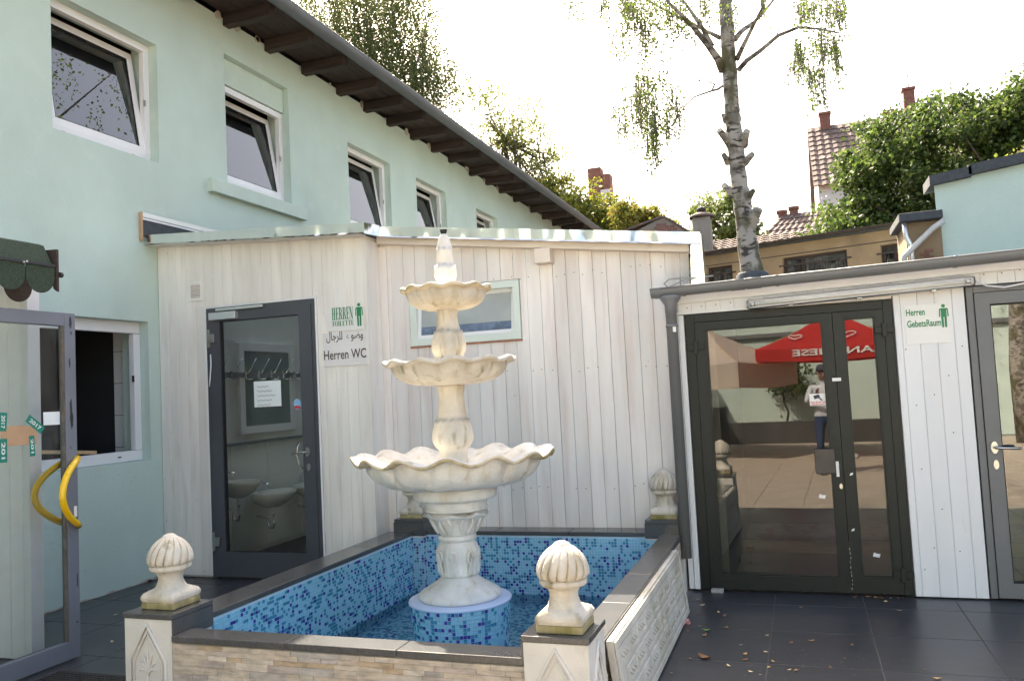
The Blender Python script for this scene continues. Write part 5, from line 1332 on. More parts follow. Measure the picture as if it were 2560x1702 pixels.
tape_piece((265, 330), (415, 455), .052, '2017'); tape_piece((30, 280), (20, 462), .052, '2017'); tape_piece((28, 535), (28, 768), .052, '201'); tape_piece((305, 505), (318, 705), .038, '201')
patch('white_sticker', [g4(420, 275), g4(582, 268), g4(584, 395), g4(423, 403)], M['paper'])

def mat_thing(x0, x1, y0, y1, label):
    t = thing('door_mat', label, 'door mat', ((x0+x1)/2, (y0+y1)/2, 0)); MB().box(x0, x1, y0, y1, .001, .008).build('mat_base', M['black'], t)
    mb = MB(); nx, ny = int((x1-x0)/.03), int((y1-y0)/.03)
    for i in range(nx):
        for j in range(ny): mb.box(x0+.03*i+.003, x0+.03*i+.027, y0+.03*j+.003, y0+.03*j+.027, .0083, .016)
    mb.build('rubber_studs', M['black'], t, kind='stuff')
mat_thing(-4.44, -3.66, 3.18, 3.96, 'black studded rubber mat below the open glass door')
mat_thing(-4.55, -3.72, 5.62, 6.20, 'black rubber mat on the tiles before the washroom door')

# ------------------------------------------------------------------ leaves and litter on the paving
lm = [mat('fallen_leaf_'+n, c, .7, var=.2, vs=40) for n, c in (('tan', (.42, .28, .14)), ('brown', (.22, .11, .05)), ('straw', (.55, .44, .26)))]
def leaf_mesh(L_, W_, curl):
    mb = MB(); n = 6
    for s_ in (-1, 1):
        vs = []
        for i in range(n+1):
            u = i/n; w = W_*math.sin(math.pi*min(1, u*1.02))**.8
            vs += [(L_*(u-.5), 0, curl*(u-.5)**2*4*.6+.002), (L_*(u-.5), s_*w, curl*(.5+(u-.5)**2*3)+.002)]
        mb.add(vs, [((2*i, 2*i+2, 2*i+3, 2*i+1) if s_ < 0 else (2*i+1, 2*i+3, 2*i+2, 2*i)) for i in range(n)], 0, True)
    return mb
lmes = []
for m_ in lm:
    for L_, W_, cu in ((.045, .013, .008), (.032, .011, .006)):
        q = leaf_mesh(L_, W_, cu); me = bpy.data.meshes.new('fallen_leaf'); me.from_pydata(q.v, [], q.f); me.materials.append(m_); me.update(); lmes.append(me)
def fallen(x, y, k=None, s=1.0, lab='small dry fallen leaf on the dark paving between relief panel and shed doors', grp='dry leaves scattered before the shed doors'):
    o = shared('fallen_leaf', lmes[k if k is not None else random.randrange(len(lmes))], (x, y, .001), None, (random.uniform(-.15, .15), random.uniform(-.15, .15), random.uniform(0, 6.28)))
    o.scale = (s, s, s); tag(o, lab, 'leaf', grp)
c3 = lambda x, y: (1640+x/2.564, 1400+y/2.564)
for p in [(270, 255), (300, 290), (400, 335), (440, 360), (265, 345), (320, 408), (280, 423), (205, 455), (450, 435), (545, 545), (713, 483), (865, 533), (995, 520), (1258, 547), (1208, 632), (1120, 690), (1723, 700), (705, 590), (750, 652), (722, 688), (465, 680), (570, 605), (570, 642), (897, 710), (100, 725), (605, 716), (670, 735), (855, 705), (1015, 263), (1470, 270), (930, 303), (1805, 762), (1560, 325), (220, 635), (310, 485)]:
    g_ = onZ(*c3(*p), 0); fallen(g_[0], g_[1], None, random.uniform(.55, 1.05))
for p in [(1700, 575), (1690, 330), (1655, 970)]:
    g_ = onZ(p[0]/5.9, 1440+p[1]/5.9, 0); fallen(g_[0], g_[1], 4, .8, 'straw coloured leaf scrap on the paving between glass door and pool', 'leaf scraps left of the pool')
for i in range(14): fallen(random.uniform(-5.8, -5.3), random.uniform(5.6, 6.3), None, .8, 'dry leaf blown into the corner of mint wall and annex', 'dry leaves in the wall corner')
for i in range(10): fallen(random.uniform(.25, .66), YD-.035+random.uniform(-.03, .01), 2+random.randrange(2), .8, 'brown leaf caught at the sill of the dark double door', 'brown leaves along the door sill')
g_ = onZ(*c3(310, 630), 0); o = MB(); q = leaf_mesh(.10, .026, .02); o.v = [(g_[0]+a*.8+b*.5, g_[1]-a*.5+b*.8, z) for a, b, z in q.v]; o.f = q.f; o.m = q.m; o.s = q.s
o.build('fallen_leaf', lm[1], label='largest curled brown leaf on the paving near the relief panel', cat='leaf')
g_ = onZ(*c3(325, 452), 0); o = MB(); q = leaf_mesh(.05, .02, .01); o.v = [(g_[0]+a, g_[1]+b, z) for a, b, z in q.v]; o.f = q.f; o.m = q.m; o.s = q.s
o.build('fallen_leaf', mat('fresh_leaf', (.10, .20, .06), .6), label='single green leaf on the paving near the relief panel', cat='leaf')
g_ = onZ(*c3(197, 405), 0)
MB().hexa([(g_[0]-.02, g_[1]-.015, .001), (g_[0]+.02, g_[1]-.02, .001), (g_[0]+.025, g_[1]+.01, .001), (g_[0]-.015, g_[1]+.02, .001), (g_[0]-.01, g_[1]-.012, .028), (g_[0]+.015, g_[1]-.01, .022), (g_[0]+.012, g_[1]+.01, .034), (g_[0]-.012, g_[1]+.012, .02)]).build('candy_wrapper', mat('red_white_foil', (.6, .25, .25), .3, var=.8, vs=60), label='crumpled red and white wrapper beside the relief panel', cat='wrapper')
mb = MB()
for i in range(420):
    cx, cy = random.choice(((-.35, 5.1), (-.05, 4.75), (-.6, 5.6), (.1, 5.0))); x, y = random.gauss(cx, .18), random.gauss(cy, .22)
    if x < -.80 or y < 3.8: continue
    r = random.uniform(.0015, .004); a = random.uniform(0, 3); mb.add([(x+r*math.cos(a+k*2.1), y+r*math.sin(a+k*2.1), .0012+.001*(k == 1)) for k in range(3)], [(0, 1, 2)])
mb.build('birch_seeds', lm[2], label='scatter of tiny pale birch seeds over the dark paving', cat='seeds', kind='stuff')

# ------------------------------------------------------------------ buildings behind the sheds
def oriented(O, d):
    """local frame of a facade: O at ground under its left end, d along it, n towards the viewer"""
    d = np.array([d[0], d[1], 0.0]); d /= np.linalg.norm(d); n = np.array([d[1], -d[0], 0.0])
    return lambda u, v, w=0.0: np.array([O[0], O[1], 0.0])+d*u+np.array([0, 0, v])+n*w
def fbox(mb, F, u0, u1, v0, v1, w0, w1, mi=0):
    return mb.hexa([F(u0, v0, w1), F(u1, v0, w1), F(u1, v0, w0), F(u0, v0, w0), F(u0, v1, w1), F(u1, v1, w1), F(u1, v1, w0), F(u0, v1, w0)], mi)
wh = thing('brick_warehouse', 'low ochre rendered warehouse with barred windows behind the shed', 'building', (1.0, 15.5, 0))
P1 = np.array([-1.489, 15.362]); dW = np.array([.954, -.298]); P0 = P1-dW*.9
F = oriented(P0, dW); LW = 4.30
WW = [(.90, 1.375, 2.55, 3.665), (2.29, 3.36, 2.55, 3.655), (3.885, 4.285, 2.55, 3.645)]
mb = MB(); wall_holes(mb, F(0, 0), dW.tolist()+[0], (0, 0, 1), (dW[1], -dW[0], 0), LW, 3.88, WW, .3); fbox(mb, F, 0, LW, 0, 3.88, -4.0, -3.8); fbox(mb, F, 0, .2, 0, 3.88, -3.8, -.3)
mb.build('wall', M['ochre'], wh)
mb = MB(); fbox(mb, F, -.2, LW+.1, 3.885, 3.95, -4.2, .14); mb.build('roof', M['felt'], wh)
mb = MB(); gutter(mb, F(-.2, 3.93, .18), F(LW, 3.945, .18), .05); mb.build('gutter', M['iron'], wh)
for k, (u0, u1, v0, v1) in enumerate(WW):
    mb = MB()
    for r in ((u0, u1, v1-.05, v1), (u0, u0+.05, v0, v1-.05), (u1-.05, u1, v0, v1-.05)): fbox(mb, F, *r, -.14, -.08)
    um = (u0*.7+u1*.3) if k == 1 else (u0+u1)/2
    fbox(mb, F, um-.03, um+.03, v0, v1-.05, -.14, -.08)
    w = mb.build('window', M['iron'], wh)
    mb = MB().add([F(u0, v0, -.11), F(u1, v0, -.11), F(u1, v1, -.11), F(u0, v1, -.11)], [(0, 1, 2, 3)]); mb.build('pane', glass_mat('dusty_pane', (.3, .3, .3), 1.6, dust=.25), w)
    for i in range(int((u1-u0)/.085)+1):
        u = u0+.02+i*.085; MB().tube([F(u, v0, -.02), F(u, v1-.12, -.02)], .008, 5).build('bar', M['iron'], w)
    for v in (v0+.35, v1-.45, v1-.14): MB().bar(F(u0-.07, v, -.0), F(u1+.07, v, -.0), .012, .03).build('cross_bar', M['iron'], w)
mb = MB(); fbox(mb, F, 0, LW, 3.69, 3.705, 0, .004); mb.build('plaster_crack', M['iron'], wh)
# mint gable block above the shed
mg = thing('mint_outbuilding', 'mint green gable wall with dark coping rising above the shed at right', 'building', (4.0, 12, 0))
yM = 10.5; zM = lambda x: 3.74+.125*(x-1.60)
mb = MB()
mb.hexa([(1.645, yM, 0), (7.5, yM, 0), (7.5, yM+.35, 0), (1.70, yM+.35, 0), (1.60, yM, zM(1.6)), (7.5, yM, zM(7.5)), (7.5, yM+.35, zM(7.5)), (1.66, yM+.35, zM(1.6))]); mb.hexa([(2.6, yM+.351, 0), (7.5, yM+.351, 0), (7.5, 14.5, 0), (2.6, 14.5, 0), (2.6, yM+.351, 3.6), (7.5, yM+.351, 3.9), (7.5, 14.5, 3.9), (2.6, 14.5, 3.6)]); mb.build('wall', M['mint'], mg)
for x0, x1, dz in ((1.545, 1.98, .0), (1.95, 2.70, .02), (2.67, 3.5, .04), (3.47, 7.7, .06)):
    slant(MB(), x0, x1, yM-.10, yM+.42, zM, dz+.001-.03, dz+.085).build('coping_strip', M['felt'], mg)
# rendered brick end between them
be = thing('brick_outhouse', 'ochre and bare brick outhouse end with grey downpipe left of the mint gable', 'building', (1.5, 12.2, 0))
yE = 10.44
mb = MB(); wall_holes(mb, (1.262, yE, 0), (1, 0, 0), (0, 0, 1), (0, -1, 0), .37, 3.30, [], .05); mb.box(1.263, 1.595, yE+.051, yE+.9, 0, 3.30); mb.build('wall', M['ochre'], be)
for r in range(13):                                         # patch of bare bricks
    for c in range(3):
        x0 = 1.33+c*.105-(.05 if r % 2 else 0); z0 = 2.50+r*.037
        if r > 9 and c != 1: continue
        x0 = max(x0, 1.29); x1 = min(x0+.097, 1.60)
        if x1-x0 > .03: MB().box(x0, x1, yE-.012, yE+.002, z0, z0+.032).build('brick', M['brick'], be)
MB().box(1.185, 1.64, yE-.13, yE+.9, 3.305, 3.40).build('coping', M['felt'], be, bevel=.01)
mb = MB().tube([(1.245, yE-.06, 3.30), (1.255, yE-.06, 3.13), (1.295, yE-.06, 3.04), (1.30, yE-.06, 2.5)], .029, 10); mb.build('downpipe', M['alu_matt'], be)
mb = MB().tube([(1.64, 10.34, 3.27), (1.52, 10.34, 3.19), (1.27, 10.34, 2.96), (1.21, 10.34, 2.90), (1.20, 10.34, 2.80)], .034, 10); mb.build('drain_pipe', mat('pale_pipe', (.55, .53, .50), .5, var=.12, vs=8), label='pale slanting drain pipe leaving the mint gable above the shed', cat='pipe')

def tile_roof(mb, A0, A1, B0, B1, nu, nv):
    """pantiles: A0-A1 is the eave, B0-B1 the ridge; each tile is a curved step"""
    A0, A1, B0, B1 = (np.array(q, float) for q in (A0, A1, B0, B1)); nrm = np.cross(A1-A0, B0-A0); nrm /= np.linalg.norm(nrm)
    if nrm[2] < 0: nrm = -nrm
    for j in range(nv):
        for i in range(nu):
            def P(u, v, h): return (A0*(1-u)+A1*u)*(1-v)+(B0*(1-u)+B1*u)*v+nrm*h
            u0, u1, v0, v1 = i/nu, (i+1)/nu, j/nv, (j+1.12)/nv; um = u0+(u1-u0)*.55; v1 = min(v1, 1)
            vs = [P(u0, v0, .05), P(um, v0, .10), P(u1, v0, .05), P(u1, v1, .02), P(um, v1, .055), P(u0, v1, .02), P(u0, v0, -.02), P(um, v0, .03), P(u1, v0, -.02)]
            mb.add(vs, [(0, 1, 4, 5), (1, 2, 3, 4), (6, 7, 1, 0), (7, 8, 2, 1)])
    return mb
def chimney(par, x, y, z0, z1, w, d, m=None, nm='chimney'):
    mb = MB().box(x-w/2, x+w/2, y-d/2, y+d/2, z0, z1); mb.box(x-w/2-.05, x+w/2+.05, y-d/2-.05, y+d/2+.05, z1+.001, z1+.12)
    return mb.build(nm, m or M['brick'], par)
def house(name, label, x0, x1, y0, y1, ze, zr, wall_m, over=.35, hip=0.0):
    t = thing(name, label, 'house', ((x0+x1)/2, (y0+y1)/2, 0)); ym = (y0+y1)/2
    mb = MB().box(x0, x1, y0, y1, 0, ze)
    if not hip:
        mb.add([(x0, y0, ze), (x0, y1, ze), (x0, ym, zr-.1)], [(0, 2, 1)]); mb.add([(x1, y0, ze), (x1, y1, ze), (x1, ym, zr-.1)], [(0, 1, 2)])
    mb.build('wall', wall_m, t)
    s_ = (zr-ze)/(ym-y0); mb = MB(); nu = int((x1-x0)/.34); nv = int(math.hypot(ym-y0, zr-ze)/.40)
    tile_roof(mb, (x0-.2, y0-over, ze-s_*over), (x1+.2, y0-over, ze-s_*over), (x0-.2+hip, ym, zr), (x1+.2-hip, ym, zr), nu, nv)
    mb.add([(x0-.2, y1+over, ze-s_*over), (x1+.2, y1+over, ze-s_*over), (x1+.2-hip, ym, zr), (x0-.2+hip, ym, zr)], [(0, 1, 2, 3)])
    if hip:
        mb.add([(x0-.2, y0-over, ze-s_*over), (x0-.2+hip, ym, zr), (x0-.2, y1+over, ze-s_*over)], [(0, 1, 2)]); mb.add([(x1+.2, y0-over, ze-s_*over), (x1+.2-hip, ym, zr), (x1+.2, y1+over, ze-s_*over)], [(0, 2, 1)])
    mb.build('roof', M['roof_tile'], t)
    return t
h1 = house('tall_house', 'tall pale house with steep brown tiled roof behind the round green tree', 1.35, 14.5, 40.4, 47.5, 10.6, 14.1, M['house_white'])
chimney(h1, 2.02, 43.9, 13.4, 14.65, .5, .5); chimney(h1, 5.9, 43.9, 13.6, 15.25, .5, .5); chimney(h1, 5.1, 44.6, 13.2, 14.5, .6, .4)
MB().tube([(5.95, 43.9, 15.37), (5.9, 43.9, 17.4)], .025, 5).build('aerial', M['iron'], h1)
for k in range(5):
    w = MB().box(6.2+k*1.7, 7.1+k*1.7, 40.33, 40.398, 7.6, 9.2).build('window', M['pvc'], h1); MB().box(6.3+k*1.7, 7.0+k*1.7, 40.30, 40.329, 7.7, 9.1).build('pane', mat('far_pane', (.03, .035, .04), .1), w)
h2 = house('hipped_house', 'house with reddish hipped tile roof between birch trunk and green tree', -2.05, 6.0, 35.3, 41.0, 6.6, 8.75, M['house_white'], .3, 2.0)
chimney(h2, -.3, 38.2, 8.3, 8.84, .36, .36); chimney(h2, .2, 38.2, 8.3, 8.95, .36, .36)
MB().hexa([(-1.0, 35.6, 7.12), (-.65, 35.6, 7.12), (-.65, 35.95, 7.40), (-1.0, 35.95, 7.40), (-1.0, 35.55, 7.2), (-.65, 35.55, 7.2), (-.65, 35.9, 7.48), (-1.0, 35.9, 7.48)]).build('skylight', M['pvc'], h2)
MB().tube([(-.45, 34.9, 6.6), (-.45, 34.9, 7.15)], .12, 8).build('flue', M['alu_matt'], h2)
gb = thing('stained_gable', 'low stained gable wall with patches of brick beyond the annex roof', 'building', (-3.0, 20.5, 0))
mb = MB().prism([(-5.2, 20, 0), (-1.75, 20, 0), (-1.75, 20, 4.72), (-2.25, 20, 5.16), (-2.62, 20, 5.45), (-2.90, 20, 5.62), (-3.10, 20, 5.57), (-3.6, 20, 5.36), (-5.2, 20, 5.02)], (0, .35, 0)); mb.build('wall', M['grey_render'], gb)
for i in range(14):
    x = -3.15+(i % 4)*.13+(.06 if (i//4) % 2 else 0); MB().box(x, x+.11, 19.988, 20.0, 5.20+(i//4)*.075, 5.26+(i//4)*.075).build('brick', M['brick'], gb)
mb = MB(); mb.bar((-2.90, 20.17, 5.65), (-1.7, 20.17, 4.74), .45, .05); mb.bar((-2.92, 20.17, 5.65), (-5.2, 20.17, 5.07), .45, .05); mb.build('verge_tiles', M['roof_tile'], gb)
ch = thing('grey_chimney', 'rendered grey chimney with clay pot beside the birch trunk', 'chimney', (-1.93, 19.3, 0))
MB().box(-2.12, -1.72, 19.1, 19.5, 0, 5.36).build('stack', M['grey_render'], ch, bevel=.02); MB().lathe(-1.92, 19.3, [(.30, 5.362), (.27, 5.42), (.15, 5.48), (.10, 5.485)], 16).build('crown', M['roof_tile'], ch); MB().lathe(-1.92, 19.3, [(.09, 5.487), (.11, 5.56), (.09, 5.60), (.02, 5.63)], 12).build('pot', M['iron'], ch)
lr = thing('tiled_lean_to', 'small red tiled roof below the grey chimney behind the birch', 'building', (-1.0, 24.0, 0))
mb = MB().box(-2.4, 1.8, 23.0, 25.0, 0, 5.1); mb.build('wall', M['grey_render'], lr); mb = MB(); tile_roof(mb, (-2.5, 22.9, 5.05), (1.9, 22.9, 5.05), (-2.5, 25, 5.72), (1.9, 25, 5.72), 16, 6); mb.build('roof', M['roof_tile'], lr)
cb = thing('chimney_house', 'distant house of which red brick chimneys show above the yellow green tree', 'house', (-9.5, 46, 0))
MB().box(-14, -7, 45, 51, 0, 9.5).build('wall', M['house_white'], cb); mb = MB(); tile_roof(mb, (-14.2, 44.8, 9.4), (-6.8, 44.8, 9.4), (-14.2, 48, 11.4), (-6.8, 48, 11.4), 20, 9); mb.build('roof', M['roof_tile'], cb)
MB().box(-10.95, -10.15, 46.2, 47.0, 9.6, 14.3).build('chimney', M['brick'], cb, bevel=.06); MB().box(-10.10, -9.62, 46.2, 47.0, 9.6, 13.85).build('chimney', M['brick'], cb, bevel=.06); MB().box(-10.2, -9.65, 46.1, 46.19, 9.6, 12.9).build('render_patch', M['house_white'], cb)

# ------------------------------------------------------------------ trees
def leafset(n, cols, pfx): return [mat(f'{pfx}_leaf_{k}', c, .55, var=.25, vs=1.5, transl=.5) for k, c in enumerate(cols)]
L_birch = leafset(3, ((.10, .15, .030), (.14, .19, .045), (.07, .11, .025)), 'birch')
L_weep = leafset(3, ((.11, .145, .050), (.15, .175, .065), (.075, .105, .035)), 'weeping')
L_dense = leafset(3, ((.066, .108, .023), (.108, .152, .034), (.042, .073, .017)), 'linden')
L_yellow = leafset(4, ((.20, .22, .03), (.15, .18, .03), (.27, .23, .035), (.11, .14, .025)), 'yellow_green')
L_orange = leafset(3, ((.24, .17, .035), (.16, .17, .035), (.20, .20, .035)), 'autumn')
L_poplar = leafset(3, ((.14, .18, .05), (.19, .23, .075), (.10, .135, .04)), 'poplar')
M['birch_bark'] = None
def birch_bark():
    m = bpy.data.materials.new('birch_bark'); m.use_nodes = True; N = m.node_tree.nodes; L = m.node_tree.links; b = N['Principled BSDF']; b.inputs['Roughness'].default_value = .85
    geo = N.new('ShaderNodeNewGeometry')
    def nz(s, st, d=6):
        mp = N.new('ShaderNodeMapping'); mp.inputs['Scale'].default_value = st; L.new(geo.outputs['Position'], mp.inputs[0]); n = N.new('ShaderNodeTexNoise'); n.inputs['Scale'].default_value = s; n.inputs['Detail'].default_value = d; L.new(mp.outputs[0], n.inputs['Vector']); return n
    def mix(fac, a, c):
        mx = N.new('ShaderNodeMix'); mx.data_type = 'RGBA'; L.new(fac, mx.inputs[0]); L.new(a, mx.inputs[6]); mx.inputs[7].default_value = (*c, 1); return mx.outputs[2]
    def ramp(n, lo, hi, top=1.0):
        r = N.new('ShaderNodeMapRange'); r.inputs['From Min'].default_value = lo; r.inputs['From Max'].default_value = hi; r.inputs['To Max'].default_value = top; L.new(n.outputs['Fac'], r.inputs['Value']); return r.outputs[0]
    c0 = N.new('ShaderNodeRGB'); c0.outputs[0].default_value = (.31, .285, .255, 1)
    c = mix(ramp(nz(6, (1, 1, 1.2)), .46, .58), c0.outputs[0], (.15, .135, .115)); c = mix(ramp(nz(16, (.6, .6, 1.6)), .53, .62), c, (.045, .038, .032)); c = mix(ramp(nz(4.5, (1.2, 1.2, .6)), .55, .64, .9), c, (.075, .07, .028))
    L.new(c, b.inputs['Base Color']); bp = N.new('ShaderNodeBump'); bp.inputs['Strength'].default_value = .8; bp.inputs['Distance'].default_value = .03; L.new(nz(14, (1, 1, .7)).outputs['Fac'], bp.inputs['Height']); L.new(bp.outputs[0], b.inputs['Normal'])
    return m
M['birch_bark'] = birch_bark()
M['bark'] = mat('brown_bark', (.075, .058, .045), .9, var=.3, vs=8, bump=.5, bs=20)
def leaf_cloud(name, C, size, mats, parent, rng, hang=0.0, flat=.5):
    """C: (n,3) leaf positions -> one crown mesh of small pointed leaves"""
    n = len(C); C = np.asarray(C, float)
    ax = rng.normal(size=(n, 3)); ax[:, 2] = ax[:, 2]*(1-hang)-hang*1.2; ax /= np.linalg.norm(ax, axis=1)[:, None]
    nr = rng.normal(size=(n, 3)); nr[:, 2] += flat; sd = np.cross(ax, nr); sd /= (np.linalg.norm(sd, axis=1)[:, None]+1e-6)
    s = size*rng.uniform(.6, 1.3, size=(n, 1)); w = s*rng.uniform(.28, .42, size=(n, 1))
    V = np.empty((n, 4, 3)); V[:, 0] = C-ax*s*.5; V[:, 1] = C+sd*w-ax*s*.05; V[:, 2] = C+ax*s*.5; V[:, 3] = C-sd*w-ax*s*.05
    V = V.reshape(-1, 3); base = np.array([V[:, 0].mean(), V[:, 1].mean(), V[:, 2].min()])
    me = bpy.data.meshes.new(name); me.vertices.add(4*n); me.vertices.foreach_set('co', (V-base).ravel())
    me.loops.add(4*n); me.loops.foreach_set('vertex_index', np.arange(4*n, dtype=np.int32)); me.polygons.add(n)
    me.polygons.foreach_set('loop_start', np.arange(0, 4*n, 4, dtype=np.int32))
    for m in mats: me.materials.append(m)
    me.polygons.foreach_set('material_index', rng.integers(0, len(mats), n).astype(np.int32)); me.update(calc_edges=True); me.validate()
    return link(name, me, base, parent)
def clumpy(ells, nclump, per, spread, rng, shell=.55):
    """clump centres spread through (mostly the outer part of) ellipsoids, leaves scattered round each"""
    out = []; cen = []
    vols = np.array([e[3]*e[4]*e[5] for e in ells]); pr_ = vols/vols.sum()
    for _ in range(nclump):
        e = ells[rng.choice(len(ells), p=pr_)]; v = rng.normal(size=3); v /= np.linalg.norm(v); r = (shell+(1-shell)*rng.random())*rng.uniform(.85, 1.06)
        c = np.array(e[:3])+v*r*np.array(e[3:]); cen.append(c); k = int(per*rng.uniform(.5, 1.5)); s = spread*rng.uniform(.6, 1.3)
        q = rng.normal(size=(k, 3))*s*np.array([1, 1, .6]); out.append(c+q)
    return np.vstack(out), np.array(cen)
def limbs(mb, base, forks, cen, rng, r0, n=26, mi=0):
    base = np.array(base, float)
    for c in cen[rng.choice(len(cen), min(n, len(cen)), replace=False)]:
        f = np.array(forks[rng.integers(len(forks))]); m = f*.5+c*.5+rng.normal(size=3)*.15*np.linalg.norm(c-f); m[2] -= .08*np.linalg.norm(c-f)
        mb.tube([f, f*.7+m*.3, m, m*.4+c*.6, c], [r0, r0*.8, r0*.5, r0*.3, r0*.12], 6, mi)
def tree(name, label, base, ells, nclump, per, spread, size, mats, trunk_r, seed, bark=None, fork=.45, group=None, shell=.55, hang=0.0, nl=26):
    rng = np.random.default_rng(seed); t = thing(name, label, 'tree', tuple(base), group); b = np.array(base, float); top = max(e[2] for e in ells)
    pts, cen = clumpy(ells, nclump, per, spread, rng, shell); leaf_cloud('crown', pts, size, mats, t, rng, hang)
    mb = MB(); c0 = np.array(ells[0][:3]); fp = b*(1-fork)+c0*fork
    path = [b+(c0-b)*u+rng.normal(size=3)*np.array([.08, .08, 0])*(u > 0) for u in (0, .2, .4, .6, .8, 1.0)]
    mb.tube(path, [trunk_r, trunk_r*.9, trunk_r*.8, trunk_r*.65, trunk_r*.5, trunk_r*.3], 10); limbs(mb, b, path[2:], cen, rng, trunk_r*.3, nl); mb.build('trunk', bark or M['bark'], t)
    return t
def strands(starts, lens, step, jit, rng):
    out = []
    for s, l in zip(starts, lens):
        k = max(2, int(l/step)); z = np.linspace(0, l, k); sw = rng.normal(size=2)*.12
        q = np.stack([s[0]+sw[0]*z/l*l*.4+rng.normal(size=k)*jit, s[1]+sw[1]*z+rng.normal(size=k)*jit, s[2]-z], 1); out.append(q)
    return np.vstack(out)

# the big birch growing up behind the shed
bt = thing('birch_tree', 'birch with knobbly pruned white trunk rising behind the shed roof', 'tree', (-.42, 9.2, 0))
cz_ = lambda x, y, Y=9.2: onY(1500+x/2.1774, y/2.1774, Y)
spine = [(832, 1560, 126), (828, 1490, 124), (812, 1380, 112), (798, 1290, 104), (782, 1170, 96), (768, 1060, 92), (755, 960, 90), (745, 850, 88), (735, 760, 86), (722, 650, 82), (714, 520, 79), (706, 400, 80), (698, 250, 76), (690, 120, 73), (683, 0, 71)]
pxm = 2050/9.0*2.1774
path = [(-.40, 9.2, 0), (-.40, 9.2, 1.4)]+[cz_(x, y) for x, y, w in spine]; rad = [.17, .15]+[w/2/pxm for x, y, w in spine]
tp_ = path[-1]; path += [tp_+np.array([-.03, .05, 1.6]), tp_+np.array([.05, .0, 3.4]), tp_+np.array([.0, .05, 5.5]), tp_+np.array([.08, .0, 8.0])]; rad += [.12, .09, .05, .015]
rng = np.random.default_rng(5); mb = MB(); dense = []; dr_ = []
for i in range(len(path)-1):
    for u in np.linspace(0, 1, 5, endpoint=False):
        p = np.array(path[i])*(1-u)+np.array(path[i+1])*u; r = rad[i]*(1-u)+rad[i+1]*u; dense.append(p+rng.normal(size=3)*np.array([.004, .004, 0])); dr_.append(r*(1+rng.normal()*.035))
mb.tube(dense, dr_, 18); tk = mb.build('trunk', M['birch_bark'], bt)
for (x, y, dx, dy, r) in ((690, 760, -42, -50, .036), (785, 765, 15, -50, .040), (690, 870, -16, -25, .030), (800, 870, 28, -28, .034), (715, 1045, -42, -35, .036), (815, 1065, 18, -25, .03), (825, 1215, 35, -75, .055), (680, 650, -10, -22, .022)):
    a, b = cz_(x, y, 9.16), cz_(x+dx, y+dy, 9.05); MB().tube([a+(a-b)*.5, a, a*.4+b*.6, b], [r*1.5, r*1.2, r, r*.95], 10).build('cut_stub', M['birch_bark'], tk)
MB().lathe(-.42, 9.2, [(.165, 2.50), (.168, 2.72), (.150, 2.74)], 20).build('felt_collar', M['felt'], tk)
BR = [([(668, 385), (640, 320), (590, 250), (500, 140), (430, 70), (360, 0)], .050, -.5), ([(652, 208), (600, 180), (540, 150), (380, 70), (250, 0), (150, -60)], .026, .6), ([(612, 255), (560, 160), (500, 70), (450, 0), (400, -90)], .030, -.2),
      ([(735, 215), (770, 170), (830, 130), (890, 70), (945, 0), (990, -80)], .034, .5), ([(745, 325), (775, 260), (810, 190), (850, 110), (885, 40), (900, -60)], .030, -.5), ([(752, 385), (800, 330), (870, 280), (970, 195), (1080, 150), (1140, 155), (1200, 160), (1300, 182)], .030, -.3),
      ([(668, 468), (640, 488), (610, 495), (560, 512), (510, 530), (470, 570), (440, 610), (415, 655)], .016, -.3), ([(610, 492), (625, 460), (590, 445), (520, 442), (440, 440), (370, 438)], .011, .2), ([(545, 440), (510, 420), (450, 402), (380, 395), (290, 375), (215, 400)], .007, .2), ([(440, 610), (400, 560), (330, 500), (250, 470), (150, 470)], .006, .1), ([(370, 438), (300, 470), (240, 540)], .006, -.1), ([(960, 200), (975, 160), (1010, 130), (1080, 105)], .009, -.2)]
starts = []; lens = []
for pts, r, dep in BR:
    P = [cz_(x, y, 9.2+dep*k/len(pts)*1.5) for k, (x, y) in enumerate(pts)]; mb = MB(); mb.tube(P, [r*(1-.75*k/(len(P)-1)) for k in range(len(P))], 8); mb.build('branch', M['birch_bark'], tk)
HANG = [((95, 380, 100, 300), 14, .5), ((190, 300, 370, 470), 14, .8), ((225, 310, 500, 700), 12, .7), ((120, 230, 440, 620), 12, .55), ((300, 450, 380, 640), 20, .4), ((340, 400, 560, 700), 6, .4), ((62, 115, 560, 650), 5, .4), ((250, 330, 640, 780), 6, .5), ((100, 200, -60, 40), 22, .45), ((210, 470, -60, 60), 36, .45), ((0, 60, -60, 60), 10, .3), ((-180, 0, -40, 60), 8, .3), ((60, 130, 100, 260), 5, .35), ((230, 300, 150, 240), 5, .3), ((420, 520, 60, 180), 6, .25), ((540, 600, -40, 60), 8, .3), ((640, 740, -20, 60), 10, .35), ((860, 900, -30, 10), 6, .3),
        ((1050, 1110, 200, 300), 13, .5), ((1060, 1330, -40, 80), 40, .35), ((1140, 1300, 150, 260), 20, .4), ((1130, 1230, 320, 420), 12, .5), ((1270, 1300, 200, 330), 5, .4), ((1020, 1060, 340, 370), 4, .25)]
tw = MB()
for (x0, x1, y0, y1), n, l in HANG:
    n = int(n*3.0)
    for _ in range(n):
        p = cz_(rng.uniform(x0, x1), rng.uniform(y0, y1), 9.2+rng.uniform(-.6, .6)); q = l*rng.uniform(.35, 1.0); starts.append(p); lens.append(q)
        if rng.random() < .7: tw.tube([p, p-np.array([0, 0, q*.5]), p-np.array([rng.normal()*.03, 0, q])], .0038, 3, caps=False)
tw.build('twigs', M['bark'], tk, kind='stuff')
low = strands(starts, lens, .034, .026, rng)
up_s = []; up_l = []
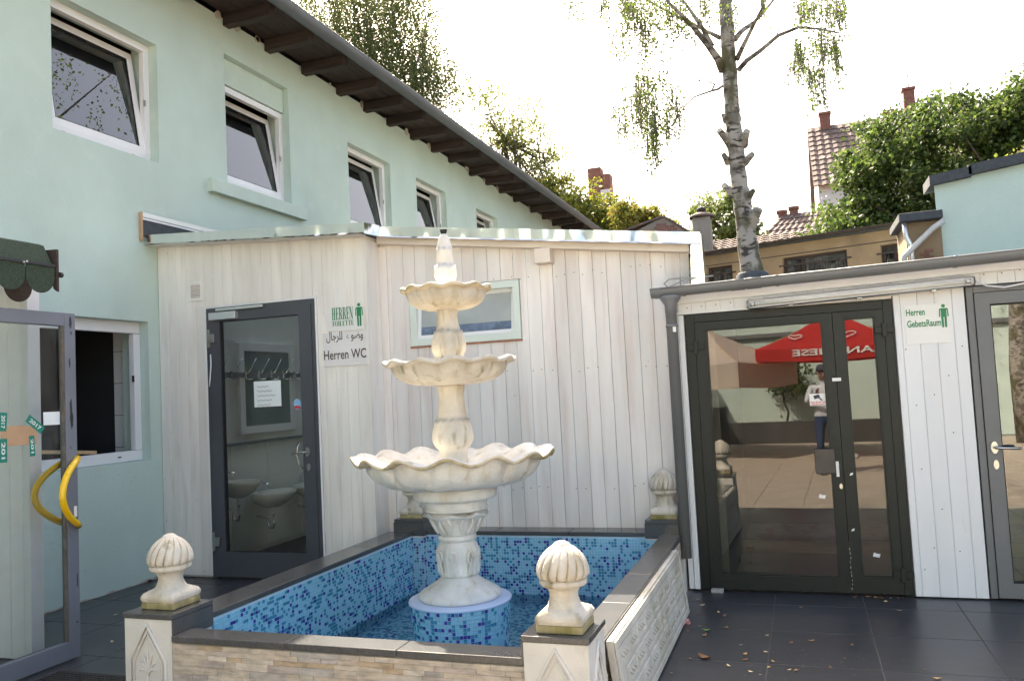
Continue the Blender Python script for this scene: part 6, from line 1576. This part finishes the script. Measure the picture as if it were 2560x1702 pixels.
for _ in range(900):                                         # the crown above the picture
    a = rng.uniform(0, 2*math.pi); z = rng.uniform(6.6, 13.5); R_ = 3.6*math.sqrt(max(.05, 1-((z-9.5)/4.6)**2))*math.sqrt(rng.random()); up_s.append(np.array([-.45+R_*math.cos(a), 9.2+R_*math.sin(a), z])); up_l.append(rng.uniform(.4, 1.4))
up_s = [p for p in up_s if p[2]-1.5 > 1.6+(p[1]*.944-p[0]*.33)*.47]; up = strands(up_s, up_l[:len(up_s)], .05, .05, rng)
leaf_cloud('crown', low, .038, L_birch, bt, rng, .35, .2); leaf_cloud('upper_crown', up, .055, L_birch, bt, rng, .35, .2)
mb = MB()
for _ in range(26):
    u = rng.uniform(.1, .95); p = tp_+np.array([0, 0, 7.5*u]); a = rng.uniform(0, 6.28); l = 3.0*(1-u*.6); q = p+np.array([l*math.cos(a), l*math.sin(a), l*.55]); mb.tube([p, p*.5+q*.5+np.array([0, 0, .2]), q], [.03*(1.1-u), .02*(1.1-u), .004], 6)
mb.build('upper_branches', M['birch_bark'], bt)

# weeping birch beyond the long building
rng = np.random.default_rng(11)
wt = thing('weeping_birch', 'tall weeping birch with dense hanging foliage behind the long roof', 'tree', (-15.5, 29, 0))
S_ = []; Ln_ = []
blobs = [(-17.2, 29, 17.0, 3.4, 2.5, 3.6), (-14.4, 28.5, 16.2, 2.2, 2.2, 2.6), (-13.4, 28.2, 14.0, 1.5, 1.8, 2.0), (-12.1, 28, 13.0, 1.2, 1.5, 1.3), (-15.0, 28.5, 12.8, 2.4, 2.2, 2.2), (-12.9, 28, 17.0, .7, .8, .8)]
for x, y, z, a, b, c in blobs:
    for _ in range(int(60*a*c)):
        v = rng.normal(size=3); v /= np.linalg.norm(v); S_.append(np.array([x, y, z])+v*np.array([a, b, c])*rng.random()**.4+np.array([0, 0, .7])); Ln_.append(rng.uniform(.5, 2.4))
leaf_cloud('crown', strands(S_, Ln_, .038, .07, rng), .10, L_weep, wt, rng, .4, .1)
mb = MB(); mb.tube([(-15.5, 29, 0), (-15.6, 29, 6), (-15.3, 28.9, 11), (-15.5, 28.9, 17)], [.3, .25, .18, .04], 10); limbs(mb, (0, 0, 0), [(-15.5, 29, 9), (-15.3, 28.9, 11.5), (-15.4, 28.9, 13.5)], np.array(S_), rng, .07, 40); mb.build('trunk', M['birch_bark'], wt)
tree('loose_tree', 'loose airy pale green tree standing right of the weeping birch', (-10.6, 30, 0), [(-10.2, 30, 11.4, 1.9, 1.6, 2.3), (-8.9, 30, 9.6, 1.3, 1.3, 1.5), (-11.2, 30, 13.4, 1.0, 1.1, 1.0), (-9.0, 30, 11.9, 1.0, .9, 1.0), (-8.5, 30, 10.6, .8, .8, .8)], 520, 15, .22, .11, L_yellow[:2]+L_poplar[:2], .16, 12, group=None, shell=.1, nl=110)
tree('bushy_tree', 'yellow green bushy tree at the far end of the long roof', (-7.0, 29, 0), [(-7.4, 29, 7.6, 1.7, 1.4, 1.7), (-6.2, 29, 7.2, 1.3, 1.3, 1.4), (-8.5, 29, 8.0, 1.0, 1.0, 1.2), (-8.2, 29, 9.0, .5, .5, .7)], 420, 42, .17, .13, L_yellow, .2, 13, shell=.45)
tree('autumn_tree', 'small tree turning orange beside the yellow green bushy tree', (-4.6, 27, 0), [(-4.7, 27, 6.9, .95, .9, .75), (-4.0, 27, 6.6, .5, .6, .5), (-5.2, 27, 7.3, .5, .6, .5)], 190, 40, .14, .12, L_orange+L_yellow[:1], .14, 14, shell=.4)
tree('conifer_tip', 'dark pointed conifer tip poking out of the yellow green bushy tree', (-8.35, 32, 0), [(-8.35, 32, 8.6, .55, .5, 1.5), (-8.35, 32, 10.1, .16, .16, .55)], 120, 40, .12, .10, leafset(2, ((.014, .030, .016), (.02, .042, .02)), 'conifer'), .14, 15, shell=.3)
tree('round_poplar', 'light green rounded tree behind the birch trunk', (-2.6, 34, 0), [(-2.65, 34, 7.7, 1.5, 1.3, 1.9), (-3.3, 34, 7.2, .9, .9, 1.2), (-1.8, 34, 7.3, .9, .9, 1.2)], 330, 40, .15, .13, L_poplar, .2, 16, shell=.5, hang=-.3)
tree('linden_tree', 'large dense round green tree in front of the tall house', (4.6, 24, 0), [(3.9, 24, 6.2, 2.6, 2.2, 2.7), (1.9, 23.6, 5.2, 1.5, 1.5, 1.7), (6.4, 24, 6.6, 2.2, 2.2, 2.7), (2.7, 23.8, 7.2, 1.5, 1.4, 1.4), (9.0, 24, 6.0, 2.4, 2.2, 2.6), (1.15, 23.4, 4.7, .8, .9, 1.1), (6.6, 24, 7.75, 2.2, 1.8, 1.4)], 1500, 88, .19, .12, L_dense, .34, 17, shell=.62, nl=60)
tree('yellow_shrub_tree', 'yellowish leafy tree top peeking over the mint gable at the right edge', (4.4, 16.5, 0), [(4.2, 16.5, 4.75, .9, .7, .75), (3.6, 16.5, 4.6, .4, .4, .5)], 150, 40, .12, .09, L_yellow, .1, 18, shell=.4)

# ------------------------------------------------------------------ the yard behind the viewer, which the glass doors mirror
rw = thing('rear_building', 'mint green rear building mirrored in the dark door glass', 'building', (0, -9.2, 0))
MB().box(-6.2, 7.5, -9.6, -9.0, 0, 5.2).build('wall', M['mint'], rw); MB().box(-6.3, 7.6, -9.7, -8.75, 5.202, 5.36).build('roof_edge', M['zinc'], rw); MB().box(-6.1, 7.4, -8.998, -8.9, 2.62, 2.72).build('ledge', M['grey_frame'], rw)
pl = thing('planter_bed', 'raised planting bed with dark wall mirrored in the door glass', 'planter', (-1.0, -8.2, 0))
MB().box(-5.5, 1.3, -8.0, -7.8, .002, .52).build('planter_wall', mat('dark_concrete', (.07, .065, .06), .9, var=.2), pl); MB().box(-5.5, 1.3, -8.99, -8.001, .002, .46).build('soil', mat('leaf_litter', (.20, .11, .06), .95, var=.4, vs=20, bump=.5, bs=60), pl)
tree('potted_shrub', 'slim leafy shrub growing in the raised planting bed', (-1.1, -8.5, .46), [(-1.1, -8.45, 1.75, .62, .45, .55), (-.75, -8.4, 1.35, .35, .3, .3)], 70, 26, .10, .10, L_dense[:2]+L_yellow[:1], .03, 31, fork=.3, shell=.2, nl=18)
def parasol(name, label, cx, cy, half, zt_, ze, m, rot, val=.22):
    t = thing(name, label, 'parasol', (cx, cy, 0)); c, s_ = math.cos(rot), math.sin(rot); R = lambda x, y, z: (cx+x*c-y*s_, cy+x*s_+y*c, z)
    MB().lathe(cx, cy, [(.022, .03), (.022, zt_)], 12).build('pole', M['alu_matt'], t); MB().box(cx-.3, cx+.3, cy-.3, cy+.3, .001, .06).build('base', M['concrete'], t, bevel=.01)
    cor = [(-half, -half), (half, -half), (half, half), (-half, half)]; mb = MB(); n = 6
    for k in range(4):
        a, b = cor[k], cor[(k+1) % 4]
        for i in range(n):
            u0, u1 = i/n, (i+1)/n
            for j in range(4):
                v0, v1 = j/4, (j+1)/4
                def P(u, v):
                    x, y = a[0]+(b[0]-a[0])*u, a[1]+(b[1]-a[1])*u; sag = .07*math.sin(math.pi*v)+.05*v*math.sin(math.pi*u); return R(x*v, y*v, zt_+(ze-zt_)*v-sag)
                mb.add([P(u0, v0), P(u0, v1), P(u1, v1), P(u1, v0)], [(0, 1, 2, 3)], 0, True)
            p0 = (a[0]+(b[0]-a[0])*u0, a[1]+(b[1]-a[1])*u0); p1 = (a[0]+(b[0]-a[0])*u1, a[1]+(b[1]-a[1])*u1); d0, d1 = .05*math.sin(math.pi*u0), .05*math.sin(math.pi*u1)
            mb.add([R(*p0, ze-d0), R(*p0, ze-d0-val), R(*p1, ze-d1-val), R(*p1, ze-d1)], [(0, 1, 2, 3)], 0, True)
    mb.build('canopy', m, t)
    mb = MB()
    for x, y in cor: mb.bar(R(0, 0, zt_-.12), R(x*.98, y*.98, ze-.01), .02, .02)
    mb.build('ribs', M['step_wood'], t)
    return t, R
red = mat('red_canvas', (.52, .025, .022), .8, var=.06, vs=4, transl=.25); cream = mat('cream_canvas', (.62, .52, .44), .85, var=.06, vs=4, transl=.25)
ps, R = parasol('red_parasol', 'red parasol with white lettering mirrored in the dark door glass', .15, -4.1, 1.35, 2.85, 2.12, red, 0.0)
mb = MB(); put_text('lang', (.95, -2.745, 1.955), (-1, 0, 0), (0, 0, 1), 1.5, .12, mb, lift=.012); mb.build('lettering', M['sign_white'], ps)
for k in range(2):                                           # white looped heart outline on the slope
    cx = -.05-k*.9+.45; pts = []
    for q in np.linspace(0, 2*math.pi, 40):
        hx = 16*math.sin(q)**3/16*.16*(1-.25*k); hz = (13*math.cos(q)-5*math.cos(2*q)-2*math.cos(3*q)-math.cos(4*q))/16*.13*(1-.25*k)
        v = .68-hz*.8; pts.append((cx+hx, -4.1+1.35*v, 2.85+(2.12-2.85)*v-.06*math.sin(math.pi*v)+.02))
    MB().tube(pts, .012, 5).build('heart_emblem', M['sign_white'], ps)
parasol('cream_parasol', 'sagging cream parasol beside the red one mirrored in the door glass', -2.35, -4.6, 1.35, 2.70, 1.92, cream, .35, .48)
def garden_chair(x, y, rz, label):
    t = thing('garden_chair', label, 'chair', (0, 0, 0), 'garden chairs by the planting bed'); dk = M['scuff']
    MB().hexa([(-.24, -.24, .42), (.24, -.24, .42), (.24, .22, .44), (-.24, .22, .44), (-.24, -.24, .435), (.24, -.24, .435), (.24, .22, .455), (-.24, .22, .455)]).build('seat', dk, t)
    MB().hexa([(-.24, -.24, .46), (.24, -.24, .46), (.24, -.225, .46), (-.24, -.225, .46), (-.24, -.36, .95), (.24, -.36, .95), (.24, -.345, .95), (-.24, -.345, .95)]).build('backrest', dk, t)
    for sx in (-1, 1):
        MB().tube([(sx*.26, .24, .0), (sx*.26, .22, .62), (sx*.26, -.28, .64)], .012, 6).build('leg', M['iron'], t); MB().tube([(sx*.26, -.34, .0), (sx*.26, -.26, .46), (sx*.26, -.37, .96)], .012, 6).build('leg', M['iron'], t)
    t.location = (x, y, .003); t.rotation_euler = (0, 0, rz)
garden_chair(-2.6, -6.6, .1, 'dark garden chair nearer the red parasol mirrored in the door glass'); garden_chair(-3.5, -6.7, -.2, 'dark garden chair farther left under the cream parasol')
# a second birch in the rear yard, mirrored by the grey door
b2 = thing('rear_birch', 'birch trunk in the rear yard mirrored in the grey door glass', 'tree', (4.3, -6.5, 0)); rng = np.random.default_rng(41)
MB().tube([(4.3, -6.5, 0), (4.25, -6.5, 1.5), (4.35, -6.45, 3.5), (4.3, -6.4, 7)], [.2, .17, .14, .06], 14).build('trunk', M['birch_bark'], b2)
S_ = [np.array([4.3+rng.normal()*1.3, -6.5+rng.normal()*1.0, rng.uniform(5.0, 8.5)]) for _ in range(240)]; leaf_cloud('crown', strands(S_, rng.uniform(.4, 1.5, 240), .06, .05, rng), .06, L_birch, b2, rng, .35)

# ------------------------------------------------------------------ the person standing in the yard behind the viewer
def person(x, y, label):
    t = thing('person', label, 'person', (x, y, 0))
    J = {'pel': (0, 0, .96), 'ch': (0, .02, 1.28), 'nk': (0, .01, 1.48), 'hd': (0, .04, 1.57), 'tp': (0, .05, 1.74), 'lh': (-.10, 0, .90), 'lk': (-.11, .03, .50), 'la': (-.11, -.01, .09), 'lt': (-.12, .16, .04), 'rh': (.10, 0, .90), 'rk': (.12, .03, .50), 'ra': (.12, -.01, .09), 'rt': (.13, .16, .04),
         'ls': (-.19, .01, 1.42), 'le': (-.27, .10, 1.16), 'lw': (-.15, .32, 1.30), 'lf': (-.11, .38, 1.34), 'rs': (.19, .01, 1.42), 're': (.30, -.02, 1.13), 'rw': (.33, .10, .90), 'rf': (.33, .14, .80)}
    E_ = [('pel', 'ch'), ('ch', 'nk'), ('nk', 'hd'), ('hd', 'tp'), ('pel', 'lh'), ('lh', 'lk'), ('lk', 'la'), ('la', 'lt'), ('pel', 'rh'), ('rh', 'rk'), ('rk', 'ra'), ('ra', 'rt'), ('ch', 'ls'), ('ls', 'le'), ('le', 'lw'), ('lw', 'lf'), ('ch', 'rs'), ('rs', 're'), ('re', 'rw'), ('rw', 'rf')]
    R_ = {'pel': .15, 'ch': .155, 'nk': .055, 'hd': .085, 'tp': .075, 'lh': .10, 'rh': .10, 'lk': .062, 'rk': .062, 'la': .045, 'ra': .045, 'lt': .038, 'rt': .038, 'ls': .065, 'rs': .065, 'le': .045, 're': .045, 'lw': .032, 'rw': .032, 'lf': .028, 'rf': .028}
    ks = list(J); me = bpy.data.meshes.new('body'); me.from_pydata([J[k] for k in ks], [(ks.index(a), ks.index(b)) for a, b in E_], [])
    o = bpy.data.objects.new('body', me); COL.objects.link(o); sk = o.modifiers.new('skin', 'SKIN'); sk.use_smooth_shade = True
    for i, k in enumerate(ks):
        v = me.skin_vertices[0].data[i]; v.radius = (R_[k], R_[k]*(.8 if k in ('pel', 'ch') else 1)); v.use_root = (k == 'pel')
    sb = o.modifiers.new('sub', 'SUBSURF'); sb.levels = 2; sb.render_levels = 2
    # clothing colours by height on the body
    m = bpy.data.materials.new('clothed_body'); m.use_nodes = True; N = m.node_tree.nodes; L = m.node_tree.links; b = N['Principled BSDF']; b.inputs['Roughness'].default_value = .8
    tc = N.new('ShaderNodeTexCoord'); sp = N.new('ShaderNodeSeparateXYZ'); L.new(tc.outputs['Object'], sp.inputs[0]); rp_ = N.new('ShaderNodeValToRGB'); rp_.color_ramp.interpolation = 'CONSTANT'
    e = rp_.color_ramp.elements; e[0].position = 0; e[0].color = (.03, .025, .02, 1); e[1].position = .06; e[1].color = (.03, .05, .11, 1)
    for pos, c in ((.52, (.55, .57, .62, 1)), (.835, (.22, .11, .07, 1)), (.945, (.02, .016, .014, 1))): q = e.new(pos); q.color = c
    mr = N.new('ShaderNodeMapRange'); mr.inputs['From Max'].default_value = 1.8; L.new(sp.outputs[2], mr.inputs[0]); L.new(mr.outputs[0], rp_.inputs[0]); L.new(rp_.outputs[0], b.inputs['Base Color'])
    me.materials.append(m); o.parent = t; o.location = (0, 0, 0)
    skin = mat('skin', (.22, .11, .07), .6)
    for sx, hand in ((-1, (-.11, .38, 1.34)), (1, (.33, .14, .80))):       # five fingers on each hand
        mb = MB(); h = np.array(hand); d = np.array([.05, .08, .03]) if sx < 0 else np.array([.01, .03, -.085]); s_ = np.array([0, -.02, .03]) if sx < 0 else np.array([.0, .03, .005])
        for k in range(4): q = h+s_*(k-1.5)*.6; mb.tube([q, q+d*.6, q+d*(1.0-.08*abs(k-1.5))], [.010, .009, .006], 6)
        mb.tube([h-s_*1.3, h-s_*2.2+d*.35, h-s_*2.0+d*.7], [.011, .010, .007], 6); mb.v = [(p[0]+x, p[1]+y, p[2]) for p in mb.v]; mb.build('fingers', skin, t)
    mb = MB()
    for sx in (-1, 1): mb.lathe(x+sx*.032, y+.125, [(.001, 1.618), (.010, 1.622), (.012, 1.628), (.010, 1.634), (.001, 1.638)], 10)
    mb.build('eyes', M['ink'], t)
    mb = MB(); mb.hexa([(x-.014, y+.115, 1.572), (x+.014, y+.115, 1.572), (x+.012, y+.152, 1.578), (x-.012, y+.152, 1.578), (x-.008, y+.118, 1.625), (x+.008, y+.118, 1.625), (x+.005, y+.130, 1.625), (x-.005, y+.130, 1.625)]); mb.build('nose', skin, t)
    mb = MB().tube([(x-.026, y+.122, 1.548), (x, y+.130, 1.545), (x+.026, y+.122, 1.548)], .006, 6); mb.build('mouth', skin, t)
    mb = MB()
    for sx in (-1, 1): mb.tube([(x+sx*.088, y+.035, 1.60), (x+sx*.096, y+.03, 1.63), (x+sx*.09, y+.03, 1.655)], [.010, .016, .010], 6)
    mb.build('ears', skin, t)
    mb = MB().lathe(x, y+.035, [(.098, 1.655), (.102, 1.69), (.092, 1.735), (.06, 1.765), (.001, 1.775)], 20); mb.build('hair', M['ink'], t)
person(-.02, -1.15, 'person in pale shirt and blue jeans mirrored in the dark door glass')
